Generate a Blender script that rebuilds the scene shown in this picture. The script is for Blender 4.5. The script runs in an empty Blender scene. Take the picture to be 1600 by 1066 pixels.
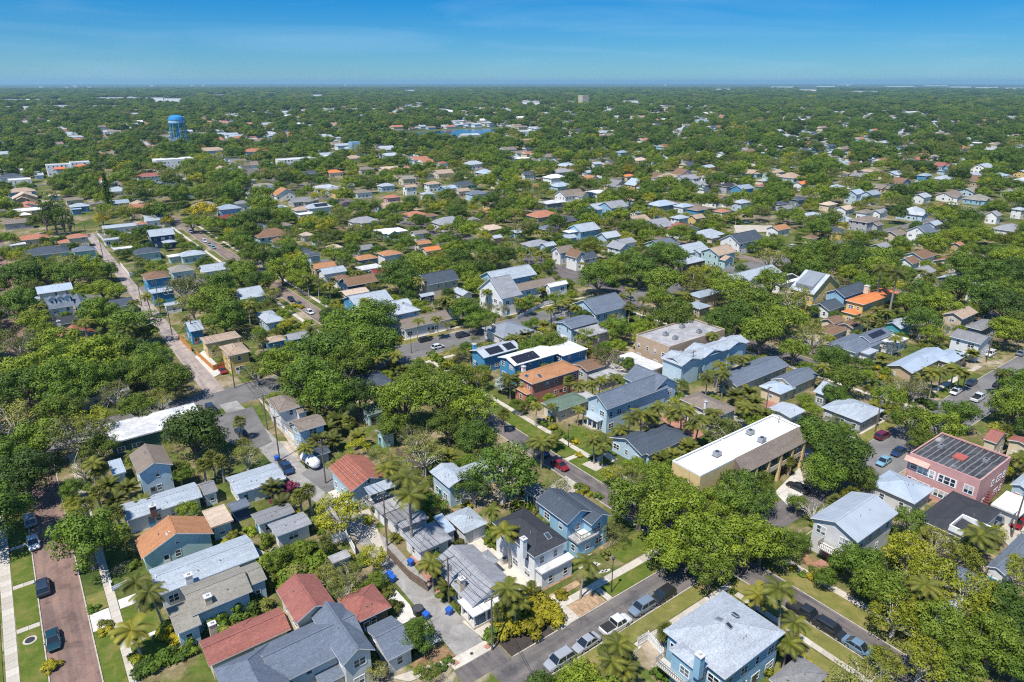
import bpy, math, random
import numpy as np
from mathutils import Vector, Matrix
rnd = random.Random(7)
R = math.radians
S = bpy.context.scene
COL = S.collection

# ------------------------------------------------------------------ camera, sky, sun, exposure
FOC, HOR, VX, CAMZ = 1067.0, 128.0, -50.0, 75.0          # surveyed from the street grid of the place
PITCH = math.atan((533 - HOR) / FOC)
YAW = math.atan((800 - VX) / math.hypot(FOC, 533 - HOR))
cam = bpy.data.cameras.new('camera'); camo = bpy.data.objects.new('camera', cam); COL.objects.link(camo)
camo.location = (0, 0, CAMZ); camo.rotation_euler = (math.pi / 2 - PITCH, 0, -YAW)
cam.sensor_fit = 'HORIZONTAL'; cam.sensor_width = 36; cam.lens = 36 * FOC / 1600
cam.clip_start = 1; cam.clip_end = 60000
S.camera = camo
W = bpy.data.worlds.new('World'); S.world = W; W.use_nodes = True
wn, wl = W.node_tree.nodes, W.node_tree.links
wn.clear()
SUN_AZ, SUN_EL = 200.0, 63.0                              # azimuth from +X, anticlockwise
sky = wn.new('ShaderNodeTexSky'); sky.sky_type = 'NISHITA'; sky.sun_disc = False
sky.sun_elevation = R(SUN_EL); sky.sun_rotation = R(90 - SUN_AZ)
sky.air_density = 1.0; sky.dust_density = 0.0; sky.ozone_density = 2.0; sky.altitude = 100
hs = wn.new('ShaderNodeHueSaturation'); hs.inputs['Saturation'].default_value = 1.1; hs.inputs['Value'].default_value = 1.0
bg = wn.new('ShaderNodeBackground'); bg.inputs['Strength'].default_value = 0.125
wo = wn.new('ShaderNodeOutputWorld')
tc = wn.new('ShaderNodeTexCoord'); mp = wn.new('ShaderNodeMapping'); mp.inputs['Scale'].default_value = (2.2, 2.2, 22)
mp.inputs['Rotation'].default_value = (0.06, 0.1, 0.4)
cn = wn.new('ShaderNodeTexNoise'); cn.inputs['Scale'].default_value = 1.3; cn.inputs['Detail'].default_value = 7; cn.inputs['Distortion'].default_value = 0.9
cr = wn.new('ShaderNodeValToRGB'); cr.color_ramp.elements[0].position = 0.46; cr.color_ramp.elements[1].position = 0.78
cr.color_ramp.elements[1].color = (0.22, 0.22, 0.22, 1)
mx = wn.new('ShaderNodeMix'); mx.data_type = 'RGBA'; mx.inputs['B'].default_value = (2.6, 4.0, 5.4, 1)
sx = wn.new('ShaderNodeSeparateXYZ'); tint = wn.new('ShaderNodeValToRGB'); te = tint.color_ramp.elements      # a deep clear blue: colour by height above the horizon
te[0].position = 0.0; te[0].color = (.18, .345, .57, 1); te[1].position = .14; te[1].color = (.082, .30, .55, 1)
e_ = te.new(.5); e_.color = (.50, .74, .92, 1); e_ = te.new(1.0); e_.color = (.8, .9, 1.0, 1)
tm = wn.new('ShaderNodeMix'); tm.data_type = 'RGBA'; tm.blend_type = 'MULTIPLY'; tm.inputs['Factor'].default_value = 1.0
wl.new(tc.outputs['Generated'], sx.inputs[0]); wl.new(sx.outputs['Z'], tint.inputs[0]); wl.new(sky.outputs[0], tm.inputs['A']); wl.new(tint.outputs[0], tm.inputs['B'])
wl.new(tm.outputs['Result'], hs.inputs['Color']); wl.new(hs.outputs[0], mx.inputs['A'])
wl.new(tc.outputs['Generated'], mp.inputs[0]); wl.new(mp.outputs[0], cn.inputs['Vector']); wl.new(cn.outputs[0], cr.inputs[0])
wl.new(cr.outputs[0], mx.inputs['Factor']); wl.new(mx.outputs['Result'], bg.inputs[0]); wl.new(bg.outputs[0], wo.inputs[0])
sun = bpy.data.lights.new('sun', 'SUN'); suno = bpy.data.objects.new('sun', sun); COL.objects.link(suno)
sun.energy = 4.5; sun.angle = R(0.5); sun.color = (1.0, 0.95, 0.87)
sd = Vector((math.cos(R(SUN_AZ)) * math.cos(R(SUN_EL)), math.sin(R(SUN_AZ)) * math.cos(R(SUN_EL)), math.sin(R(SUN_EL))))
suno.rotation_euler = sd.to_track_quat('Z', 'Y').to_euler(); suno.location = (0, 0, 200)
S.view_settings.view_transform = 'Standard'; S.view_settings.look = 'None'
S.view_settings.exposure = 0.53; S.view_settings.gamma = 1.0; S.view_settings.use_curve_mapping = False
S.cycles.max_bounces = 5; S.cycles.diffuse_bounces = 2; S.cycles.glossy_bounces = 2; S.cycles.transmission_bounces = 2
S.cycles.volume_bounces = 0; S.cycles.transparent_max_bounces = 8; S.cycles.use_denoising = False; S.cycles.pixel_filter_type = 'BLACKMAN_HARRIS'; S.cycles.filter_width = 1.15

# ------------------------------------------------------------------ surveying: a sight line met with a height
_c, _s = math.cos, math.sin
FW = np.array([_s(YAW) * _c(PITCH), _c(YAW) * _c(PITCH), -_s(PITCH)])
RT = np.array([_c(YAW), -_s(YAW), 0.0]); UP = np.cross(RT, FW); CP = np.array([0, 0, CAMZ])
def at(px, py, z=0.0):
    d = FW * FOC + RT * (px - 800) - UP * (py - 533)
    return CP + d * ((z - CAMZ) / d[2])
def pix(p):
    v = np.asarray(p, float) - CP
    d = v @ FW
    return 800 + FOC * (v @ RT) / d, 533 - FOC * (v @ UP) / d, d

# ------------------------------------------------------------------ materials
MATS = {}
def nt(name):
    m = bpy.data.materials.new(name); m.use_nodes = True
    n, l = m.node_tree.nodes, m.node_tree.links
    b = n['Principled BSDF']
    return m, n, l, b
def ramp(n, l, src, stops):
    r = n.new('ShaderNodeValToRGB')
    e = r.color_ramp.elements
    while len(e) < len(stops): e.new(0.5)
    for k, (p, c) in enumerate(stops): e[k].position = p; e[k].color = (*c, 1)
    l.new(src, r.inputs[0]); return r.outputs[0]
def noise(n, l, scale, detail=4, vec=None, dist=0.0, rough=0.55):
    t = n.new('ShaderNodeTexNoise'); t.inputs['Scale'].default_value = scale; t.inputs['Detail'].default_value = detail
    t.inputs['Distortion'].default_value = dist; t.inputs['Roughness'].default_value = rough
    if vec is not None: l.new(vec, t.inputs['Vector'])
    return t.outputs[0]
def mixc(n, l, f, a, b, mode='MIX'):
    m = n.new('ShaderNodeMix'); m.data_type = 'RGBA'; m.blend_type = mode
    for s, v in (('Factor', f), ('A', a), ('B', b)):
        if isinstance(v, (int, float)): m.inputs[s].default_value = v
        elif isinstance(v, tuple): m.inputs[s].default_value = (*v, 1)
        else: l.new(v, m.inputs[s])
    return m.outputs['Result']
def coord(n, l, scale=(1, 1, 1), rot=(0, 0, 0), kind='Object'):
    t = n.new('ShaderNodeTexCoord'); m = n.new('ShaderNodeMapping')
    m.inputs['Scale'].default_value = scale; m.inputs['Rotation'].default_value = rot
    l.new(t.outputs[kind], m.inputs[0]); return m.outputs[0]
def bump(n, l, b, h, s=0.3, d=0.05):
    k = n.new('ShaderNodeBump'); k.inputs['Strength'].default_value = s; k.inputs['Distance'].default_value = d
    l.new(h, k.inputs['Height']); l.new(k.outputs[0], b.inputs['Normal'])
def sc(c, k): return tuple(min(0.95, x * k) for x in c)

def m_plain(key, c, rough=0.6, metal=0.0, var=0.06, spec=0.4):
    if key in MATS: return MATS[key]
    m, n, l, b = nt(key)
    v = coord(n, l)
    l.new(ramp(n, l, noise(n, l, 1.7, 5, v), [(0.3, sc(c, 1 - var)), (0.7, sc(c, 1 + var))]), b.inputs['Base Color'])
    b.inputs['Roughness'].default_value = rough; b.inputs['Metallic'].default_value = metal
    b.inputs['Specular IOR Level'].default_value = spec
    MATS[key] = m; return m
def m_shingle(key, c, worn=0.08):
    key = 'shingle_' + key
    if key in MATS: return MATS[key]
    m, n, l, b = nt(key)
    v = coord(n, l)
    br = n.new('ShaderNodeTexBrick'); l.new(v, br.inputs[0]); br.inputs['Scale'].default_value = 2.2
    br.inputs['Color1'].default_value = (0.85, 0.85, 0.85, 1); br.inputs['Color2'].default_value = (1.14, 1.14, 1.14, 1)
    br.inputs['Mortar'].default_value = (0.8, 0.8, 0.8, 1); br.inputs['Mortar Size'].default_value = 0.01
    big = ramp(n, l, noise(n, l, 0.35, 6, v, 0.6), [(0.25, sc(c, 1 - worn)), (0.75, sc(c, 1 + worn))])
    fine = ramp(n, l, noise(n, l, 5.0, 3, v), [(0.3, (0.82, 0.82, 0.82)), (0.7, (1.18, 1.18, 1.18))])
    st = ramp(n, l, noise(n, l, 1.0, 5, coord(n, l, (0.25, 1.2, 1)), 0.2), [(0.42, (0.92, 0.915, 0.91)), (0.6, (1.04, 1.04, 1.04))])
    o = mixc(n, l, 1.0, big, br.outputs[0], 'MULTIPLY'); o = mixc(n, l, 0.8, o, fine, 'MULTIPLY'); o = mixc(n, l, 1.0, o, st, 'MULTIPLY')
    l.new(o, b.inputs['Base Color']); b.inputs['Roughness'].default_value = 0.9; b.inputs['Specular IOR Level'].default_value = 0.2
    bump(n, l, b, noise(n, l, 6.0, 2, v), 0.5, 0.03)
    MATS[key] = m; return m
def m_metalroof(key, c):
    key = 'metal_' + key
    if key in MATS: return MATS[key]
    m, n, l, b = nt(key)
    v = coord(n, l)
    w = n.new('ShaderNodeTexWave'); w.inputs['Scale'].default_value = 0.55; w.bands_direction = 'X'; l.new(v, w.inputs[0])
    big = ramp(n, l, noise(n, l, 0.3, 6, v, 0.5), [(0.25, sc(c, 0.85)), (0.75, sc(c, 1.12))])
    st = ramp(n, l, w.outputs[1], [(0.0, (0.80, 0.80, 0.82)), (0.15, (1, 1, 1))])
    l.new(mixc(n, l, 1.0, big, st, 'MULTIPLY'), b.inputs['Base Color'])
    b.inputs['Roughness'].default_value = 0.45; b.inputs['Metallic'].default_value = 0.15
    bump(n, l, b, w.outputs[1], 0.4, 0.04)
    MATS[key] = m; return m
def m_flat(key, c, dirt=0.5):
    key = 'membrane_' + key
    if key in MATS: return MATS[key]
    m, n, l, b = nt(key)
    v = coord(n, l)
    d = ramp(n, l, noise(n, l, 0.22, 8, v, 0.8, 0.65), [(0.42, sc(c, 1 - dirt)), (0.58, c)])
    d2 = ramp(n, l, noise(n, l, 1.4, 6, v, 0.4), [(0.35, (0.82, 0.81, 0.8)), (0.6, (1, 1, 1))])
    o = mixc(n, l, 1.0, d, d2, 'MULTIPLY')
    if 'fdark' in key:                                        # lapped felt with pale worn seams
        w = n.new('ShaderNodeTexWave'); w.bands_direction = 'Y'; w.inputs['Scale'].default_value = .30; w.inputs['Distortion'].default_value = 1.2; w.inputs['Detail'].default_value = 3; w.inputs['Detail Scale'].default_value = 2; l.new(v, w.inputs[0])
        o = mixc(n, l, ramp(n, l, w.outputs[1], [(.86, (0, 0, 0)), (.985, (.7, .7, .7))]), o, (.24, .235, .23))
        o = mixc(n, l, ramp(n, l, noise(n, l, .16, 6, v, .5), [(.60, (0, 0, 0)), (.66, (1, 1, 1))]), o, (.36, .35, .335))
    l.new(o, b.inputs['Base Color']); b.inputs['Roughness'].default_value = 0.7
    MATS[key] = m; return m
def m_wall(key, c):
    key = 'wall_' + key
    if key in MATS: return MATS[key]
    m, n, l, b = nt(key)
    v = coord(n, l)
    w = n.new('ShaderNodeTexWave'); w.bands_direction = 'Z'; w.inputs['Scale'].default_value = 1.6; w.wave_profile = 'SAW'; l.new(v, w.inputs[0])
    d = ramp(n, l, noise(n, l, 0.7, 6, v, 0.4), [(0.3, sc(c, 0.88)), (0.7, sc(c, 1.05))])
    l.new(mixc(n, l, 0.5, d, ramp(n, l, w.outputs[1], [(0, (0.82, 0.82, 0.82)), (0.2, (1, 1, 1))]), 'MULTIPLY'), b.inputs['Base Color'])
    b.inputs['Roughness'].default_value = 0.75; b.inputs['Specular IOR Level'].default_value = 0.25
    bump(n, l, b, w.outputs[1], 0.25, 0.02)
    MATS[key] = m; return m
ROOF = dict(slate=(.062, .078, .10), char=(.042, .045, .052), bluegrey=(.125, .15, .19), grey=(.20, .20, .205), lgrey=(.325, .365, .405), pale=(.345, .375, .415), lav=(.255, .262, .28), taupe=(.20, .165, .135),
            brown=(.19, .115, .072), orange=(.37, .18, .09), terra=(.37, .16, .10), tile=(.56, .185, .065), red=(.27, .105, .085), redbrown=(.30, .115, .08), tan=(.36, .27, .20), green=(.115, .165, .125), khaki=(.24, .225, .19),
            dkred=(.20, .04, .04), ltan=(.48, .38, .29), tealgrey=(.17, .22, .23))
METAL = dict(pblue=(.40, .47, .54), silver=(.46, .49, .52), steel=(.31, .36, .40), mgrey=(.25, .275, .30), corr=(.40, .44, .475))
FLATC = dict(white=(.78, .78, .77), fgrey=(.40, .39, .39), fdark=(.075, .075, .078), ftan=(.40, .33, .26), fwhite=(.66, .66, .66))
WALL = dict(white=(.74, .74, .72), lblue=(.45, .58, .66), blue=(.07, .27, .47), sky=(.28, .47, .60), navy=(.03, .065, .13), yellow=(.68, .49, .17), cream=(.66, .56, .40), tan=(.48, .36, .23),
            pink=(.57, .31, .285), coral=(.47, .19, .135), dbrown=(.15, .115, .085), teal=(.08, .36, .38), grey=(.42, .42, .42), dgreen=(.06, .12, .11), brick=(.47, .35, .24), pgrey=(.60, .60, .58), ltan=(.58, .48, .36),
            mint=(.42, .58, .55), ochre=(.70, .52, .26), slatew=(.20, .24, .28), bright=(.80, .80, .78))
def roofmat(k):
    if k in ROOF: return m_shingle(k, ROOF[k])
    if k in METAL: return m_metalroof(k, METAL[k])
    return m_flat(k, FLATC[k], 0.55 if k == 'fdark' else 0.3 if k == 'fgrey' else 0.22 if k == 'white' else 0.3)
def wallmat(k): return m_wall(k, WALL[k])
M_TRIM = m_plain('white_trim', (.78, .78, .77), 0.5)
def m_glass():
    m, n, l, b = nt('window_glass')
    oi = n.new('ShaderNodeObjectInfo')
    l.new(ramp(n, l, oi.outputs['Random'], [(0.0, (.012, .018, .025)), (0.7, (.04, .06, .08)), (1.0, (.14, .17, .19))]), b.inputs['Base Color'])
    b.inputs['Roughness'].default_value = 0.08; b.inputs['Specular IOR Level'].default_value = 0.6
    return m
M_GLASS = m_glass()
def m_solar():
    m, n, l, b = nt('solar_cells')
    v = coord(n, l); br = n.new('ShaderNodeTexBrick'); l.new(v, br.inputs[0]); br.offset = 0; br.inputs['Scale'].default_value = 6
    br.inputs['Color1'].default_value = (.012, .013, .02, 1); br.inputs['Color2'].default_value = (.016, .018, .028, 1); br.inputs['Mortar'].default_value = (.05, .05, .06, 1); br.inputs['Mortar Size'].default_value = .01
    l.new(br.outputs[0], b.inputs['Base Color']); b.inputs['Roughness'].default_value = 0.35; return m
M_SOLAR = m_solar()

def m_ground():
    m, n, l, b = nt('town_ground')
    v = coord(n, l)
    a = ramp(n, l, noise(n, l, 0.05, 8, v, 0.7, 0.62), [(0.36, (.055, .085, .02)), (0.46, (.11, .125, .035)), (0.54, (.20, .165, .09)), (0.64, (.34, .29, .22))])
    f = ramp(n, l, noise(n, l, 0.55, 8, v, 0.5, 0.7), [(0.3, (.55, .55, .5)), (0.7, (1.3, 1.27, 1.2))])
    g = ramp(n, l, noise(n, l, 0.17, 6, v, 1.2, 0.6), [(0.52, (0, 0, 0)), (0.6, (1, 1, 1))])
    o = mixc(n, l, 1.0, a, f, 'MULTIPLY'); o = mixc(n, l, g, o, mixc(n, l, 1.0, (.09, .125, .028), f, 'MULTIPLY'))
    l.new(o, b.inputs['Base Color']); b.inputs['Roughness'].default_value = 0.95; b.inputs['Specular IOR Level'].default_value = 0.1
    bump(n, l, b, noise(n, l, 1.5, 5, v), 0.6, 0.15); return m
def m_lawn(key, c, c2):
    m, n, l, b = nt(key)
    v = coord(n, l)
    a = ramp(n, l, noise(n, l, 0.45, 7, v, 0.6, 0.6), [(0.33, c), (0.5, sc(c, 1.25)), (0.68, c2)])
    f = ramp(n, l, noise(n, l, 9.0, 4, v, 0, 0.7), [(0.3, (.68, .7, .6)), (0.7, (1.25, 1.22, 1.15))])
    l.new(mixc(n, l, 1.0, a, f, 'MULTIPLY'), b.inputs['Base Color']); b.inputs['Roughness'].default_value = 0.95; b.inputs['Specular IOR Level'].default_value = 0.1
    bump(n, l, b, noise(n, l, 12, 3, v), 0.7, 0.05); return m
M_LAWN = m_lawn('lawn_grass', (.075, .105, .018), (.17, .155, .05)); M_DRY = m_lawn('dry_grass', (.135, .135, .04), (.25, .20, .09))
def m_brickroad(key, c1, c2, mo, alongx=False):
    m, n, l, b = nt(key)
    v = coord(n, l)
    br = n.new('ShaderNodeTexBrick'); l.new(v, br.inputs[0]); br.inputs['Scale'].default_value = 2.4
    br.inputs['Color1'].default_value = (*c1, 1); br.inputs['Color2'].default_value = (*c2, 1); br.inputs['Mortar'].default_value = (*mo, 1); br.inputs['Mortar Size'].default_value = 0.015
    st = ramp(n, l, noise(n, l, 0.30, 8, v, 0.6, 0.65), [(0.33, (.66, .66, .68)), (0.5, (1, 1, 1)), (0.7, (1.22, 1.16, 1.08))])
    tr = ramp(n, l, noise(n, l, 0.9, 6, coord(n, l, (0.06, 1.0, 1) if alongx else (1.0, 0.06, 1)), 0.2), [(0.38, (.72, .72, .74)), (0.58, (1.1, 1.08, 1.05))])
    o = mixc(n, l, 1.0, br.outputs[0], st, 'MULTIPLY'); o = mixc(n, l, 0.8, o, tr, 'MULTIPLY')
    o = mixc(n, l, 1.0, o, ramp(n, l, noise(n, l, .8, 5, v, 1.0, .7), [(.33, (.62, .62, .63)), (.42, (1, 1, 1)), (.62, (1, 1, 1)), (.72, (1.2, 1.18, 1.15))]), 'MULTIPLY')
    l.new(o, b.inputs['Base Color']); b.inputs['Roughness'].default_value = 0.85; b.inputs['Specular IOR Level'].default_value = 0.25
    return m
M_BRICK = m_brickroad('brick_street', (.24, .155, .125), (.195, .125, .105), (.155, .12, .105))
M_BRICKD = m_brickroad('dark_brick_street', (.155, .138, .132), (.128, .115, .112), (.10, .092, .09))
M_BRICKX = m_brickroad('dark_brick_avenue', (.155, .142, .136), (.13, .12, .116), (.10, .092, .09), True)
M_BRICKF = m_brickroad('faded_brick_street', (.235, .18, .155), (.20, .155, .135), (.16, .13, .115))
M_BRICKP = m_brickroad('pale_brick_alley', (.34, .285, .26), (.295, .25, .225), (.30, .26, .235))
def m_pave(key, c, var=0.25, rough=0.85, patch=0.12):
    m, n, l, b = nt(key)
    v = coord(n, l)
    a = ramp(n, l, noise(n, l, patch, 8, v, 0.8, 0.65), [(0.35, sc(c, 1 - var)), (0.65, sc(c, 1 + var))])
    f = ramp(n, l, noise(n, l, 3.0, 6, v, 0.2, 0.7), [(0.3, (.86, .86, .86)), (0.7, (1.12, 1.12, 1.11))])
    o = mixc(n, l, 1.0, a, f, 'MULTIPLY')
    o = mixc(n, l, 1.0, o, ramp(n, l, noise(n, l, .55, 7, v, 1.4, .7), [(.30, (.72, .71, .70)), (.40, (1, 1, 1)), (.66, (1, 1, 1)), (.76, (1.15, 1.15, 1.13))]), 'MULTIPLY')
    oi = n.new('ShaderNodeObjectInfo')
    o = mixc(n, l, 1.0, o, ramp(n, l, oi.outputs['Random'], [(0, (.86, .85, .83)), (1, (1.1, 1.1, 1.1))]), 'MULTIPLY')
    l.new(o, b.inputs['Base Color']); b.inputs['Roughness'].default_value = rough; b.inputs['Specular IOR Level'].default_value = 0.25
    return m
M_ASPH = m_pave('asphalt', (.155, .15, .148), 0.22); M_ASPHL = m_pave('worn_alley_asphalt', (.29, .28, .27), 0.25, patch=0.3)
M_CONC = m_pave('concrete', (.46, .42, .36), 0.14, patch=0.4); M_CONCP = m_pave('pale_concrete', (.52, .50, .46), 0.12, patch=0.4)
M_PAVER = m_pave('red_pavers', (.34, .17, .13), 0.2, patch=0.5); M_DIRT = m_pave('sandy_dirt', (.38, .32, .25), 0.35, patch=0.3)
M_MULCH = m_pave('mulch_bed', (.23, .14, .075), 0.4, patch=1.0); M_MULCHD = m_pave('dark_mulch', (.055, .045, .04), 0.3, patch=1.0); M_WOODCHIP = m_pave('straw_mulch', (.38, .26, .16), 0.35, patch=1.2)

def m_leaf(key, lo, mid, hi, rv=0.42, transl=0.16):
    m, n, l, b = nt(key)
    v = coord(n, l)
    oi = n.new('ShaderNodeObjectInfo')
    a = ramp(n, l, noise(n, l, 0.55, 3, v), [(0.32, lo), (0.5, mid), (0.7, hi)])
    o = mixc(n, l, 1.0, a, ramp(n, l, oi.outputs['Random'], [(0, (1 - rv, 1 - rv, 1 - rv * .6)), (0.5, (1, 1, 1)), (1, (1 + rv * .9, 1 + rv * .6, 1))]), 'MULTIPLY')
    l.new(o, b.inputs['Base Color']); b.inputs['Roughness'].default_value = 0.6; b.inputs['Specular IOR Level'].default_value = 0.25
    t = n.new('ShaderNodeBsdfTranslucent'); l.new(mixc(n, l, 1.0, o, (1.2, 1.25, .6), 'MULTIPLY'), t.inputs[0])
    ms = n.new('ShaderNodeMixShader'); ms.inputs[0].default_value = transl
    l.new(b.outputs[0], ms.inputs[1]); l.new(t.outputs[0], ms.inputs[2]); l.new(ms.outputs[0], n['Material Output'].inputs[0])
    MATS[key] = m; return m
LEAF = dict(oak=m_leaf('oak_leaves', (.062, .115, .014), (.095, .162, .017), (.145, .215, .026)),
            mid=m_leaf('bright_oak_leaves', (.105, .165, .014), (.150, .215, .018), (.21, .27, .028)),
            bright=m_leaf('spring_leaves', (.17, .195, .013), (.235, .258, .016), (.315, .318, .03)),
            olive=m_leaf('olive_leaves', (0.140, 0.158, 0.033), (0.193, 0.211, 0.044), (0.263, 0.263, 0.070)),
            yellow=m_leaf('golden_leaves', (.24, .22, .012), (.34, .30, .016), (.43, .37, .025)),
            palm=m_leaf('palm_fronds', (.075, .095, .012), (.115, .13, .018), (.18, .175, .03)),
            coco=m_leaf('coconut_fronds', (.15, .155, .02), (.21, .20, .025), (.29, .25, .04)),
            dead=m_leaf('dead_fronds', (.25, .18, .08), (.32, .23, .11), (.40, .30, .16)),
            silver=m_leaf('silver_fronds', (.30, .36, .34), (.36, .42, .40), (.44, .50, .47)),
            purple=m_leaf('bougainvillea', (.16, .02, .06), (.22, .03, .09), (.10, .08, .03)),
            grey=m_leaf('bare_twigs', (.22, .19, .15), (.28, .25, .2), (.33, .30, .26)))
M_BARK = m_plain('bark', (.17, .145, .12), 0.9, var=0.35); M_PALMBARK = m_plain('palm_bark', (.30, .265, .22), 0.9, var=0.2)
M_PALEBARK = m_plain('pale_bark', (.42, .39, .34), 0.9, var=0.25)
M_WOODPOLE = m_plain('pole_wood', (.16, .125, .095), 0.85, var=0.25)
M_STEEL = m_plain('grey_steel', (.35, .36, .37), 0.45, 0.4); M_DARKMETAL = m_plain('dark_metal', (.045, .045, .05), 0.5, 0.2)
M_RUBBER = m_plain('rubber', (.02, .02, .02), 0.8)
M_FENCEB = m_plain('brown_fence_wood', (.17, .125, .09), 0.9, var=0.3); M_FENCEO = m_plain('orange_fence_wood', (.52, .24, .07), 0.8, var=0.2)
M_FENCEW = m_plain('white_fence_paint', (.76, .76, .75), 0.5); M_KERB = m_plain('kerb_concrete', (.40, .36, .30), 0.85, var=0.25)
M_BINBLUE = m_plain('bin_blue', (.02, .10, .42), 0.45); M_BINBLACK = m_plain('bin_black', (.03, .03, .035), 0.5)

# ------------------------------------------------------------------ mesh accumulator and object helpers
class MB:
    def __init__(s): s.v = []; s.f = []; s.m = []
    def poly(s, pts, mi=0):
        k = len(s.v); s.v += [tuple(map(float, p)) for p in pts]; s.f.append(tuple(range(k, k + len(pts)))); s.m.append(mi)
    def box(s, x0, y0, z0, x1, y1, z1, mi=0):
        k = len(s.v)
        s.v += [(x0, y0, z0), (x1, y0, z0), (x1, y1, z0), (x0, y1, z0), (x0, y0, z1), (x1, y0, z1), (x1, y1, z1), (x0, y1, z1)]
        for q in ((0, 3, 2, 1), (4, 5, 6, 7), (0, 1, 5, 4), (1, 2, 6, 5), (2, 3, 7, 6), (3, 0, 4, 7)):
            s.f.append(tuple(k + i for i in q)); s.m.append(mi)
    def solid(s, bottom, top, mi=0, mside=None):          # matching rings, closed
        n = len(bottom); k = len(s.v)
        s.v += [tuple(map(float, p)) for p in bottom] + [tuple(map(float, p)) for p in top]
        s.f.append(tuple(k + i for i in reversed(range(n)))); s.m.append(mi if mside is None else mside)
        s.f.append(tuple(k + n + i for i in range(n))); s.m.append(mi)
        for i in range(n):
            j = (i + 1) % n
            s.f.append((k + i, k + j, k + n + j, k + n + i)); s.m.append(mi if mside is None else mside)
    def tube(s, pts, rad, n=6, mi=0, cap=True):
        pts = [Vector(p) for p in pts]; k0 = len(s.v)
        for i, p in enumerate(pts):
            t = (pts[min(i + 1, len(pts) - 1)] - pts[max(i - 1, 0)])
            if t.length < 1e-6: t = Vector((0, 0, 1))
            t.normalize(); a = t.orthogonal().normalized()
            if abs(t.z) > 0.9: a = (Vector((1, 0, 0)) - t * t.x).normalized()
            b = t.cross(a); r = rad[i] if hasattr(rad, '__len__') else rad
            for q in range(n):
                w = 2 * math.pi * q / n; s.v.append(tuple(p + a * (r * math.cos(w)) + b * (r * math.sin(w))))
        for i in range(len(pts) - 1):
            for q in range(n):
                w = (q + 1) % n; s.f.append((k0 + i * n + q, k0 + i * n + w, k0 + (i + 1) * n + w, k0 + (i + 1) * n + q)); s.m.append(mi)
        if cap:
            s.f.append(tuple(k0 + (len(pts) - 1) * n + q for q in range(n))); s.m.append(mi)
            s.f.append(tuple(k0 + q for q in reversed(range(n)))); s.m.append(mi)
    def mesh(s, name, mats):
        me = bpy.data.meshes.new(name); me.from_pydata(s.v, [], s.f)
        for m in mats: me.materials.append(m)
        if len(mats) > 1: me.polygons.foreach_set('material_index', s.m)
        me.update(); return me
def put(name, me, parent=None, loc=(0, 0, 0), rz=0.0, scale=None, rot=None):
    o = bpy.data.objects.new(name, me); COL.objects.link(o)
    o.location = loc
    if rot is not None: o.rotation_euler = rot
    elif rz: o.rotation_euler = (0, 0, rz)
    if scale is not None: o.scale = scale if hasattr(scale, '__len__') else (scale,) * 3
    if parent is not None: o.parent = parent
    return o
def tag(o, label=None, cat=None, group=None, kind=None):
    if label: o['label'] = label
    if cat: o['category'] = cat
    if group: o['group'] = group
    if kind: o['kind'] = kind
    return o
def empty(name, loc, rz=0.0, scale=None):
    return put(name, None, None, loc, rz, scale)
REFS = []            # (x px, y px, phrase) of things other labels may lean on
LABELS = {}
PEND = []            # (object, look, px, py, cat)   labels settled at the end
def want(o, look, p, cat, group):
    x, y, d = pix(p); PEND.append((o, look, x, y)); tag(o, None, cat, group)
# ------------------------------------------------------------------ ground, roads, pavements, verges
SHN_ = [0]
def sheet(name, pts, z, mat, kind='structure', lift=0.0):
    SHN_[0] += 1; z = z + (.0009 * SHN_[0] if SHN_[0] > 1 else 0)      # no two sheets in one plane
    b = MB(); b.poly([(p[0], p[1], z) for p in pts]); o = put(name, b.mesh(name, [mat])); tag(o, kind=kind); return o
def rect_sheet(name, x0, y0, x1, y1, z, mat): return sheet(name, [(x0, y0), (x1, y0), (x1, y1), (x0, y1)], z, mat)
def pxsheet(name, pp, z, mat):
    w = [at(a, b, z) for a, b in pp]
    area = sum(w[i][0] * w[(i + 1) % len(w)][1] - w[(i + 1) % len(w)][0] * w[i][1] for i in range(len(w)))
    return sheet(name, w if area > 0 else w[::-1], z, mat)
G = 26000
rect_sheet('ground', -G, -G, G, G, 0.0, m_ground())
# numbered streets run along y, avenues along x
rect_sheet('brick_street', -8.2, 30, -2.6, 163, .010, M_BRICK); rect_sheet('brick_street', -8.0, 176, -2.8, 900, .010, M_BRICK)
rect_sheet('avenue', -60, 163.6, 500, 175.2, .014, M_ASPH)
rect_sheet('avenue', 40, 53.3, 130, 58.7, .014, M_BRICKX)
rect_sheet('avenue', 130, 49.8, 420, 60.0, .018, M_ASPH)
rect_sheet('brick_street', 79.9, 57, 84.5, 165, .010, M_BRICKD); rect_sheet('brick_street', 82.9, -40, 88.1, 55, .010, M_BRICKD)
rect_sheet('brick_street', 76.6, 175, 82.2, 900, .010, M_BRICKF)
rect_sheet('brick_street', 172.5, 59, 178.5, 175, .010, M_BRICKD); rect_sheet('brick_street', 178, 174, 192, 900, .009, M_BRICKD)
for yy in (290, 411, 532, 653, 774):
    rect_sheet('avenue', -300, yy - 3.4, 900, yy + 3.4, .006, M_ASPH)
for xx in (268, 360, 452, 544, 636):
    rect_sheet('brick_street', xx - 3, 0, xx + 3, 1100, .004, M_BRICKF)
sheet('alley', [(37.6, 59), (42.3, 59), (42.2, 90), (39.9, 113), (38.4, 143), (37.2, 166), (33.0, 166), (34.4, 125), (36.9, 105), (38.0, 88)], .018, M_ASPHL)
sheet('alley', [(31.8, 174), (36.6, 174), (36.0, 420), (32.2, 420)], .018, M_BRICKP)
sheet('alley', [(126, 59), (131, 59), (130.5, 165), (126, 165)], .018, M_ASPHL)
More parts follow.
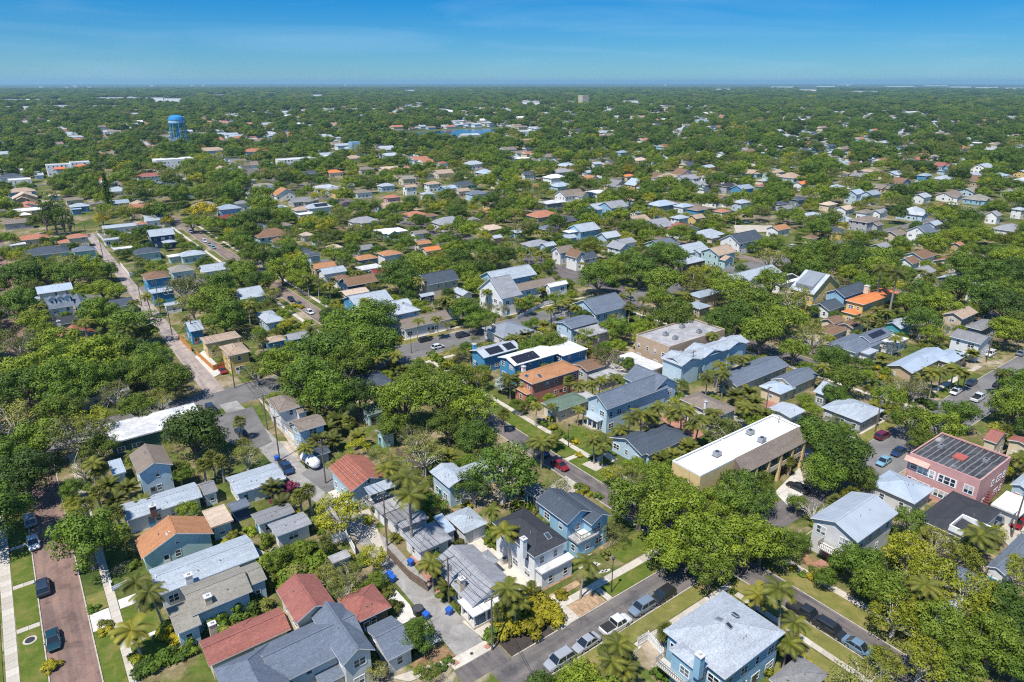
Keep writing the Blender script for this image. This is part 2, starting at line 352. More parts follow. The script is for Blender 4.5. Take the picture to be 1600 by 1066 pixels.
rect_sheet('brick_apron', 36, 58.6, 43.6, 61.6, .022, M_BRICKD); rect_sheet('concrete_apron', 36.2, 61.7, 43.2, 63.6, .026, M_CONC)
pxsheet('alley_patch', [(560, 800), (577, 795), (606, 868), (590, 872)], .022, M_CONC)
# kerbs
def kerb(x0, y0, x1, y1):
    b = MB(); b.box(min(x0, x1), min(y0, y1), 0, max(x0, x1), max(y0, y1), .13)
    tag(put('kerb', b.mesh('kerb', [M_KERB])), kind='structure')
for (x, y0, y1) in ((-8.35, 60, 162), (-2.6, 60, 162), (79.75, 59.3, 162), (84.5, 60.3, 162), (82.75, -20, 52.4), (88.1, -20, 49), (172.3, 61, 162), (178.5, 61, 162), (76.4, 177, 420), (82.4, 177, 420)):
    kerb(x, y0, x + .17, y1)
for (y, x0, x1) in ((58.7, 44, 79.5), (53.1, 44, 82.5), (60.0, 90, 125), (60.0, 132, 171), (60.0, 180, 300), (49.65, 92, 300), (163.4, 41, 79), (175.2, 38, 76), (163.4, 86, 171), (175.2, 84, 176)):
    kerb(x0, y, x1, y + .17)
# pavements laid in slabs; each slab one piece near the camera
def slab_mesh(w, d):
    b = MB(); e = .02
    b.solid([(-w / 2, -d / 2, 0), (w / 2, -d / 2, 0), (w / 2, d / 2, 0), (-w / 2, d / 2, 0)],
            [(-w / 2 + e, -d / 2 + e, .06), (w / 2 - e, -d / 2 + e, .06), (w / 2 - e, d / 2 - e, .06), (-w / 2 + e, d / 2 - e, .06)])
    return b.mesh('slab', [M_CONC])
def pavement(x0, y0, x1, y1, step=1.55):
    xm, ym = (x0 + x1) / 2, (y0 + y1) / 2
    b = MB(); b.box(x0 - xm, y0 - ym, -.02, x1 - xm, y1 - ym, .012)
    root = put('pavement', b.mesh('pavement', [M_DIRT]), None, (xm, ym, 0)); tag(root, kind='structure')
    alongx = (x1 - x0) > (y1 - y0); L = (x1 - x0) if alongx else (y1 - y0); n = max(1, round(L / step)); s = L / n
    me = slab_mesh(s - .03, y1 - y0) if alongx else slab_mesh(x1 - x0, s - .03)
    for i in range(n):
        t = -L / 2 + (i + .5) * s
        put('slab', me, root, (t if alongx else 0, 0 if alongx else t, rnd.uniform(-.015, .012)), rot=(rnd.uniform(-.006, .006), rnd.uniform(-.006, .006), 0))
def pathstrip(x0, y0, x1, y1, mat=None): rect_sheet('pavement', x0, y0, x1, y1, .03, mat or M_CONC)
pavement(-12.9, 84, -11.4, 134); pavement(.25, 82, 1.5, 108); pavement(53.5, 61.8, 79.6, 63.2); pavement(54, 49.3, 81, 50.4)
pavement(89, 62.5, 90.3, 118); pavement(92.1, 20, 93.5, 50); pavement(79, 24, 80.1, 48); pavement(141, 63, 171, 64.5, 1.8); pavement(181, 63, 212, 64.5, 1.8)
for y in (at(26, 918)[1], at(46, 981)[1], at(20, 858)[1]): pavement(-11.3, y - .5, -8.45, y + .5, 1.4)
pavement(84.8, 94, 88.9, 95.2, 1.4); pavement(62.3, 58.95, 63.4, 61.7, 1.4)
pathstrip(-12.9, 134, -11.4, 160); pathstrip(.25, 108, 1.5, 160); pathstrip(89, 118, 90.3, 162); pathstrip(72.5, 177, 73.8, 420); pathstrip(85, 177, 86.3, 420)
pathstrip(84, 178.6, 172, 179.9); pathstrip(84, 158.6, 170, 160); pathstrip(168, 66, 169.3, 160)
def lawn(x0, y0, x1, y1, dry=False, name='lawn'):
    rect_sheet(name, x0, y0, x1, y1, .034 if not dry else .038, M_DRY if dry else M_LAWN)
for (a, b) in ((84, at(46, 981)[1] - .6), (at(46, 981)[1] + .6, at(26, 918)[1] - .6), (at(26, 918)[1] + .6, at(20, 858)[1] - .6), (at(20, 858)[1] + .6, 140)):
    lawn(-11.3, a, -8.4, b)
lawn(-2.35, 82, .2, 98.6); lawn(-2.35, 103.5, .2, 108, True); lawn(1.6, 94, 6.4, 101.4); lawn(1.6, 88.6, 8.6, 93); lawn(-2.35, 126, .2, 140, True)
pathstrip(-2.35, 98.9, .2, 103.2, M_CONCP); pathstrip(1.6, 101.8, 9.0, 104.2, M_CONCP); pathstrip(1.6, 92.9, 7.5, 93.9, M_CONCP)
lawn(63.6, 58.95, 79.6, 61.7); lawn(70.6, 63.6, 79.2, 68.2); rect_sheet('straw_bed', 53.4, 58.95, 62.0, 61.7, .038, M_WOODCHIP); rect_sheet('mulch_bed', 43.8, 58.95, 51.6, 62.6, .038, M_MULCHD)
rect_sheet('mulch_bed', 54.2, 64.0, 61.4, 65.2, .04, M_WOODCHIP); rect_sheet('mulch_bed', 54.8, 66.4, 61.8, 68.0, .04, M_MULCH)
lawn(50, 50.5, 82, 53.05, True); lawn(88.4, 6, 92.0, 48.6, True); lawn(80.2, 6, 82.6, 50, True); lawn(84.8, 62, 88.9, 93.8); lawn(84.8, 95.4, 88.9, 122); lawn(80, 30, 82.6, 36, True)
lawn(71, 44, 78.8, 49, True); lawn(141, 60.3, 166, 62.9, True); lawn(181, 60.3, 196, 62.9); lawn(90.4, 96, 97, 104); lawn(70, 28, 78.6, 38, True)
lawn(41.5, 176, 46, 180); lawn(86, 160.2, 106, 163.2, True); lawn(86, 175.6, 104, 178.4, True); lawn(-8.4 - 30, 60, -13.2, 130)
lawn(69, 178, 72.3, 300, True); lawn(86.6, 178, 90, 300)
for q in ([(640, 983), (666, 973), (690, 1001), (656, 1019)], [(728, 848), (748, 838), (855, 932), (838, 946)], [(838, 946), (866, 930), (905, 965), (878, 985)], [(850, 765), (884, 744), (912, 762), (866, 785)],
          [(909, 726), (950, 707), (965, 718), (931, 737)], [(722, 972), (748, 958), (782, 990), (762, 1004)], [(1475, 600), (1500, 588), (1530, 575), (1500, 590)]):
    pxsheet('driveway', q, .042, M_CONC)
for q, mt in (([(598, 930), (612, 915), (640, 945), (650, 965), (625, 978)], M_CONCP), ([(436, 690), (470, 690), (480, 716), (466, 722)], M_DIRT), ([(470, 740), (500, 725), (530, 745), (515, 775)], M_ASPH),
              ([(330, 652), (395, 636), (425, 690), (390, 706), (352, 690)], M_ASPH), ([(512, 770), (532, 762), (552, 790), (535, 800)], M_CONC), ([(403, 622), (422, 636), (472, 692), (455, 697)], M_DIRT),
              ([(640, 870), (652, 862), (705, 920), (690, 940)], M_PAVER), ([(655, 790), (680, 770), (705, 790), (680, 805)], M_PAVER), ([(1180, 640), (1205, 622), (1225, 632), (1195, 650)], M_PAVER), ([(1032, 655), (1066, 645), (1100, 680), (1080, 690)], M_PAVER),
              ([(640, 1040), (690, 1008), (712, 1025), (660, 1050)], M_MULCH), ([(610, 1060), (705, 1028), (715, 1036), (640, 1066)], M_CONC), ([(1245, 870), (1255, 865), (1300, 890), (1285, 905)], M_MULCH), ([(1284, 880), (1298, 868), (1312, 878), (1290, 898)], M_PAVER),
              ([(1555, 830), (1600, 800), (1620, 850), (1590, 870)], M_CONC), ([(1210, 770), (1250, 730), (1260, 770), (1230, 790)], M_CONCP), ([(905, 540), (935, 525), (960, 560), (930, 575)], M_PAVER), ([(952, 575), (985, 565), (1110, 640), (1080, 655)], M_CONC),
              ([(304, 558), (318, 548), (350, 580), (335, 590)], M_CONCP), ([(900, 875), (925, 865), (935, 880), (905, 890)], M_CONCP), ([(1000, 1008), (1012, 1000), (1040, 1035), (1020, 1046)], M_DIRT), ([(1146, 352), (1205, 352), (1215, 362), (1150, 364)], M_CONC)):
    pxsheet('yard_paving', q, .046, mt)
for k in range(9):                                            # stepping slabs up to the pale blue house
    p = at(908 + k * 5.2, 876 + k * 3.0 - (k % 3) * 4)
    b = MB(); b.box(-.5, -.22, 0, .5, .22, .06); tag(put('stepping_stone', b.mesh('stepping_stone', [M_CONCP]), None, (p[0], p[1], .03)), kind='structure')
for q in ([(755, 1011), (762, 1006), (768, 1010), (761, 1015)], [(705, 1036), (712, 1031), (718, 1036), (711, 1041)]): pxsheet('brick_pad', q, .05, M_PAVER)
def manhole(px, py, lab, r=.5, z=.06):
    p = at(px, py); o = empty('manhole_cover', (p[0], p[1], z)); tag(o, lab, 'manhole cover', 'manhole covers'); b = MB(); b.tube([(0, 0, 0), (0, 0, .03)], r, 14); put('rim', b.mesh('rim', [M_CONC]), o); b = MB(); b.tube([(0, 0, .031), (0, 0, .045)], r * .7, 14); put('lid', b.mesh('lid', [M_DARKMETAL]), o)
manhole(47, 1001, 'round concrete manhole ring in the grass verge by the dark teal car', .9); manhole(737, 1022, 'small iron manhole in the concrete at the alley mouth', .35); manhole(1442, 604, 'iron manhole on the pavement of the wide avenue', .4)
# lake and its far bank
lk = [(490, 905), (560, 890), (640, 900), (700, 925), (712, 960), (690, 1000), (620, 1012), (560, 985), (500, 960)]
m, n, l, b_ = nt('lake_water'); b_.inputs['Base Color'].default_value = (.012, .05, .11, 1); b_.inputs['Roughness'].default_value = .12
bump(n, l, b_, noise(n, l, .6, 4, coord(n, l)), .15, .1)
sheet('lake', lk, .06, m)
sheet('lake_bank', [(485, 896), (560, 880), (645, 890), (712, 920), (726, 965), (700, 1018), (620, 1030), (550, 1000), (490, 968)], .03, M_LAWN)
# ------------------------------------------------------------------ buildings
HRECT = []          # (x0, y0, x1, y1) of everything built, for planting
SIGHT = []          # (x px, y px, half width px, half height px, distance) of roofs the photo shows
def window_mesh(cols=1, muntin=True):
    b = MB(); t = .09
    b.box(-.5, -.05, -.5, -.5 + t, .02, .5); b.box(.5 - t, -.05, -.5, .5, .02, .5)
    b.box(-.5 + t, -.048, .5 - t * .8, .5 - t, .02, .5); b.box(-.5 + t, -.06, -.5, .5 - t, .02, -.5 + t * .8)
    if muntin: b.box(-.5 + t, -.036, -.03, .5 - t, .02, .03)
    for c in range(1, cols): x = -.5 + c / cols; b.box(x - .03, -.04, -.5 + t * .8, x + .03, .02, .5 - t * .8)
    return b.mesh('window_frame', [M_TRIM])
WIN = {1: window_mesh(1), 2: window_mesh(2), 3: window_mesh(3)}
_b = MB(); _b.poly([(-.42, -.022, -.44), (.42, -.022, -.44), (.42, -.022, .44), (-.42, -.022, .44)]); PANE = _b.mesh('pane', [M_GLASS])
M_BLIND = m_plain('window_blind', (.46, .45, .42), .7)
PANES = [PANE]
for _h in (.05, -.2):
    _b = MB(); _b.poly([(-.42, -.022, -.44), (.42, -.022, -.44), (.42, -.022, _h), (-.42, -.022, _h)], 0); _b.poly([(-.42, -.02, _h), (.42, -.02, _h), (.42, -.02, .44), (-.42, -.02, .44)], 1); PANES.append(_b.mesh('pane', [M_GLASS, M_BLIND]))
_b = MB(); _b.box(-.5, -.05, -.5, .5, .02, .5, 0); _b.poly([(-.4, -.055, -.42), (.4, -.055, -.42), (.4, -.055, .42), (-.4, -.055, .42)], 1); WINFAR = _b.mesh('window', [M_TRIM, M_GLASS])
def garage_door_mesh():
    b = MB()
    for i in range(4): b.box(-.5, -.05, -.5 + i * .25 + .006, .5, .01, -.5 + (i + 1) * .25 - .006)
    return b.mesh('garage_door', [M_TRIM])
GDOOR = garage_door_mesh()
def door_mesh(c):
    b = MB(); b.box(-.5, -.06, -.5, .5, .01, .5, 0); b.box(-.36, -.075, .05, .36, -.06, .4, 1); b.box(-.36, -.07, -.42, -.04, -.06, -.06, 0); b.box(.04, -.07, -.42, .36, -.06, -.06, 0)
    return b.mesh('door', [m_plain('door_' + c, WALL[c], .5), M_GLASS])
DOORS = {c: door_mesh(c) for c in ('dbrown', 'blue', 'teal', 'white', 'coral', 'slatew')}
FACE = {'-y': (0, 0), '+y': (math.pi, 0), '-x': (-math.pi / 2, 0), '+x': (math.pi / 2, 0)}
def add_window(root, x, y, z, face, w, h, near, cols=1):
    rz = FACE[face][0]
    if near:
        o = put('window', WIN[cols], root, (x, y, z), rz, (w, 1, h)); put('pane', PANES[rnd.choice((0, 0, 0, 1, 2))], o)
    else: o = put('window', WINFAR, root, (x, y, z), rz, (w, 1, h))
    return o
PITCHES = dict(gx=24, gy=24, hx=22, hy=22, hip=20, sh=10, fl=0, fp=0)
def wing_geo(root, ox, oy, rt, x0, y0, x1, y1, ze, roofk, wallk, zb=0.0, pitch=None, over=.5, parapet=None, trimk=None):
    """walls and roof of one block; x0.. are the eave corners, ze the eave height"""
    pitch = R(PITCHES[rt] if pitch is None else pitch); tp = math.tan(pitch)
    x0 -= ox; x1 -= ox; y0 -= oy; y1 -= oy
    o = min(over, (x1 - x0) * .12, (y1 - y0) * .12)
    if rt == 'fp': o = 0.0
    wx0, wx1, wy0, wy1 = x0 + o, x1 - o, y0 + o, y1 - o
    th = .16; zt = ze + th                                    # roof plate thickness
    w, d = x1 - x0, y1 - y0
    wb = MB(); rb = MB(); ridge = zt
    if rt in ('gx', 'gy'):
        half = (d if rt == 'gx' else w) / 2; rise = half * tp; ridge = zt + rise; zw = ze + o * tp
        if rt == 'gx':
            ym = (y0 + y1) / 2
            for xx, fl in ((wx0, 1), (wx1, 0)):
                p = [(xx, wy0, zb), (xx, wy1, zb), (xx, wy1, zw), (xx, ym, ze + rise), (xx, wy0, zw)]; wb.poly(p[::-1] if fl else p)
            wb.poly([(wx0, wy0, zb), (wx1, wy0, zb), (wx1, wy0, zw), (wx0, wy0, zw)]); wb.poly([(wx1, wy1, zb), (wx0, wy1, zb), (wx0, wy1, zw), (wx1, wy1, zw)])
            for (ya, yb) in ((y0, ym), (y1, ym)):
                bot = [(x0, ya, ze), (x1, ya, ze), (x1, yb, ze + rise), (x0, yb, ze + rise)]
                if ya > yb: bot = bot[::-1]
                rb.solid(bot, [(p[0], p[1], p[2] + th) for p in bot], 0, 1)
            rb.box(x0, ym - .16, ridge - .05, x1, ym + .16, ridge + .035, 0)
        else:
            xm = (x0 + x1) / 2
            for yy, fl in ((wy0, 0), (wy1, 1)):
                p = [(wx0, yy, zb), (wx1, yy, zb), (wx1, yy, zw), (xm, yy, ze + rise), (wx0, yy, zw)]; wb.poly(p[::-1] if fl else p)
            wb.poly([(wx0, wy1, zb), (wx0, wy0, zb), (wx0, wy0, zw), (wx0, wy1, zw)]); wb.poly([(wx1, wy0, zb), (wx1, wy1, zb), (wx1, wy1, zw), (wx1, wy0, zw)])
            for (xa, xb) in ((x0, xm), (x1, xm)):
                bot = [(xa, y1, ze), (xa, y0, ze), (xb, y0, ze + rise), (xb, y1, ze + rise)]
                if xa > xb: bot = bot[::-1]
                rb.solid(bot, [(p[0], p[1], p[2] + th) for p in bot], 0, 1)
            rb.box(xm - .16, y0, ridge - .05, xm + .16, y1, ridge + .035, 0)
    else:
        wb.poly([(wx0, wy0, zb), (wx1, wy0, zb), (wx1, wy0, ze), (wx0, wy0, ze)]); wb.poly([(wx1, wy1, zb), (wx0, wy1, zb), (wx0, wy1, ze), (wx1, wy1, ze)])
        wb.poly([(wx0, wy1, zb), (wx0, wy0, zb), (wx0, wy0, ze), (wx0, wy1, ze)]); wb.poly([(wx1, wy0, zb), (wx1, wy1, zb), (wx1, wy1, ze), (wx1, wy0, ze)])
        if rt in ('hx', 'hy', 'hip'):
            half = min(w, d) / 2; rise = half * tp; ridge = zt + rise
            if rt == 'hip': half = None
            if w >= d: k = half if half else w / 2 - .2; a = (x0 + k, (y0 + y1) / 2); c = (x1 - k, (y0 + y1) / 2)
            else: k = half if half else d / 2 - .2; a = ((x0 + x1) / 2, y0 + k); c = ((x0 + x1) / 2, y1 - k)
            if a[0] > c[0]: a, c = c, a
            if rt != 'hip' and abs(a[0] - c[0]) + abs(a[1] - c[1]) < .3:
                if w >= d: a = (a[0] - .2, a[1]); c = (c[0] + .2, c[1])
                else: a = (a[0], a[1] - .2); c = (c[0], c[1] + .2)
            rb.solid([(x0, y0, ze), (x1, y0, ze), (x1, y1, ze), (x0, y1, ze)], [(x0, y0, zt), (x1, y0, zt), (x1, y1, zt), (x0, y1, zt)], 1)
            rb.f.pop(-5); rb.m.pop(-5)
            A, B_ = (*a, ridge), (*c, ridge); P = [(x0, y0, zt), (x1, y0, zt), (x1, y1, zt), (x0, y1, zt)]
            if w >= d: rb.poly([P[0], P[1], B_, A]); rb.poly([P[2], P[3], A, B_]); rb.poly([P[1], P[2], B_]); rb.poly([P[3], P[0], A])
            else: rb.poly([P[0], P[1], A]); rb.poly([P[2], P[3], B_]); rb.poly([P[1], P[2], B_, A]); rb.poly([P[3], P[0], A, B_])
            caps = [(A, B_)] + ([(P[0], A), (P[3], A), (P[1], B_), (P[2], B_)] if w >= d else [(P[0], A), (P[1], A), (P[2], B_), (P[3], B_)])
            for u, v in caps: rb.tube([u, v], .07, 4, 0)
        elif rt == 'sh':                                      # lean-to falling towards -y
            rise = d * tp; ridge = zt + rise
            bot = [(x0, y0, ze), (x1, y0, ze), (x1, y1, ze + rise), (x0, y1, ze + rise)]
            rb.solid(bot, [(p[0], p[1], p[2] + th) for p in bot], 0, 1)
        elif rt == 'fl':
            rb.box(x0, y0, ze, x1, y1, ze + .22, 0); e = .2
            for q in ((x0, y0, x1, y0 + e), (x0, y1 - e, x1, y1), (x0, y0 + e, x0 + e, y1 - e), (x1 - e, y0 + e, x1, y1 - e)): rb.box(q[0], q[1], ze + .221, q[2], q[3], ze + .30, 1)
        elif rt == 'fp':                                      # parapet
            e = .2; rb.box(x0 + e, y0 + e, ze - .35, x1 - e, y1 - e, ze - .12, 0)
            for q in ((x0, y0, x1, y0 + e), (x0, y1 - e, x1, y1), (x0, y0 + e, x0 + e, y1 - e), (x1 - e, y0 + e, x1, y1 - e)): rb.box(q[0], q[1], ze, q[2], q[3], ze + .3, 1)
            ridge = ze + .4
    wo_ = put('wall', wb.mesh('wall', [wallmat(wallk)]), root)
    trim = wallmat(trimk) if trimk else roofmat(roofk) if rt == 'fl' else M_TRIM if rt != 'fp' else wallmat(wallk)
    ro = put('roof', rb.mesh('roof', [roofmat(roofk), trim]), root)
    return dict(rt=rt, x0=x0, y0=y0, x1=x1, y1=y1, wx0=wx0, wx1=wx1, wy0=wy0, wy1=wy1, ze=ze, zt=zt, ridge=ridge, pitch=pitch, wall=wo_, roof=ro, zb=zb)
def parse(s, z):
    t = s.split(); r = {}
    for q in t:
        r[q[0]] = tuple(float(a) for a in q[1:].split(','))
    if 'C' in r:
        p = at(*r['C'], z); _, _, dist = pix(p); wp, ra = r['W']; u = wp * 1.12 / FOC * dist
        dd = u / (.802 * ra + .597); ww = dd * ra
        return p[0] - ww / 2, p[1] - dd / 2, p[0] + ww / 2, p[1] + dd / 2
    q = {k: at(*v, z) for k, v in r.items() if k in 'LNRF'}
    f = lambda ks, i: [q[k][i] for k in ks if k in q]
    mean = lambda a: sum(a) / len(a)
    x0, y1 = mean(f('LN', 0)), mean(f('LF', 1)) if f('LF', 1) else None
    y0 = mean(f('NR', 1)); x1 = mean(f('RF', 0))
    return x0, y0, x1, y1
def windows_for(root, gs, i, rs, near, faces='-x-y+x+y', skipz=None):
    g = gs[i]; st = []
    zf = g['zb']
    while zf + 2.5 < g['ze'] + .6: st.append(zf + 1.55); zf += 2.95
    if not st: return
    H = 1.35
    for face in ('-x', '-y', '+x', '+y'):
        if face not in faces: continue
        if face[1] == 'y': a0, a1, c = g['wx0'], g['wx1'], g['wy0'] if face[0] == '-' else g['wy1']
        else: a0, a1, c = g['wy0'], g['wy1'], g['wx0'] if face[0] == '-' else g['wx1']
        L = a1 - a0
        if L < 1.8: continue
        n = max(1, int(L / (2.7 if face[0] == '-' else 4.2)))
        for zz in st:
            for k in range(n):
                if rs.random() < .16 and n > 1: continue
                t = a0 + (k + .5) * L / n + rs.uniform(-.25, .25)
                w = rs.choice((.85, .95, 1.0, 1.6, 1.9)) if L / n > 2.3 else .8
                x, y = (t, c) if face[1] == 'y' else (c, t)
                if any(j != i and h['wx0'] - .6 < x < h['wx1'] + .6 and h['wy0'] - .6 < y < h['wy1'] + .6 and zz < h['ze'] + .4 and zz > h['zb'] - .3 for j, h in enumerate(gs)): continue
                add_window(root, x, y, zz, face, w, H, near, 2 if w > 1.3 else 1)
        if face == '-y' and g['rt'] == 'gy' and L > 6 and not any(j != i and h['wx0'] < (a0 + a1) / 2 < h['wx1'] and h['wy0'] < c + .2 < h['wy1'] + .5 for j, h in enumerate(gs)):
            add_window(root, (a0 + a1) / 2, c, g['ze'] + .75, face, .7, .9, near)
        if face == '-x' and g['rt'] == 'gx' and L > 6 and not any(j != i and h['wy0'] < (a0 + a1) / 2 < h['wy1'] and h['wx0'] < c + .2 < h['wx1'] + .5 for j, h in enumerate(gs)):
            add_window(root, c, (a0 + a1) / 2, g['ze'] + .75, face, .7, .9, near)
class Bld: pass
def house(label, ref, wings, wall='white', name='house', cat='house', group='houses of the neighbourhood', near=True, faces='-x-y+x+y', win=True, door=True, sight=True):
    rects = []
    for wg in wings:
        rt, z, s = wg[:3]
        rects.append(parse(s, z) if isinstance(s, str) else s)
    r0 = rects[0]; ox, oy = (r0[0] + r0[2]) / 2, (r0[1] + r0[3]) / 2
    root = empty(name, (ox, oy, 0)); tag(root, label, cat, group)
    rs = random.Random(hash((round(ox), round(oy))) & 0xffff); gs = []
    for wg, rc in zip(wings, rects):
        rt, z, s, rk = wg[:4]; kw = wg[4] if len(wg) > 4 else {}
        x0, y0, x1, y1 = rc
        if x1 - x0 < 1.5: x1 = x0 + 3
        if y1 - y0 < 1.5: y0 = y1 - 3
        kw = dict(kw); wk = kw.pop('wall', wall)
        gs.append(wing_geo(root, ox, oy, rt, x0, y0, x1, y1, z, rk, wk, **kw)); HRECT.append((x0, y0, x1, y1))
        if sight:
            pp = [pix((x, y, zz)) for x in (x0, x1) for y in (y0, y1) for zz in (z * .6, z + 1)]
            xs = [p[0] for p in pp]; ys = [p[1] for p in pp]
            SIGHT.append(((min(xs) + max(xs)) / 2, (min(ys) + max(ys)) / 2, (max(xs) - min(xs)) / 2, (max(ys) - min(ys)) / 2, pp[0][2]))
    if win:
        for i in range(len(gs)): windows_for(root, gs, i, rs, near, faces)
    if door:
        g = gs[0]; c = rs.choice(list(DOORS)); t = g['wx0'] + (g['wx1'] - g['wx0']) * rs.choice((.3, .6))
        put('door', DOORS[c], root, (t, g['wy0'] - .02, 1.08), 0, (1.0, 1, 2.1)) if rs.random() < .5 else put('door', DOORS[c], root, (g['wx0'] - .02, (g['wy0'] * .4 + g['wy1'] * .6), 1.08), -math.pi / 2, (1.0, 1, 2.1))
    if near:                                                  # soil-vent pipes on the roof
        g = gs[0]
        if g['rt'][0] in 'gh':
            vb = MB(); vb.tube([(0, 0, 0), (0, 0, .5)], .07, 6); vm = vb.mesh('vent_pipe', [M_STEEL])
            for _ in range(2):
                if g['rt'] in ('gx', 'hx', 'hip'):
                    y = g['y0'] + (g['y1'] - g['y0']) * rs.uniform(.15, .4); put('vent_pipe', vm, root, (g['x0'] + (g['x1'] - g['x0']) * rs.uniform(.35, .65), y, g['zt'] + (y - g['y0']) * math.tan(g['pitch']) - .1))
                else:
                    x = g['x0'] + (g['x1'] - g['x0']) * rs.uniform(.15, .4); put('vent_pipe', vm, root, (x, g['y0'] + (g['y1'] - g['y0']) * rs.uniform(.35, .65), g['zt'] + (x - g['x0']) * math.tan(g['pitch']) - .1))
    pc = pix((ox, oy, gs[0]['ze']))
    if ref: REFS.append((pc[0], pc[1], ref, root.name))
    B = Bld(); B.root, B.gs, B.ox, B.oy = root, gs, ox, oy; return B
def chimney(B, px, py, z, w=.8, d=.6, h=2.2, mat=None):
    p = at(px, py, z); b = MB(); b.box(-w / 2, -d / 2, -h, w / 2, d / 2, 0)
    o = put('chimney', b.mesh('chimney', [mat or wallmat('white')]), B.root, (p[0] - B.ox, p[1] - B.oy, z))
    c = MB(); c.box(-w / 2 - .1, -d / 2 - .1, .002, w / 2 + .1, d / 2 + .1, .14); c.box(-.16, -.16, .141, .16, .16, .42)
    put('chimney_cap', c.mesh('chimney_cap', [m_plain('cap_stone', (.5, .49, .47), .8)]), o)
def solar(B, i, side, u0, u1, v0, v1, nx, ny):
    """panels laid on one slope of wing i; u along the ridge, v from eave (0) to ridge (1)"""
    g = B.gs[i]; tp = math.tan(g['pitch']); al = g['rt'] in ('gx', 'hx')
    half = (g['y1'] - g['y0']) / 2 if al else (g['x1'] - g['x0']) / 2; L = (g['x1'] - g['x0']) if al else (g['y1'] - g['y0'])
    pw, ph = L * (u1 - u0) / nx, half * (v1 - v0) / math.cos(g['pitch']) / ny
    b = MB(); b.box(-pw / 2 + .03, -ph / 2 + .03, 0, pw / 2 - .03, ph / 2 - .03, .05); me = b.mesh('solar_panel', [M_SOLAR])
    for a in range(nx):
        for c in range(ny):
            u = L * (u0 + (u1 - u0) * (a + .5) / nx); v = half * (v0 + (v1 - v0) * (c + .5) / ny); z = g['zt'] + v * tp + .08
            if al: put('solar_panel', me, B.root, (g['x0'] + u, g['y0'] + v if side == '-' else g['y1'] - v, z), rot=(g['pitch'] if side == '-' else -g['pitch'], 0, 0))
            else: put('solar_panel', me, B.root, (g['x0'] + v if side == '-' else g['x1'] - v, g['y0'] + u, z), rot=(0, (-g['pitch'] if side == '-' else g['pitch']), 0))
def roofz(g, x, y):
    t = math.tan(g['pitch']); a = min(x - g['x0'], g['x1'] - x); c = min(y - g['y0'], g['y1'] - y)
    return g['zt'] + t * (c if g['rt'] == 'gx' else a if g['rt'] == 'gy' else min(a, c))
def skylight(B, px, py, z, i=0, w=.9, d=1.3):
    for _ in range(6): p = at(px, py, z); z = roofz(B.gs[i], p[0] - B.ox, p[1] - B.oy) + .02
    g = B.gs[i]; lx, ly = p[0] - B.ox, p[1] - B.oy; ax = min(lx - g['x0'], g['x1'] - lx); ay = min(ly - g['y0'], g['y1'] - ly)
    onx = g['rt'] == 'gy' or (g['rt'] != 'gx' and ax < ay); tilt = (0, -g['pitch'] if lx - g['x0'] < g['x1'] - lx else g['pitch'], 0) if onx else (g['pitch'] if ly - g['y0'] < g['y1'] - ly else -g['pitch'], 0, 0)
    b = MB(); b.box(-w / 2, -d / 2, 0, w / 2, d / 2, .14, 0); b.poly([(-w / 2 + .1, -d / 2 + .1, .145), (w / 2 - .1, -d / 2 + .1, .145), (w / 2 - .1, d / 2 - .1, .145), (-w / 2 + .1, d / 2 - .1, .145)], 1)
    put('skylight', b.mesh('skylight', [M_STEEL, M_GLASS]), B.root, (p[0] - B.ox, p[1] - B.oy, z), rot=tilt)
def roof_unit(B, px, py, z, w=1.4, d=1.1, h=1.0):
    p = at(px, py, z); b = MB(); b.box(-w / 2, -d / 2, .12, w / 2, d / 2, h, 0); b.box(-w / 2 - .1, -d / 2 - .1, 0, w / 2 + .1, d / 2 + .1, .118, 1); b.tube([(0, 0, h + .001), (0, 0, h + .06)], min(w, d) * .36, 10, 1)
    put('roof_unit', b.mesh('roof_unit', [M_STEEL, M_DARKMETAL]), B.root, (p[0] - B.ox, p[1] - B.oy, z - .1))
def gdoor(B, i, face, t, w=4.6, h=2.3, z=1.2):
    g = B.gs[i]
    if face == '-x': x, y = g['wx0'] - .03, g['wy0'] + (g['wy1'] - g['wy0']) * t
    elif face == '-y': x, y = g['wx0'] + (g['wx1'] - g['wx0']) * t, g['wy0'] - .03
    put('garage_door', GDOOR, B.root, (x, y, z), FACE[face][0], (w, 1, h))
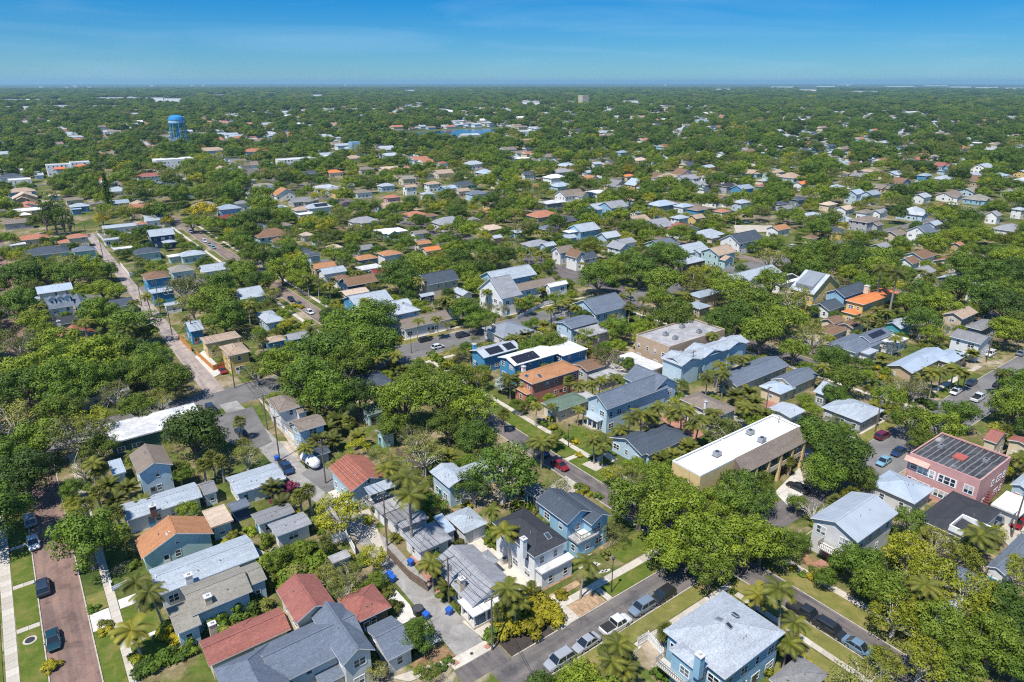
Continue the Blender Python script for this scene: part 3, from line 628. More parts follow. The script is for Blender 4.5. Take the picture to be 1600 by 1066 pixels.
def porch(B, x0, y0, x1, y1, z, roofk, rt='fl', posts=4, floor=.5, wall=None, rail=False):
    """an open porch: floor, posts, roof; in world coordinates"""
    ox, oy = B.ox, B.oy; x0 -= ox; x1 -= ox; y0 -= oy; y1 -= oy
    b = MB(); b.box(x0 + .3, y0 + .3, 0, x1 - .3, y1 - .3, floor); put('porch_floor', b.mesh('porch_floor', [M_CONC]), B.root)
    pm = MB(); pm.box(-.12, -.12, floor, .12, .12, z); pm = pm.mesh('porch_post', [M_TRIM])
    pts = []
    for k in range(posts): t = k / (posts - 1); pts += [(x0 + .5, y0 + .5 + (y1 - y0 - 1) * t), (x0 + .5 + (x1 - x0 - 1) * t, y0 + .5)]
    for p in sorted(set((round(a, 2), round(c, 2)) for a, c in pts)): put('porch_post', pm, B.root, (*p, 0))
    rb = MB(); th = .16
    if rt == 'fl': rb.box(x0, y0, z, x1, y1, z + .2)
    else:
        k = min(x1 - x0, y1 - y0) * .42; hh = k * .36
        rb.solid([(x0, y0, z), (x1, y0, z), (x1, y1, z), (x0, y1, z)], [(x0, y0, z + th), (x1, y0, z + th), (x1, y1, z + th), (x0, y1, z + th)], 0, 1); rb.f.pop(-5); rb.m.pop(-5)
        a = [(x0, y0), (x1, y0), (x1, y1), (x0, y1)]; c = [(x0 + k, y0 + k), (x1 - k, y0 + k), (x1 - k, y1 - k), (x0 + k, y1 - k)]
        for i in range(4):
            j = (i + 1) % 4; rb.poly([(*a[i], z + th), (*a[j], z + th), (*c[j], z + th + hh), (*c[i], z + th + hh)])
        rb.poly([(*q, z + th + hh) for q in c])
    put('porch_roof', rb.mesh('porch_roof', [roofmat(roofk), M_TRIM]), B.root)
    if rail:
        q = MB(); q.box(x0 + .4, y0 + .42, floor + .9, x1 - .4, y0 + .48, floor + .98); q.box(x0 + .42, y0 + .48, floor + .9, x0 + .48, y1 - .4, floor + .98)
        n = int((x1 - x0) / .35)
        for k in range(n): xx = x0 + .6 + k * .35; q.box(xx, y0 + .43, floor, xx + .04, y0 + .47, floor + .9)
        put('railing', q.mesh('railing', [M_TRIM]), B.root)
    HRECT.append((x0 + ox, y0 + oy, x1 + ox, y1 + oy))
def balcony(B, px, py, z, w, d, mat=None, face='-y', roofk=None):
    p = at(px, py, z); x, y = p[0] - B.ox, p[1] - B.oy; mat = mat or M_DARKMETAL
    b = MB(); b.box(-w / 2, -d, -.2, w / 2, 0, 0); o = put('balcony', b.mesh('balcony', [M_CONCP]), B.root, (x, y, z), FACE[face][0])
    q = MB(); q.box(-w / 2, -d, .9, w / 2, -d + .06, 1.0); q.box(-w / 2, -d + .06, .9, -w / 2 + .06, 0, 1.0); q.box(w / 2 - .06, -d + .06, .9, w / 2, 0, 1.0)
    n = int(w / .3)
    for k in range(n + 1): xx = -w / 2 + .02 + (w - .08) * k / n; q.box(xx, -d + .01, .002, xx + .05, -d + .05, .9)
    n = max(1, int(d / .3))
    for k in range(n): yy = -d + .2 + (d - .2) * k / n; q.box(-w / 2 + .005, yy, .002, -w / 2 + .05, yy + .05, .9); q.box(w / 2 - .05, yy, .002, w / 2 - .005, yy + .05, .9)
    put('railing', q.mesh('railing', [mat]), o)
    if roofk:
        r = MB(); r.solid([(-w / 2, -d - .3, 2.3), (w / 2, -d - .3, 2.3), (w / 2, 0, 2.75), (-w / 2, 0, 2.75)], [(-w / 2, -d - .3, 2.4), (w / 2, -d - .3, 2.4), (w / 2, 0, 2.85), (-w / 2, 0, 2.85)])
        put('awning', r.mesh('awning', [roofmat(roofk)]), o)
        for sx in (-w / 2 + .06, w / 2 - .06):
            t = MB(); t.box(sx - .05, -d + .02, 0.003, sx + .05, -d + .12, 2.32); put('post', t.mesh('post', [M_TRIM]), o)
def dormer(B, i, u, w=1.8, side='-'):
    """small gabled dormer on the -y slope of a ridge-along-x wing"""
    g = B.gs[i]; half = (g['y1'] - g['y0']) / 2; tp = math.tan(g['pitch']); x = g['x0'] + (g['x1'] - g['x0']) * u
    ya = g['y0'] + half * .35; yb = g['y0'] + half * .95; za = g['zt'] + half * .3 * tp; zt = g['zt'] + half * .9 * tp
    b = MB(); b.poly([(x - w / 2, ya, za), (x + w / 2, ya, za), (x + w / 2, ya, zt), (x, ya, zt + w * .3), (x - w / 2, ya, zt)]); b.poly([(x - w / 2, yb, za), (x - w / 2, ya, za), (x - w / 2, ya, zt), (x - w / 2, yb, zt)]); b.poly([(x + w / 2, ya, za), (x + w / 2, yb, za), (x + w / 2, yb, zt), (x + w / 2, ya, zt)])
    b.solid([(x - w / 2 - .2, ya - .2, zt - .08), (x, ya - .2, zt + w * .33), (x, yb, zt + w * .33), (x - w / 2 - .2, yb, zt - .08)], [(x - w / 2 - .2, ya - .2, zt + .04), (x, ya - .2, zt + w * .33 + .12), (x, yb, zt + w * .33 + .12), (x - w / 2 - .2, yb, zt + .04)], 1)
    b.solid([(x, ya - .2, zt + w * .33), (x + w / 2 + .2, ya - .2, zt - .08), (x + w / 2 + .2, yb, zt - .08), (x, yb, zt + w * .33)], [(x, ya - .2, zt + w * .33 + .12), (x + w / 2 + .2, ya - .2, zt + .04), (x + w / 2 + .2, yb, zt + .04), (x, yb, zt + w * .33 + .12)], 1)
    o = put('dormer', b.mesh('dormer', [M_TRIM, g['roof'].data.materials[0]]), B.root)
    put('window', WINFAR, o, (x, ya - .02, (za + zt) / 2 + .1), 0, (.8, 1, .9))
# ------------------------------------------------------------------ the houses, surveyed one by one (corner sightings at eave height)
Hn = house
def away(x0, y0, x1, y1): return (x0, y0, x1, y1)
# --- block between the brick street and the alley, from the near end
B = Hn('charcoal shingled house with cross gables, white walls and attached garage at the near corner', 'the charcoal gabled house',
       [('gy', 5.6, away(22.4, 66.0, 26.9, 76.6), 'bluegrey', dict(pitch=34)), ('gx', 5.0, away(14.5, 68.6, 27.0, 76.2), 'bluegrey', dict(pitch=24)), ('hy', 5.2, away(9.2, 61.0, 16.2, 75.8), 'bluegrey', dict(pitch=32)),
        ('gx', 2.9, 'L563,984 N610,1032 R648,1012 F614,964', 'bluegrey', dict(pitch=18)), ('sh', 2.9, 'N494,1062 R548,1035 F530,1030', 'bluegrey')], 'pgrey')
B = Hn('red shingled house with a two-storey tower and long low wing beside the charcoal gables', 'the red towered house',
       [('gy', 6.0, 'L428,924 N465,974 R528,947 F492,899', 'red', dict(pitch=26)), ('gx', 3.0, 'L349,985 N284,1062 F436,952', 'red', dict(pitch=21)), ('hip', 3.0, 'L349,985 N372,985 R398,972', 'red')], 'cream')
chimney(B, 331, 975, 4.0, .9, .7, 3.2, wallmat('ltan'))
Hn('square garage with red pyramid roof and dark brown walls beside the alley', 'the red garage', [('hip', 2.9, 'L525,938 N555,975 R616,949 F580,914', 'red', dict(pitch=23))], 'dbrown', name='garage', cat='garage')
B = Hn('grey-brown bungalow with white ridge caps and small blue front wing', 'the grey-brown bungalow',
       [('gx', 3.8, 'L281,921 N300,962 R396,926', 'khaki', dict(pitch=20)), ('gx', 3.1, 'L258,953 N277,992 R318,975 F296,938', 'khaki', dict(pitch=12)), ('gx', 3.6, 'N394,920 R414,902 F402,878', 'khaki', dict(pitch=16))], 'lblue')
chimney(B, 324, 932, 5.4, .9, .9, 2.4, wallmat('ltan'))
B = Hn('long low house with pale blue-white roof and white chimney', 'the long pale blue-white roof', [('gx', 3.2, 'L231,892 N250,935 R404,868', 'lgrey', dict(pitch=14))], 'white')
chimney(B, 294, 899, 5.0, 1.0, .8, 2.4)
B = Hn('bungalow with rust-orange shingle gable, teal end wall and patched rear roof', 'the rust-orange bungalow',
       [('gy', 3.0, 'L208,846 N225,877 R333,832', 'orange', dict(pitch=24)), ('fl', 2.9, 'L313,799 N335,833 R362,808 F351,792', 'ltan')], 'mint')
chimney(B, 265, 834, 5.0, .9, .7, 2.2)
B = Hn('low house with light grey roof and dark brick chimney behind palms', 'the light grey low house', [('gx', 3.0, 'L186,790 N197,815 R318,777 F303,755', 'lgrey', dict(pitch=14)), ('gx', 2.7, 'L306,758 N322,776 R338,766 F332,751', 'grey')], 'white')
chimney(B, 238, 791, 4.6, 1.0, .7, 2.2, m_plain('chimney_brick', (.16, .08, .07), .9))
B = Hn('two-storey pale blue house with taupe gable roof and white flat side porch', 'the taupe-gabled house', [('gy', 5.6, 'L188,716 N229,739 R271,727', 'taupe', dict(pitch=26)), ('fl', 3.0, 'L170,722 N176,747 R197,737 F189,718', 'pblue')], 'lblue')
Hn('long building with weathered white flat roof under big oaks', 'the weathered white roof', [('fl', 3.6, 'L161,667 N173,703 R314,650 F304,630', 'fwhite')], 'dgreen', name='building', cat='building')
Hn('long low house with lavender-grey roof hemmed in by oaks', 'the lavender-grey roof', [('gx', 3.0, 'L107,621 N120,628 R203,610', 'lav', dict(pitch=14))], 'grey')
Hn('small pale grey bungalow roof tucked behind a purple bush', None, [('gx', 3.0, 'L352,749 N373,778 R440,745 F430,722', 'lgrey', dict(pitch=12)), ('fl', 2.9, 'L384,750 N394,768 R446,748 F440,738', 'fwhite')], 'white')
Hn('low shed with pale grey roof, upper of two beside the alley', None, [('gx', 2.8, 'L393,804 N402,824 R459,799 F450,785', 'grey', dict(pitch=9))], 'white', name='shed', cat='shed')
Hn('low shed with mid grey roof, lower of two beside the alley', None, [('gx', 2.8, 'L418,820 N434,845 R490,812 F468,803', 'lav', dict(pitch=9))], 'white', name='shed', cat='shed')
Hn('dark blue metal canopy shed behind the rust-orange bungalow', None, [('fl', 2.5, 'L353,790 N365,802 R394,790 F382,781', 'bluegrey')], 'navy', name='shed', cat='shed', win=False, door=False)
Hn('low grey roof half buried in shrubs by the white fence', None, [('fl', 2.8, 'L510,872 N524,885 R548,868 F540,862', 'fgrey')], 'grey', name='shed', cat='shed', win=False, door=False)
# --- along the east side of the alley
B = Hn('garage house with red-brown hip and gable roof, awning and railed balcony', 'the red-brown alley house', [('gy', 4.4, 'L521,739 N544,766 R618,750 F556,708', 'redbrown', dict(pitch=23))], 'lblue')
balcony(B, 590, 775, 3.0, 5.2, 2.2, M_DARKMETAL, '-y', 'lgrey')
B = Hn('row of flat grey garages with white walls along the alley', 'the grey garage row', [('fl', 2.8, 'L576,786 N603,810 R643,782 F625,771', 'fgrey'), ('gx', 2.7, 'L603,809 N618,824 R660,800 F645,784', 'grey', dict(pitch=5)), ('fl', 2.6, 'L617,818 N630,829 R670,810 F657,799', 'lav')], 'white', name='garage', cat='garage', win=False)
for t in (.3, .72): gdoor(B, 0, '-x', t, 2.6, 2.1)
B = Hn('taupe-grey pyramid-roofed cottage with white walls beside the brown fence', 'the pyramid-roofed cottage', [('hip', 3.0, 'L629,835 N655,866 R707,840 F676,816', 'lav')], 'white')
Hn('blue metal lean-to roof between two hip-roofed garages', None, [('sh', 2.6, 'L679,816 N698,834 R711,829 F690,807', 'pblue')], 'grey', name='shed', cat='shed', win=False, door=False)
B = Hn('pale grey-green hip-roofed garage at the head of the drive', 'the pale hip-roofed garage', [('hip', 2.9, 'L692,808 N728,833 R764,818 F732,793', 'lgrey')], 'pgrey', name='garage', cat='garage', win=False)
gdoor(B, 0, '-y', .72, 2.6)
B = Hn('grey bungalow with white ridge line, stone chimney and white awning by the alley', 'the grey corner bungalow', [('gy', 3.1, 'L668,884 N738,942 R812,919', 'lav', dict(pitch=23)), ('hip', 3.0, 'L740,872 N758,886 R781,878 F762,858', 'lav'), ('hip', 3.0, 'N698,892 R722,884 F705,876', 'lav')], 'white')
chimney(B, 721, 905, 5.4, .9, .7, 3.0, wallmat('ltan')); p = at(752, 941, 2.7); porch(B, p[0] - 2.8, p[1] - 2.0, p[0] + 2.6, p[1] + 2.2, 2.7, 'white', 'fl', 3)
B = Hn('two-storey white house with dark slate hip roof and grey flat front porch', 'the dark slate hip house', [('hy', 6.0, 'L776,815 N828,876 R888,846 F819,794', 'char', dict(pitch=22)), ('fl', 3.2, 'L834,889 N847,900 R899,872 F880,861', 'fwhite')], 'white')
chimney(B, 818, 842, 8.6, .8, .8, 3.4); skylight(B, 856, 838, 7.5)
B = Hn('two-storey pale blue house with slate twin gables and corner balcony', 'the twin-gabled pale blue house', [('gy', 6.2, 'L840,788 N888,820 R930,800 F872,763', 'slate', dict(pitch=27)), ('gy', 5.6, 'N925,822 R956,806 F905,772', 'slate', dict(pitch=27)), ('fl', 3.1, 'L880,838 N905,851 R935,836', 'fgrey')], 'sky')
balcony(B, 906, 826, 3.4, 4.2, 2.6, M_DARKMETAL)
Hn('low dark-roofed garage in the oak shade behind the twin gables', None, [('hip', 2.8, 'L823,757 N830,786 R856,772 F840,754', 'grey')], 'slatew', name='garage', cat='garage')
Hn('white house with grey roof and many windows under the gnarled oak', None, [('gy', 4.6, 'L670,738 N704,764 R738,748', 'lgrey', dict(pitch=18)), ('gx', 4.0, 'L708,738 N722,750 R778,724 F764,712', 'lgrey')], 'lblue')
Hn('small teal-green roof under trees above the red-brown alley house', None, [('gx', 3.0, 'L586,674 N597,684 R618,676', 'tealgrey')], 'mint', name='shed', cat='shed')
B = Hn('garage apartment with brown gable roof and white walls beside the camper', 'the brown garage apartment', [('gx', 5.4, 'L453,658 N464,677 R508,664 F497,648', 'taupe', dict(pitch=16))], 'lblue')
B = Hn('two-storey white house with brown hip roof at the avenue corner by the alley', 'the brown-roofed white house', [('hy', 5.4, 'L419,631 N441,649 R468,632 F447,609', 'taupe', dict(pitch=24)), ('gx', 4.4, 'L460,640 N467,650 R478,640', 'taupe')], 'white')
Hn('dark grey gabled garden shed beside the white camper', None, [('gx', 2.2, 'L487,704 N491,716 R515,706 F507,696', 'slate', dict(pitch=14))], 'grey', name='shed', cat='shed', win=False)
Hn('dark slate hip roof almost swallowed by the big oaks', 'the oak-hidden slate roof', [('hx', 3.2, 'L557,588 N577,616 R610,593', 'slate', dict(pitch=18))], 'tan')
Hn('green-roofed cottage hidden between large oaks', None, [('gx', 3.0, 'L565,636 N573,655 R596,640', 'green')], 'mint')
# --- east of the second street
B = Hn('tall pale blue house with slate cross gables and columned front porch', 'the tall blue gabled house', [('gx', 6.3, 'L914,624 N948,640 R1046,606', 'bluegrey', dict(pitch=33)), ('gy', 6.3, 'N1020,612 R1054,603 F1020,575', 'bluegrey', dict(pitch=30))], 'lblue')
x0, y0, x1, y1 = parse('L907,646 N936,662 R952,650', 3.0); porch(B, x0, y0, x0 + 3.6, y1, 3.0, 'pblue', 'hip', 4)
B = Hn('two-storey coral house with orange hip roof and orange side porch roof', 'the coral two-storey house', [('hx', 6.0, 'L805,587 N833,602 R905,577 F881,562', 'orange'), ('hip', 3.1, 'L804,605 N823,619 R838,612', 'orange')], 'coral')
chimney(B, 818, 573, 7.6, .9, .8, 3); skylight(B, 823, 588, 7.0); skylight(B, 843, 588, 7.0)
Hn('green hip-roofed bungalow between the coral house and the tall blue gables', 'the green hip-roofed bungalow', [('hx', 3.1, 'L851,634 N871,643 R919,628 F893,608', 'green', dict(pitch=20)), ('fl', 3.0, 'L890,622 N905,630 R925,618 F912,610', 'fgrey')], 'cream')
B = Hn('blue house with white roof in two levels and one black solar array', 'the white-roofed blue house', [('gx', 5.6, 'L776,558 N804,573 R865,555 F849,540', 'white', dict(pitch=15)), ('hx', 5.6, 'L856,546 N881,558 R918,545 F886,532', 'white', dict(pitch=13))], 'blue')
solar(B, 0, '-', .08, .62, .1, .92, 6, 3); chimney(B, 818, 573, 5.0, .7, .7, 2)
B = Hn('blue house with pale metal roof and two black solar arrays', 'the twin solar-array house', [('gx', 4.6, 'L732,549 N760,561 R810,544 F795,532', 'silver', dict(pitch=17))], 'blue')
solar(B, 0, '-', .18, .55, .12, .9, 5, 3); solar(B, 0, '-', .64, .88, .12, .9, 3, 3); chimney(B, 741, 538, 6.2, .9, .9, 3, wallmat('blue'))
B = Hn('low house with grey standing-seam hip roof and white ridge vent', 'the grey metal hip roof', [('hip', 3.2, 'L755,514 N787,529 R833,517 F799,500', 'mgrey', dict(pitch=20))], 'pgrey')
chimney(B, 771, 508, 5.0, .8, .8, 2.4, wallmat('ltan'))
B = Hn('slate-roofed white house with wide gable and white two-storey garage in front', 'the slate-gabled white house', [('gx', 5.8, 'L904,479 N925,493 R981,480 F934,461', 'bluegrey', dict(pitch=27)), ('gx', 5.6, 'L867,504 N890,513 R938,504 F910,492', 'bluegrey', dict(pitch=12))], 'lblue')
gdoor(B, 1, '-x', .5, 5)
Hn('pinkish two-storey carriage house with teal doors and flat grey roof', 'the teal-doored carriage house', [('fl', 5.4, 'L901,519 N931,531 R949,513 F925,507', 'fgrey')], 'ltan', name='garage', cat='garage')
B = Hn('tan brick apartment block with stained flat grey roof', 'the tan brick apartments', [('fp', 7.2, 'L997,523 N1047,546 R1129,514 F1080,498', 'fgrey')], 'brick', name='apartment_building', cat='apartment building', door=False)
for q in ((1040, 524), (1066, 512), (1092, 520), (1055, 530)): roof_unit(B, *q, 7.1)
B = Hn('open carport with white flat roof along the back alley', 'the white alley carport', [('fl', 2.6, 'L968,560 N1020,581 R1036,573 F983,549', 'fwhite')], 'ltan', name='carport', cat='carport', win=False, door=False)
B = Hn('long pale blue house with light grey cross-gabled roof and alley garage', 'the long cross-gabled house', [('gx', 6.0, 'L1036,560 N1068,573 R1165,535 F1146,524', 'lgrey', dict(pitch=20)), ('gy', 6.0, 'N1068,574 R1090,563 F1068,548', 'lgrey', dict(pitch=18)), ('gy', 6.0, 'N1102,560 R1124,551 F1104,536', 'lgrey', dict(pitch=18)), ('gy', 6.0, 'N1140,547 R1163,538 F1146,528', 'lgrey', dict(pitch=18))], 'lblue')
gdoor(B, 0, '-x', .45, 4.8)
B = Hn('blue-grey gabled bungalow with white barge boards and long rear wing', 'the blue-grey long bungalow', [('gx', 3.3, 'L1103,593 N1160,601 R1228,574 F1198,555', 'bluegrey', dict(pitch=19))], 'ltan')
B = Hn('grey gabled bungalow with pale metal front porch hip', 'the metal-porched bungalow', [('gx', 3.4, 'L1200,592 N1240,606 R1273,590 F1256,575', 'bluegrey', dict(pitch=24)), ('hip', 3.0, 'L1188,605 N1226,619 R1240,604 F1204,594', 'pblue')], 'cream')
B = Hn('two-storey house with wide brown hip roof behind palms', 'the brown hip house', [('hx', 4.8, 'L1057,627 N1130,650 R1153,638 F1089,613', 'taupe', dict(pitch=18))], 'white')
chimney(B, 1103, 628, 7.4, .5, .5, 4)
B = Hn('low slate-roofed house with white gable trim facing the red car', 'the low slate house', [('hx', 3.1, 'L965,690 N1012,706 R1090,686 F1040,662', 'slate', dict(pitch=18)), ('gx', 3.1, 'L950,685 N1006,712 R1030,700', 'slate', dict(pitch=20))], 'lblue')
B = Hn('yellow stucco block with long white flat roof, brown mansard and arched windows', 'the white-roofed yellow block', [('fp', 8.2, 'L1054,722 N1096,748 R1244,668 F1208,647', 'white', dict(trimk='bright'))], 'ochre', name='apartment_building', cat='apartment building', faces='+x+y', door=False)
g = B.gs[0]; mb = MB(); xa, xb = g['x0'] + (g['x1'] - g['x0']) * .31, g['x1'] - 1
mb.solid([(xa, g['y0'] - 2.4, 6.2), (xb, g['y0'] - 2.4, 6.2), (xb, g['y0'] - .01, 6.2), (xa, g['y0'] - .01, 6.2)], [(xa, g['y0'] - 2.2, 6.4), (xb, g['y0'] - 2.2, 6.4), (xb, g['y0'] - .01, 8.6), (xa, g['y0'] - .01, 8.6)])
put('mansard', mb.mesh('mansard', [roofmat('taupe')]), B.root)
cm = MB(); cm.box(-.3, -.3, 0, .3, .3, 6.2); cm = cm.mesh('column', [wallmat('ochre')])
for k in range(6): put('column', cm, B.root, (xa + .4 + (xb - xa - .8) * k / 5, g['y0'] - 2.0, 0))
for k in range(5):
    b = MB(); L = (xb - xa - .8) / 5 - .65; b.box(-L / 2, -.1, 0, L / 2, .1, 1.0); put('parapet', b.mesh('parapet', [wallmat('cream')]), B.root, (xa + .4 + (xb - xa - .8) * (k + .5) / 5, g['y0'] - 2.0, 3.1))
    b = MB(); b.box(-L / 2, -2.0, -.2, L / 2, 0, 0); put('gallery_floor', b.mesh('gallery_floor', [M_CONC]), B.root, (xa + .4 + (xb - xa - .8) * (k + .5) / 5, g['y0'] - .02, 3.1))
    add_window(B.root, xa + .4 + (xb - xa - .8) * (k + .5) / 5, g['y0'], 1.5, '-y', 2.2, 1.9, True, 2); add_window(B.root, xa + .4 + (xb - xa - .8) * (k + .5) / 5, g['y0'], 4.6, '-y', 2.2, 1.7, True, 2)
def arch_mesh():
    b = MB(); n = 9; o = [(-.5, 0), (.5, 0)] + [(.5 * math.cos(math.pi * k / n), 1 + .5 * math.sin(math.pi * k / n)) for k in range(n + 1)]
    b.solid([(x * 1.2, .02, z * 1.08 - .04) for x, z in o], [(x * 1.2, -.05, z * 1.08 - .04) for x, z in o], 0); b.poly([(x, -.056, z) for x, z in o], 1); return b.mesh('arched_window', [wallmat('cream'), M_GLASS])
AW = arch_mesh()
for yy in (.18, .42):
    for zz in (1.0, 4.2): put('arched_window', AW, B.root, (g['x0'] - .01, g['y0'] + (g['y1'] - g['y0']) * yy, zz), -math.pi / 2, (1.2, 1, 1.1))
vb = MB(); vb.tube([(0, 0, 0), (0, 0, 1.0), (.3, 0, 1.3)], .12, 6); p = at(1216, 662, 8); put('vent_pipe', vb.mesh('vent_pipe', [M_STEEL]), B.root, (p[0] - B.ox, p[1] - B.oy, 8))
b = MB(); b.box(g['x0'] + (g['x1'] - g['x0']) * .44, g['y0'] + .32, 8.02, g['x0'] + (g['x1'] - g['x0']) * .46, g['y1'] - .32, 8.35); put('roof_upstand', b.mesh('roof_upstand', [roofmat('white')]), B.root)
for q in ((1190, 690), (1120, 712), (1172, 678)): roof_unit(B, *q, 8.1)
Hn('low pale grey metal roof behind the white-roofed yellow block', None, [('gx', 3.0, 'L1200,640 N1232,652 R1268,642 F1216,630', 'silver', dict(pitch=8))], 'white')
# --- lower right
B = Hn('two-storey white house with ribbed metal gable roof and front balcony', 'the ribbed metal-roofed house', [('gx', 6.1, 'L1262,813 N1346,847 R1404,801 F1328,770', 'corr', dict(pitch=21))], 'pgrey', faces='-y+x+y')
p = at(1312, 850, 3.2); balcony(B, 1306, 858, 3.0, 4.4, 1.8, m_plain('brown_rail', (.13, .09, .07), .7), '-x'); 
g = B.gs[0]
for t, zz in ((.30, 4.6), (.22, 4.6), (.72, 1.7), (.62, 1.7), (.34, 1.6), (.85, 4.7), (.75, 4.7)): add_window(B.root, g['wx0'], g['wy0'] + (g['wy1'] - g['wy0']) * t, zz, '-x', .95, 1.6, True, 1)
for k in range(5):
    b = MB(); b.box(-1.0, -.9, 0, 1.0, .9, .17 * (5 - k)); q = at(1284, 888, 0); put('step', b.mesh('step', [M_PAVER]), B.root, (q[0] - B.ox - k * .34, q[1] - B.oy, 0))
B = Hn('single-storey house with pale blue-grey hip roof between ribbed metal and pink block', 'the pale blue-grey hip house', [('hx', 3.2, 'L1360,755 N1427,790 R1462,765 F1389,735', 'pblue', dict(pitch=17))], 'pgrey')
B = Hn('pink two-storey apartment block with streaked black flat roof', 'the pink apartment block', [('fp', 7.4, 'L1420,711 N1538,753 R1577,714 F1470,678', 'fdark')], 'pink', name='apartment_building', cat='apartment building', door=False, faces='-y+x+y')
g = B.gs[0]
for t, zz, w, h, c in ((.9, 5.4, 1.5, 1.7, 1), (.72, 5.0, 3.4, 1.7, 3), (.42, 5.0, 3.4, 1.7, 3), (.12, 5.0, 1.7, 1.8, 2), (.9, 2.0, 1.5, 1.7, 1), (.76, 1.9, 3.4, 1.6, 3), (.12, 1.8, 1.7, 1.6, 2), (.45, 1.8, 3.0, 1.6, 3)):
    add_window(B.root, g['wx0'], g['y0'] + (g['y1'] - g['y0']) * t, zz, '-x', w, h, True, c)
b = MB(); L = 4.4; yc = g['y0'] + (g['y1'] - g['y0']) * .86; b.solid([(g['x0'] - 1.0, yc - L / 2, 6.3), (g['x0'] - .01, yc - L / 2, 6.3), (g['x0'] - .01, yc + L / 2, 6.3), (g['x0'] - 1.0, yc + L / 2, 6.3)], [(g['x0'] - .9, yc - L / 2, 6.4), (g['x0'] - .01, yc - L / 2, 7.0), (g['x0'] - .01, yc + L / 2, 7.0), (g['x0'] - .9, yc + L / 2, 6.4)])
put('tiled_canopy', b.mesh('tiled_canopy', [m_shingle('pinktile', (.62, .36, .30))]), B.root)
b = MB(); b.box(-1.3, -1.0, 0, 1.3, 1.0, .35); p = at(1500, 716, 7.1); put('roof_hatch', b.mesh('roof_hatch', [m_plain('hatch_red', (.35, .09, .07), .8)]), B.root, (p[0] - B.ox, p[1] - B.oy, 7.15))
for q in ((1470, 700), (1540, 722)): roof_unit(B, *q, 7.3, 1.1, .9, .8)
b = MB(); n = 9                                              # fire stair on the end wall
for k in range(n): b.box(k * .45, -1.1, .4 + k * .33, k * .45 + .5, -.05, .45 + k * .33)
b.tube([(0, -1.1, 1.3), (n * .45, -1.1, 1.3 + n * .33)], .04, 5); put('fire_stair', b.mesh('fire_stair', [m_plain('stair_red', (.16, .05, .05), .7)]), B.root, (g['x0'] + 2.5, g['y0'], 0))
B = Hn('low building with broad black hip roof around a small white light well', 'the black courtyard roof', [('hx', 3.8, 'L1438,806 N1506,853 R1566,799 F1488,769', 'char', dict(pitch=9))], 'white')
b = MB(); p = at(1516, 822, 5.0); b.box(-2.6, -2.2, -2.2, 2.6, -2.0, .7); b.box(-2.6, 2.0, -2.2, 2.6, 2.2, .7); b.box(-2.6, -2.0, -2.2, -2.4, 2.0, .7); b.box(2.4, -2.0, -2.2, 2.6, 2.0, .7); put('light_well', b.mesh('light_well', [wallmat('bright')]), B.root, (p[0] - B.ox, p[1] - B.oy, 4.4))
Hn('open carport with white flat roof beside the pink apartment block', 'the white carport by the pink block', [('fl', 2.7, 'L1549,788 N1580,806 R1630,790 F1572,770', 'white')], 'pgrey', name='carport', cat='carport', win=False, door=False)
B = Hn('cream stucco house with red tile gable and flat white annexe', 'the red-tiled cream house', [('gy', 4.6, 'L1535,684 N1550,694 R1578,684 F1562,672', 'red', dict(pitch=24)), ('gx', 4.2, 'L1560,680 N1575,692 R1640,712 F1610,680', 'red', dict(pitch=14))], 'cream')
Hn('narrow pale metal roof at the right edge beside the white carport', None, [('gx', 3.4, 'L1585,752 N1592,772 R1640,750', 'pblue')], 'lblue')
Hn('slate-roofed house under spring oaks at the right edge', None, [('gx', 3.6, 'L1538,880 N1560,900 R1630,850 F1600,838', 'bluegrey')], 'white')
Hn('white gabled house glimpsed through the big spring oaks', None, [('gy', 4.4, 'L1480,905 N1505,935 R1560,915', 'bluegrey')], 'white')
Hn('low white house hidden deep under the lower-right oaks', None, [('gx', 3.4, 'L1440,960 N1470,985 R1530,955', 'lgrey')], 'white')
B = Hn('large sky blue house with pale grey hip roof and rooftop skylights', 'the sky blue hip house', [('hip', 6.4, 'L1033,989 N1138,1062 R1228,987 F1128,925', 'pale', dict(pitch=18)), ('hx', 6.3, 'L1043,1014 N1092,1053 R1112,1036 F1070,1000', 'pale', dict(pitch=16))], 'sky')
chimney(B, 1094, 1024, 9.0, .9, .9, 3.4, wallmat('sky'))
for q in ((1124, 968), (1149, 961), (1139, 978)): skylight(B, *q, 9.6, 0, .7, 1.0)
p = at(1066, 1052, 3.2); balcony(B, 1060, 1046, 3.2, 5.0, 1.6, M_STEEL, '-x')
Hn('grey hip-roofed garage at the bottom edge beside the sky blue house', None, [('hip', 2.8, 'L1196,1062 N1250,1096 R1298,1052 F1248,1028', 'grey', dict(pitch=18))], 'pgrey', name='garage', cat='garage')
# --- beyond the avenue on the right
B = Hn('corner house with long pale blue-grey gable roof beside the wide avenue', 'the avenue corner house', [('gx', 3.3, 'L1384,572 N1426,584 R1482,556 F1448,543', 'pblue', dict(pitch=19)), ('hx', 3.1, 'L1458,560 N1485,570 R1516,554 F1476,545', 'pblue', dict(pitch=14))], 'tan')
B = Hn('two-storey white garage apartment with grey roof and outside stair on the avenue', 'the white garage apartment', [('gy', 5.6, 'L1488,527 N1536,540 R1548,528 F1502,514', 'grey', dict(pitch=16))], 'white'); gdoor(B, 0, '-x', .25, 3.4)
Hn('dark grey hip-roofed house behind the white garage apartment', None, [('hx', 4.6, 'L1510,510 N1536,519 R1556,504', 'grey')], 'slatew')
Hn('two-storey house with tan gable roof above a flowering tree', None, [('gx', 5.4, 'L1478,490 N1500,502 R1521,492 F1502,478', 'tan')], 'ltan')
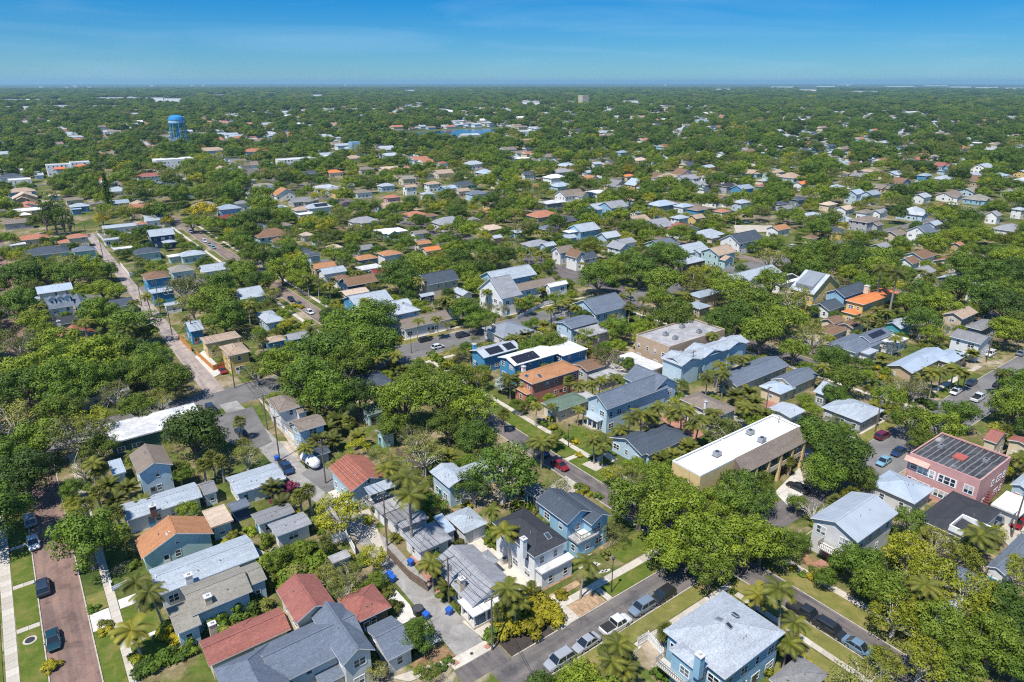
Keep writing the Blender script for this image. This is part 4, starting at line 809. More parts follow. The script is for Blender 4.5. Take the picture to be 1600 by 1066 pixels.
B = Hn('two-storey yellow house with bright orange tile hip roof', 'the orange-tiled yellow house', [('hx', 6.3, 'L1319,468 N1345,477 R1403,460 F1384,450', 'tile', dict(pitch=20)), ('hip', 3.2, 'L1317,486 N1338,495 R1350,486', 'tile')], 'yellow'); chimney(B, 1356, 447, 9.4, 1.6, 1.6, 2.6, wallmat('cream'))
B = Hn('two-storey blue clapboard house with dark slate gable beside orange tiles', 'the dark-gabled blue house', [('gx', 6.0, 'L1290,457 N1320,466 R1352,454 F1334,443', 'slate', dict(pitch=27))], 'sky')
Hn('low dark teal-roofed annexe in front of the blue clapboard house', None, [('gx', 3.0, 'L1262,479 N1300,486 R1318,478 F1290,469', 'slate')], 'white')
Hn('brown-roofed bungalow with front gable below the orange tiles', 'the brown-orange bungalow', [('gx', 3.2, 'L1312,506 N1328,515 R1349,508 F1336,497', 'brown', dict(pitch=20)), ('hx', 3.2, 'L1282,512 N1300,532 R1318,512', 'brown', dict(pitch=20)), ('gx', 3.0, 'L1284,500 N1296,507 R1326,502', 'brown')], 'cream')
B = Hn('rambling slate-roofed house with solar panels and small white bay', 'the rambling slate house', [('hx', 3.4, 'L1290,538 N1340,553 R1378,534', 'bluegrey', dict(pitch=18)), ('gx', 4.0, 'L1340,528 N1362,540 R1384,524 F1368,510', 'bluegrey'), ('fl', 3.0, 'L1340,548 N1358,558 R1370,548', 'silver')], 'white'); solar(B, 1, '-', .2, .8, .3, .9, 5, 2)
Hn('low house with flat white roof behind the rambling slate house', None, [('fl', 3.2, 'L1368,529 N1394,541 R1418,532 F1391,520', 'fwhite')], 'white')
Hn('bungalow with bright teal gable wall and grey roof under a spreading tree', 'the teal-gabled bungalow', [('gx', 3.4, 'L1381,506 N1406,516 R1428,506', 'lgrey', dict(pitch=24))], 'teal')
B = Hn('tall yellow modern house with pale roof and large shed dormer', 'the yellow modern house', [('gy', 6.4, 'L1234,451 N1269,461 R1316,448', 'silver', dict(pitch=32))], 'yellow')
b = MB(); g = B.gs[0]; xa, xm, ya, yb = g['x0'] + 1.2, (g['x0'] + g['x1']) / 2 - .4, g['y0'] + 1.6, g['y1'] - 1.6; zz = g['zt'] + .6; zr = g['ridge'] - .3
b.solid([(xa, ya, zz), (xm, ya, zz), (xm, yb, zz), (xa, yb, zz)], [(xa, ya, zz + 1.6), (xm, ya, zr + .5), (xm, yb, zr + .5), (xa, yb, zz + 1.6)]); put('shed_dormer', b.mesh('shed_dormer', [roofmat('mgrey')]), B.root)
B = Hn('white-roofed house with scattered black solar panels', 'the solar white roof', [('gx', 3.4, 'L1199,440 N1222,448 R1246,436 F1215,426', 'white', dict(pitch=16))], 'white'); solar(B, 0, '-', .3, .95, .3, .9, 5, 2); solar(B, 0, '+', .1, .9, .1, .9, 5, 2)
Hn('pale grey house with stepped double gables beside the yellow modern house', 'the stepped pale gables', [('gx', 4.0, 'L1140,436 N1166,445 R1204,426 F1188,413', 'lgrey'), ('gx', 3.2, 'L1123,441 N1138,448 R1160,440', 'silver'), ('gy', 3.8, 'N1150,446 R1166,440 F1152,432', 'lgrey')], 'white')
B = Hn('craftsman house with blue-grey roof, dormer and matching porch', 'the blue-grey craftsman', [('hx', 5.2, 'L1082,461 N1096,468 R1121,456 F1100,450', 'steel'), ('hip', 3.0, 'L1073,477 N1096,485 R1108,478 F1086,470', 'steel')], 'tan')
Hn('grey-roofed house with dark veranda beside yellow flowering tree', None, [('hx', 3.6, 'L1050,409 N1074,415 R1095,407 F1072,396', 'lgrey')], 'dbrown')
Hn('white gabled cottage with dark green slate roof beside the tan lot', 'the dark-roofed white cottage', [('gx', 5.2, 'L1140,378 N1166,384 R1180,372 F1152,363', 'slate', dict(pitch=30))], 'white')
Hn('house with orange shingle gable and white chimney by the tan lot', 'the orange gable by the tan lot', [('gx', 3.8, 'C1216,357 W36,1.5', 'orange')], 'white')
Hn('low L-shaped pale-roofed house behind the tall verge trees of the avenue', 'the pale L-shaped house', [('hx', 3.2, 'L1284,632 N1340,664 R1377,645 F1330,618', 'lgrey', dict(pitch=17)), ('gy', 3.4, 'N1292,620 R1318,610 F1302,598', 'lgrey')], 'grey')
Hn('low brown-roofed alley house with grey flat rear, right of the coral house', None, [('gx', 3.2, 'L893,570 N915,580 R950,573', 'brown', dict(pitch=14)), ('fl', 3.0, 'L918,588 N940,598 R968,584', 'fgrey')], 'grey')
# --- beyond the avenue, centre
B = Hn('tall white house with brown roof, steep white gables and long side wing', 'the tall white gabled house', [('gx', 6.4, 'L757,456 N790,470 R808,459 F770,441', 'lav', dict(pitch=36)), ('gx', 5.6, 'L800,452 N814,458 R866,441 F846,434', 'taupe', dict(pitch=26)), ('gx', 6.0, 'L852,447 N866,453 R880,441', 'white', dict(pitch=34))], 'bright')
Hn('pale grey gabled house standing just behind the tall white gables', None, [('gx', 6.6, 'L760,436 N776,444 R832,428 F806,416', 'lgrey', dict(pitch=28))], 'sky')
Hn('long brown-roofed bungalow facing the avenue behind shrubs', 'the long brown bungalow', [('gx', 3.4, 'L623,506 N634,520 R696,496 F686,486', 'taupe', dict(pitch=26))], 'white')
B = Hn('pale blue house with crossing metal hips and small porch roof', 'the pale blue metal hips', [('hx', 5.0, 'L600,484 N622,494 R654,484 F634,472', 'silver', dict(pitch=18)), ('gx', 3.6, 'L577,480 N594,490 R640,474', 'silver'), ('hip', 2.9, 'L591,498 N604,507 R618,499', 'pblue')], 'lblue')
Hn('blue house with broad pale gable roof and small skylights', 'the broad pale gable', [('gx', 4.0, 'L544,474 N562,484 R612,466 F578,452', 'lgrey', dict(pitch=22))], 'blue')
Hn('cream house with slate gable roof beside the tall oak', 'the slate-gabled cream house', [('gx', 5.6, 'L660,443 N672,450 R704,435 F694,423', 'slate', dict(pitch=34))], 'cream')
Hn('low pale grey flat-roofed shed beside the slate-gabled cream house', None, [('gx', 2.8, 'L652,462 N662,467 R676,459', 'lgrey')], 'navy')
Hn('grey-brown cottage with white gable near the maroon garage', None, [('gx', 3.2, 'L694,483 N712,490 R736,476', 'lav'), ('gx', 3.0, 'L722,472 N732,478 R742,472', 'grey')], 'white')
Hn('small white gabled cottage left of the tall white house', None, [('gy', 3.4, 'N726,464 R738,458 F722,452', 'lgrey')], 'white')
Hn('navy gabled house with brown roof near the orange roofs', 'the navy gable', [('gx', 3.8, 'C560,440 W56,1.4', 'brown', dict(pitch=26))], 'navy')
Hn('low tan-roofed house in front of the navy gable', None, [('gx', 3.0, 'C553,456 W44,1.4', 'ltan', dict(pitch=14))], 'tan')
Hn('house with orange hip roof on white walls, right of an orange twin', 'the orange hip', [('hip', 4.6, 'C609,396 W38,1.2', 'orange')], 'white')
Hn('low blue-walled house with orange-brown roof', None, [('hx', 4.0, 'C572,403 W36,1.4', 'orange')], 'slatew')
Hn('grey gabled house with hipped end behind the orange roofs', None, [('gx', 4.0, 'C569,388 W30,1.2', 'grey')], 'grey')
Hn('low house with two orange tile roof planes in the oaks', 'the two orange tile planes', [('gx', 3.2, 'C673,390 W30,1.4', 'tile'), ('gx', 3.6, 'C660,380 W26,1.4', 'orange')], 'cream')
Hn('cluster of white and grey flat roofs near the navy gable', None, [('fl', 3.0, 'C577,418 W40,1.4', 'fwhite'), ('gx', 3.0, 'C592,425 W30,1.3', 'dkred')], 'cream')
Hn('low tan hip-roofed house among dark oaks', 'the tan oak-ringed house', [('hx', 3.4, 'C766,357 W42,1.5', 'ltan'), ('gx', 3.2, 'C775,371 W20,1.2', 'lgrey')], 'brick')
Hn('brown flat-roofed bungalow mostly behind oaks', None, [('hx', 3.4, 'C672,337 W26,1.5', 'brown')], 'grey')
Hn('grey gable roof among pines left of the tile planes', None, [('gx', 3.4, 'C655,364 W26,1.4', 'taupe')], 'white')
# mid centre, right of the white gables
Hn('victorian house in navy and white with steep brown gables', 'the navy and white victorian', [('gy', 5.6, 'C900,400 W30,.8', 'brown', dict(pitch=42)), ('gx', 5.2, 'C880,392 W34,1.4', 'taupe', dict(pitch=34)), ('gx', 5.0, 'C916,402 W34,1.3', 'slate', dict(pitch=32))], 'white')
Hn('grey double-hipped house with blue gable beside palms', None, [('hx', 3.6, 'C838,381 W46,1.5', 'lav'), ('gx', 3.8, 'C856,383 W26,1.2', 'lgrey')], 'lblue')
Hn('pale grey gabled house with white upper deck and low front wing', 'the white-decked grey gable', [('gx', 5.2, 'C912,358 W48,1.3', 'lgrey', dict(pitch=28)), ('fl', 5.0, 'C892,362 W24,1.2', 'white'), ('gx', 3.0, 'C888,371 W26,1.3', 'lgrey')], 'sky')
Hn('pale blue-grey gabled house with white chimneys', None, [('gx', 4.2, 'C951,369 W36,1.3', 'silver', dict(pitch=28))], 'lblue')
Hn('large grey-roofed house with white gable and brick front', 'the grey-roofed brick front', [('gy', 5.2, 'C968,386 W36,.9', 'lav', dict(pitch=30)), ('gx', 4.6, 'C976,378 W34,1.3', 'lav')], 'white')
Hn('terracotta hip-roofed bungalow with dormer', 'the terracotta hip', [('hx', 3.6, 'C848,336 W50,1.4', 'terra')], 'brick')
Hn('slate hip-roofed bungalow with dormer just right of the terracotta hip', None, [('hx', 3.6, 'C880,344 W46,1.5', 'slate')], 'brick')
Hn('dark flat-roofed bungalow in front of the slate hip', None, [('hx', 3.0, 'C858,356 W36,1.5', 'bluegrey')], 'tan')
Hn('low blue-grey building with flat white roof among dark oaks', None, [('fl', 4.2, 'C862,316 W42,1.5', 'fwhite')], 'slatew')
Hn('white house with brown roof and twin white gables', 'the twin white gables', [('gx', 5.8, 'C890,304 W44,1.5', 'taupe', dict(pitch=28)), ('gy', 5.8, 'C908,306 W22,.7', 'taupe', dict(pitch=40))], 'bright')
Hn('large pale blue house with grey gable roof and tall front', 'the large pale blue gable', [('gx', 6.0, 'C958,322 W44,1.2', 'lav', dict(pitch=26)), ('gx', 4.4, 'C934,325 W40,1.3', 'lgrey', dict(pitch=28))], 'sky')
Hn('wide pale blue-grey roof with a dark walled front', None, [('hx', 4.0, 'C1034,319 W46,1.5', 'pblue')], 'slatew')
Hn('pale metal-roofed house left of the flat tan lot', None, [('hx', 3.6, 'C1068,322 W30,1.3', 'pblue')], 'white')
Hn('white two-storey house with grey roof left of a yellow gable', None, [('hx', 5.4, 'C1062,340 W28,1.3', 'lgrey')], 'bright')
Hn('yellow gabled house beside tall palms', 'the yellow gable', [('gx', 4.6, 'C1088,340 W26,1.3', 'tan', dict(pitch=28))], 'yellow')
Hn('brown hip-roofed house with blue walls behind the yellow gable', None, [('hx', 4.4, 'C1090,327 W30,1.3', 'taupe')], 'blue')
Hn('small terracotta pyramid roof right of the yellow gable', None, [('hip', 3.4, 'C1128,330 W26,1.2', 'terra')], 'cream')
Hn('blue house with pale stepped roofs by a bright spring tree', None, [('hx', 5.0, 'C1158,316 W28,1.3', 'lgrey')], 'lblue')
Hn('dark hip-roofed house with grey shed wing', None, [('hx', 3.8, 'C1218,318 W26,1.4', 'slate'), ('gx', 3.4, 'C1228,325 W26,1.3', 'grey')], 'grey')
Hn('dark slate hip roof right of the grey shed wing', None, [('hx', 4.4, 'C1246,311 W26,1.3', 'slate')], 'slatew')
Hn('tan tile-roofed house left of a pinkish roof', None, [('hx', 3.6, 'C1294,319 W28,1.4', 'ltan')], 'cream')
Hn('pinkish-brown gabled house right of the tan tile roof', None, [('gx', 3.6, 'C1320,326 W30,1.4', 'ltan')], 'white')
Hn('white and blue three-gabled house with pale roof', 'the white-blue gabled house', [('gx', 6.4, 'C1336,302 W30,1.3', 'pblue', dict(pitch=28)), ('gx', 6.4, 'C1360,303 W30,1.2', 'steel', dict(pitch=24))], 'lblue')
Hn('house with brown hip roof between two blue-grey wings', None, [('hx', 4.2, 'C1352,331 W28,1.4', 'taupe'), ('gx', 4.0, 'C1374,331 W28,1.5', 'lav')], 'white')
Hn('navy-gabled white house with long grey rear roof', 'the navy-gabled white house', [('gx', 6.2, 'C1440,361 W42,1.2', 'bluegrey', dict(pitch=32)), ('gx', 5.4, 'C1458,350 W30,1.5', 'lgrey', dict(pitch=26))], 'bright')
Hn('brown double-gabled house left of the navy gable', None, [('gx', 4.4, 'C1398,365 W36,1.4', 'taupe')], 'ltan')
Hn('brown low-gabled house with grey ridge among dark trees', None, [('gx', 3.4, 'C1376,385 W34,1.4', 'lav')], 'grey')
Hn('white bungalow with brown shingled cross gables', 'the brown cross-gabled bungalow', [('gx', 3.6, 'C1436,399 W50,1.4', 'brown'), ('gx', 3.8, 'C1420,409 W34,1.2', 'brown', dict(pitch=30))], 'bright')
Hn('wide terracotta gable-roofed house with white trim', 'the wide terracotta gable', [('gx', 3.6, 'C1488,408 W56,1.4', 'redbrown', dict(pitch=20))], 'cream')
B = Hn('dark-roofed bungalow with rows of solar panels and white fascias', 'the black solar bungalow', [('gx', 3.2, 'C1492,434 W52,1.5', 'lgrey', dict(pitch=18))], 'slatew'); solar(B, 0, '-', .05, .95, .15, .9, 6, 2)
Hn('grey-roofed cottage with white gable left of the solar bungalow', None, [('gx', 3.4, 'C1440,424 W42,1.4', 'lav', dict(pitch=26))], 'white')
Hn('white house with flat roof below the solar bungalow', None, [('fl', 5.6, 'C1525,446 W26,1.2', 'white')], 'bright')
Hn('tan brick house with small gable among dark oaks', None, [('gx', 4.4, 'C1496,382 W20,1.2', 'terra')], 'tan')
Hn('narrow grey roof right of the solar bungalow', None, [('gx', 3.4, 'C1528,412 W18,1.6', 'steel')], 'grey')
Hn('white dormered cottage facing the camera among far right oaks', 'the white dormered cottage', [('gx', 4.6, 'C1552,336 W22,.9', 'lav', dict(pitch=34))], 'bright')
Hn('wide grey hip-roofed house at the far right', 'the wide grey hip', [('hx', 3.8, 'C1576,357 W52,1.4', 'lav')], 'white')
Hn('white gabled house beside the far right street', None, [('gx', 4.2, 'C1440,307 W30,1.3', 'lgrey')], 'white')
Hn('white house with dark windows at the right edge', None, [('hx', 5.2, 'C1592,327 W22,1.2', 'lgrey')], 'bright')
# --- upper left, both sides of the long alley
B = Hn('long bungalow with rose-red gable roof and white barge board', 'the rose-red gable', [('gy', 3.2, 'L68,528 N103,540 R146,512', 'redbrown', dict(pitch=24))], 'slatew'); chimney(B, 98, 514, 5, .9, .7, 2)
B = Hn('long dark grey-roofed bungalow with white chimney behind the rose-red gable', None, [('gx', 3.4, 'L64,506 N74,513 R138,499 F132,488', 'char', dict(pitch=20))], 'grey'); chimney(B, 91, 502, 5.6, .9, .8, 2.4)
B = Hn('slate tudor house with white dormer gable and low front wings', 'the slate tudor house', [('gx', 5.4, 'L68,478 N77,486 R116,476 F110,464', 'bluegrey', dict(pitch=32)), ('gy', 5.4, 'N120,482 R137,477 F128,464', 'bluegrey', dict(pitch=42)), ('gx', 3.2, 'L56,494 N64,498 R90,490', 'bluegrey'), ('gx', 3.2, 'N138,486 R149,480 F142,470', 'bluegrey')], 'white'); dormer(B, 0, .25); dormer(B, 0, .55); dormer(B, 0, .8)
Hn('pale blue-roofed white house left of the slate tudor house', 'the pale blue roof', [('gx', 5.4, 'L56,456 N60,463 R113,450 F108,438', 'pblue', dict(pitch=16)), ('fl', 3.2, 'L49,466 N53,474 R62,470', 'pblue')], 'white')
Hn('small dark slate-roofed garage beside the alley hedge', None, [('gx', 3.0, 'L171,476 N176,483 R209,474 F203,465', 'slate')], 'white', name='garage', cat='garage')
Hn('two-storey blue house with brown hip roof along the alley', 'the brown-hipped blue house', [('hx', 5.8, 'L223,434 N231,441 R266,430 F252,420', 'brown', dict(pitch=20))], 'blue')
Hn('blue house with flat pale roof in front of the brown-hipped blue house', None, [('hx', 4.6, 'L230,454 N240,461 R272,452', 'lgrey', dict(pitch=10))], 'blue')
Hn('small white alley garage with pale roof below the two blue houses', None, [('gx', 3.0, 'L255,476 N262,484 R280,470', 'lgrey')], 'white', name='garage', cat='garage')
Hn('light mint house with grey hip roof near the alley bend', 'the mint hip house', [('hx', 3.8, 'L262,423 N272,428 R305,420 F290,412', 'khaki')], 'mint')
Hn('pale blue house with dark grey-green hip roof by the alley', None, [('hx', 3.6, 'C229,393 W42,1.3', 'slate')], 'mint')
Hn('pale hip-roofed house with green hedge and white carport', None, [('hx', 3.4, 'C300,397 W40,1.4', 'lgrey'), ('fl', 2.8, 'C273,400 W24,1.2', 'white')], 'mint')
Hn('two-storey navy house with grey gable roof and white trim', 'the navy gabled house on the left', [('gx', 6.0, 'C251,366 W42,1.2', 'lgrey', dict(pitch=28)), ('hip', 3.2, 'C264,378 W22,1.2', 'lgrey')], 'navy')
Hn('pale grey gable-roofed house right of the green hedge', None, [('gx', 3.6, 'C335,420 W46,1.3', 'lgrey', dict(pitch=26))], 'white')
Hn('pale-roofed house with white end gable near the parked brick-street cars', None, [('gx', 3.8, 'L364,459 N376,470 R410,462 F402,448', 'lgrey', dict(pitch=22))], 'lblue')
Hn('grey pyramid-roofed cottage beside the brick street lawn', 'the grey pyramid cottage', [('hip', 3.3, 'L403,490 N412,508 R444,500 F424,484', 'lgrey', dict(pitch=22))], 'lblue')
Hn('taupe-roofed blue house under the huge oak', None, [('gx', 3.2, 'L442,526 N460,538 R484,520', 'lav'), ('hx', 3.2, 'L410,530 N422,538 R446,530', 'tan')], 'blue')
Hn('two-storey yellow house with tan hip roof beside the orange fence', 'the yellow hip house', [('hx', 5.8, 'L343,545 N362,561 R392,545 F370,534', 'tan', dict(pitch=22))], 'yellow')
Hn('tan flat-hipped house with yellow-brown walls behind the yellow hip house', None, [('hx', 4.6, 'L312,534 N328,541 R378,523 F358,514', 'tan', dict(pitch=9))], 'ochre')
Hn('white alley house with low pale roof and dark blue gable', None, [('gx', 4.4, 'L289,512 N300,522 R318,512 F304,500', 'lgrey')], 'blue')
Hn('large house with wide slate hip roof left of the alley', 'the wide slate hip', [('hx', 3.8, 'C72,394 W66,1.5', 'slate')], 'mint')
Hn('mint house with slate hip roof beside the alley', None, [('hx', 4.4, 'C131,390 W36,1.2', 'bluegrey')], 'mint')
Hn('cream villa with terracotta tile hip near the alley', 'the terracotta villa', [('hx', 5.0, 'C121,370 W32,1.3', 'terra'), ('hx', 3.0, 'C104,378 W26,1.3', 'terra')], 'cream')
Hn('low terracotta-roofed wings behind tall pines', None, [('hx', 3.4, 'C52,372 W44,1.5', 'terra'), ('fl', 3.2, 'C28,382 W24,1.2', 'fwhite')], 'cream')
Hn('long low house with pale roof and terracotta end', None, [('gx', 3.4, 'C190,353 W52,2.2', 'lgrey', dict(pitch=12)), ('hip', 4.6, 'C221,350 W18,1.2', 'terra')], 'white')
Hn('small pale-roofed garages beside the long pale roof', None, [('fl', 2.8, 'C174,374 W26,1.3', 'lgrey'), ('fl', 2.8, 'C192,388 W28,1.6', 'fwhite')], 'white', name='garage', cat='garage')
Hn('brown long-roofed house left of the tall dark pines', None, [('gx', 3.6, 'C28,347 W40,1.8', 'taupe')], 'grey')
Hn('blue-tarped house with pale roof beside the alley', 'the blue-tarped roof', [('hx', 3.4, 'C124,322 W30,1.3', 'lgrey'), ('fl', 3.2, 'C119,327 W16,1.3', 'pblue')], 'blue')
Hn('long taupe-roofed house behind the blue-tarped roof', None, [('gx', 3.6, 'C116,312 W26,1.6', 'taupe')], 'cream')
Hn('blue house with pale metal roof right of a narrow pine', None, [('gx', 4.4, 'C186,317 W30,1.4', 'steel')], 'blue')
Hn('two-storey blue hip-roofed house with brown porch roof', 'the blue hip with brown porch', [('hx', 6.0, 'C357,325 W38,1.2', 'steel'), ('hx', 3.4, 'C360,340 W40,1.6', 'dkred')], 'sky')
B = Hn('wide house with tan roof and black solar arrays', 'the tan solar house', [('hx', 4.6, 'C497,323 W44,1.5', 'lgrey'), ('hx', 3.6, 'C474,327 W34,1.4', 'tan'), ('fl', 3.4, 'C478,334 W28,1.5', 'white')], 'white'); solar(B, 0, '-', .3, .8, .2, .8, 5, 2)
Hn('pale grey hip-roofed house behind the blue hip with brown porch', None, [('hx', 4.4, 'C378,317 W24,1.3', 'grey')], 'white')
Hn('dark navy flat-roofed house among spring trees', None, [('gx', 5.2, 'C489,398 W24,.9', 'slate', dict(pitch=10))], 'lblue')
Hn('orange-roofed bungalow below the navy flat roof', None, [('gx', 3.4, 'C505,416 W38,1.5', 'orange')], 'tan')
Hn('grey gable with brown front wing near the brick street', 'the brown-winged grey gable', [('gx', 4.2, 'C519,424 W42,1.4', 'lgrey'), ('hx', 3.4, 'C533,434 W30,1.2', 'brown')], 'white')
# pale-roofed row in the far centre
for i, (lab, px, py, wp, rk, wk, z) in enumerate((('white gabled house with tan roof in the far centre row', 640, 292, 22, 'tan', 'white', 5.5), ('pale blue hip-roofed house in the far centre row', 603, 290, 26, 'lgrey', 'lblue', 4), ('house with tan steep gable in the far centre row', 676, 287, 26, 'tan', 'white', 5.5),
        ('blue house with pale metal gable in the far centre row', 700, 294, 26, 'pblue', 'blue', 5.5), ('low pale roof with white front in the far centre row', 668, 303, 22, 'lgrey', 'white', 4), ('blue-roofed hip house in the far centre row', 744, 302, 32, 'bluegrey', 'lblue', 4.4), ('tan hip roof right of the blue gable', 722, 298, 24, 'tan', 'cream', 4),
        ('pink and terracotta house with white deck', 612, 308, 26, 'terra', 'pink', 3.6), ('tan hip-roofed cottage on the spur road', 566, 300, 30, 'taupe', 'white', 4), ('green-grey hip house with cream front', 636, 279, 26, 'khaki', 'cream', 4.4), ('low white roof with red gable beside', 691, 255, 18, 'red', 'white', 4.5),
        ('wide pale grey house under bare trees', 740, 256, 34, 'lgrey', 'white', 4.4), ('tan flat-roofed terrace house', 692, 270, 32, 'tan', 'cream', 4), ('white terrace house with flat roof', 866, 277, 34, 'white', 'bright', 5), ('pale blue roofed row house under the flat roof', 876, 290, 34, 'pblue', 'lblue', 4),
        ('white house with slate gable on the left of the row', 824, 272, 26, 'slate', 'bright', 5), ('grey hip-roofed house behind the twin white gables', 878, 268, 34, 'lav', 'grey', 4), ('blue two-storey house with white porch stack', 972, 238, 20, 'steel', 'sky', 7), ('pale hip-roofed bungalow left of bare trees', 931, 256, 20, 'lgrey', 'white', 5),
        ('long tan-roofed house under bare trees', 1000, 250, 26, 'ltan', 'cream', 4), ('terracotta-roofed bungalow right of a golden tree', 982, 275, 20, 'tile', 'cream', 3.6), ('navy metal hip roof on the far right row', 1160, 294, 34, 'steel', 'blue', 4.6), ('dark slate hip roof on the far right row', 1136, 290, 28, 'char', 'grey', 5),
        ('red tile roof beside the teal gable', 1190, 291, 20, 'red', 'teal', 4.4), ('orange tile roof left of the white villa', 1252, 287, 24, 'tile', 'white', 4.6), ('grey hip-roofed house in the far right row', 1306, 292, 26, 'lgrey', 'grey', 4), ('brown hip roof in far right oaks', 1172, 236, 24, 'brown', 'tan', 4), ('white-walled hip house in far right oaks', 1130, 241, 22, 'lgrey', 'bright', 5),
        ('blue metal gable in the far right oaks', 1445, 274, 24, 'steel', 'blue', 5), ('pale two-storey hip house in the far right oaks', 1474, 279, 36, 'lgrey', 'lblue', 5), ('white gabled pair at the far right street', 1536, 261, 36, 'lgrey', 'bright', 5), ('cream villa with orange roof at the lake road', 552, 247, 30, 'tan', 'cream', 4.2),
        ('rust-roofed house left of the lake', 522, 269, 26, 'tile', 'cream', 4), ('grey gabled house on the left spur', 482, 271, 26, 'slate', 'grey', 4.4), ('tan-roofed house right of the slate gable', 571, 264, 26, 'taupe', 'cream', 4.2), ('white house with flat roof on the far left', 18, 276, 34, 'slate', 'white', 6))):
    Hn(lab, None, [('hx' if i % 3 else 'gx', z, 'C%g,%g W%g,1.4' % (px, py, wp), rk)], wk, near=False, faces='-x-y')
# --- larger far buildings
def slabblock(label, ref, px, py, wp, ratio, z, rk, wk, storeys=None, name='building', cat='building', rt='fp'):
    return Hn(label, ref, [(rt, z, 'C%g,%g W%g,%g' % (px, py, wp, ratio), rk)], wk, name=name, cat=cat, near=False, faces='-x-y', door=False)
B = Hn('white three-storey apartment building with orange awnings', 'the white awninged apartments', [('fp', 11.5, 'C88,257 W30,1.5', 'fwhite'), ('fp', 10.2, 'C106,256 W24,1.2', 'fwhite'), ('fp', 11.5, 'C124,253 W28,1.5', 'fwhite')], 'bright', name='apartment_building', cat='apartment building', near=False, faces='-x-y', door=False)
for g, t in ((B.gs[0], .6), (B.gs[2], .5)):
    b = MB(); L = (g['x1'] - g['x0']) * .5; b.solid([(-L / 2, -1.6, 0), (L / 2, -1.6, 0), (L / 2, -.02, 0), (-L / 2, -.02, 0)], [(-L / 2, -1.5, .2), (L / 2, -1.5, .2), (L / 2, -.02, 1.5), (-L / 2, -.02, 1.5)]); put('awning', b.mesh('awning', [m_plain('orange_canvas', (.62, .16, .06), .8)]), B.root, (g['x0'] + (g['x1'] - g['x0']) * t, g['y0'], 8.2))
slabblock('white hall with pale flat roof below the water tower', 'the white hall', 270, 248, 54, 2.0, 10, 'white', 'bright')
slabblock('white house with red tile roof right of the awninged apartments', None, 233, 275, 36, 1.6, 5, 'red', 'white', rt='hx', name='house', cat='house')
slabblock('tan-roofed hall right of the water tower', None, 330, 235, 42, 2.0, 7, 'tan', 'white', rt='hx')
slabblock('terracotta-roofed hall further right of the water tower', None, 402, 236, 40, 2.0, 7, 'terra', 'white', rt='hx')
slabblock('long white shopfront block with flat roof', 'the white shopfront block', 462, 248, 54, 2.0, 8, 'fwhite', 'bright')
slabblock('blue-grey three-storey tower block', None, 553, 222, 17, 1.0, 13, 'silver', 'sky')
slabblock('white flat-roofed block at the left edge, upper', None, 8, 266, 50, 1.5, 7, 'white', 'bright'); slabblock('white flat-roofed block at the left edge, lower', None, 30, 280, 34, 1.2, 6, 'white', 'white')
slabblock('beige high-rise slab standing alone on the plain', 'the lone beige high-rise', 912, 149, 15, 1.3, 36, 'ftan', 'ltan', name='tower_block', cat='high-rise')
slabblock('white school block with long flat roof beyond the lake', None, 525, 170, 38, 2.4, 9, 'white', 'bright'); slabblock('white block right of the lake', None, 815, 205, 44, 2, 8, 'fwhite', 'bright'); slabblock('orange stucco block right of the lake', None, 822, 218, 34, 1.8, 9, 'ftan', 'yellow')
slabblock('long low white depot right of the lake', None, 945, 205, 42, 2.6, 5, 'fwhite', 'pgrey'); slabblock('teal-roofed shed on the plain', None, 1096, 190, 30, 2.2, 7, 'steel', 'white', rt='gx'); slabblock('white commercial row on the right plain', None, 1252, 187, 46, 3, 6, 'white', 'bright')
slabblock('white strip mall on the right plain', None, 1424, 175, 40, 3, 6, 'white', 'bright'); slabblock('white strip mall near the right edge', None, 1580, 168, 44, 3, 6, 'white', 'bright'); slabblock('white pavilion beyond the lake', None, 715, 189, 26, 2, 6, 'white', 'bright')
WH = ((22, 156, 26), (75, 156, 40), (36, 168, 44), (90, 166, 34), (160, 167, 40), (185, 153, 62), (240, 153, 34), (272, 154, 28), (262, 159, 40), (345, 148, 22), (640, 140, 18), (495, 148, 16), (1222, 134, 34), (1290, 133, 26), (1320, 130, 22), (1405, 133, 40), (1462, 132, 34), (1500, 134, 30), (1540, 135, 34), (1585, 136, 30), (1262, 139, 30), (1350, 142, 38), (1130, 138, 22), (830, 160, 26), (985, 158, 22))
for i, (px, py, wp) in enumerate(WH):
    w = 'white warehouse roof near the horizon'
    p = at(px, py + 2, 8); _, _, dd = pix(p); L = wp / FOC * dd
    rt = empty('warehouse', (p[0], p[1], 0)); b = MB(); b.box(-L / 2, -L * .12, 0, L / 2, L * .12, 13); put('wall', b.mesh('wall', [wallmat('bright')]), rt, rz=-YAW); b = MB(); b.box(-L / 2 - .5, -L * .12 - .5, 13, L / 2 + .5, L * .12 + .5, 13.7); put('roof', b.mesh('roof', [roofmat('white')]), rt, rz=-YAW)
    want(rt, w, p, 'warehouse', 'warehouses near the horizon')
for i, (px, py, h) in enumerate(((65, 139, 40), (105, 139, 34), (118, 138, 46), (140, 138, 30), (238, 135, 40), (300, 134, 30), (318, 134, 36), (1040, 126, 26), (1325, 126, 24), (540, 129, 30))):
    p = at(px, max(py, 133.5) + 1, 0); rt = empty('tower_block', (p[0], p[1], 0)); b = MB(); b.box(-16, -12, 0, 16, 12, h); put('wall', b.mesh('wall', [wallmat('bright')]), rt); b = MB(); b.box(-16.5, -12.5, h, 16.5, 12.5, h + 1); put('roof', b.mesh('roof', [roofmat('fwhite')]), rt)
    want(rt, 'pale high-rise on the horizon', p, 'high-rise', 'high-rises on the horizon')
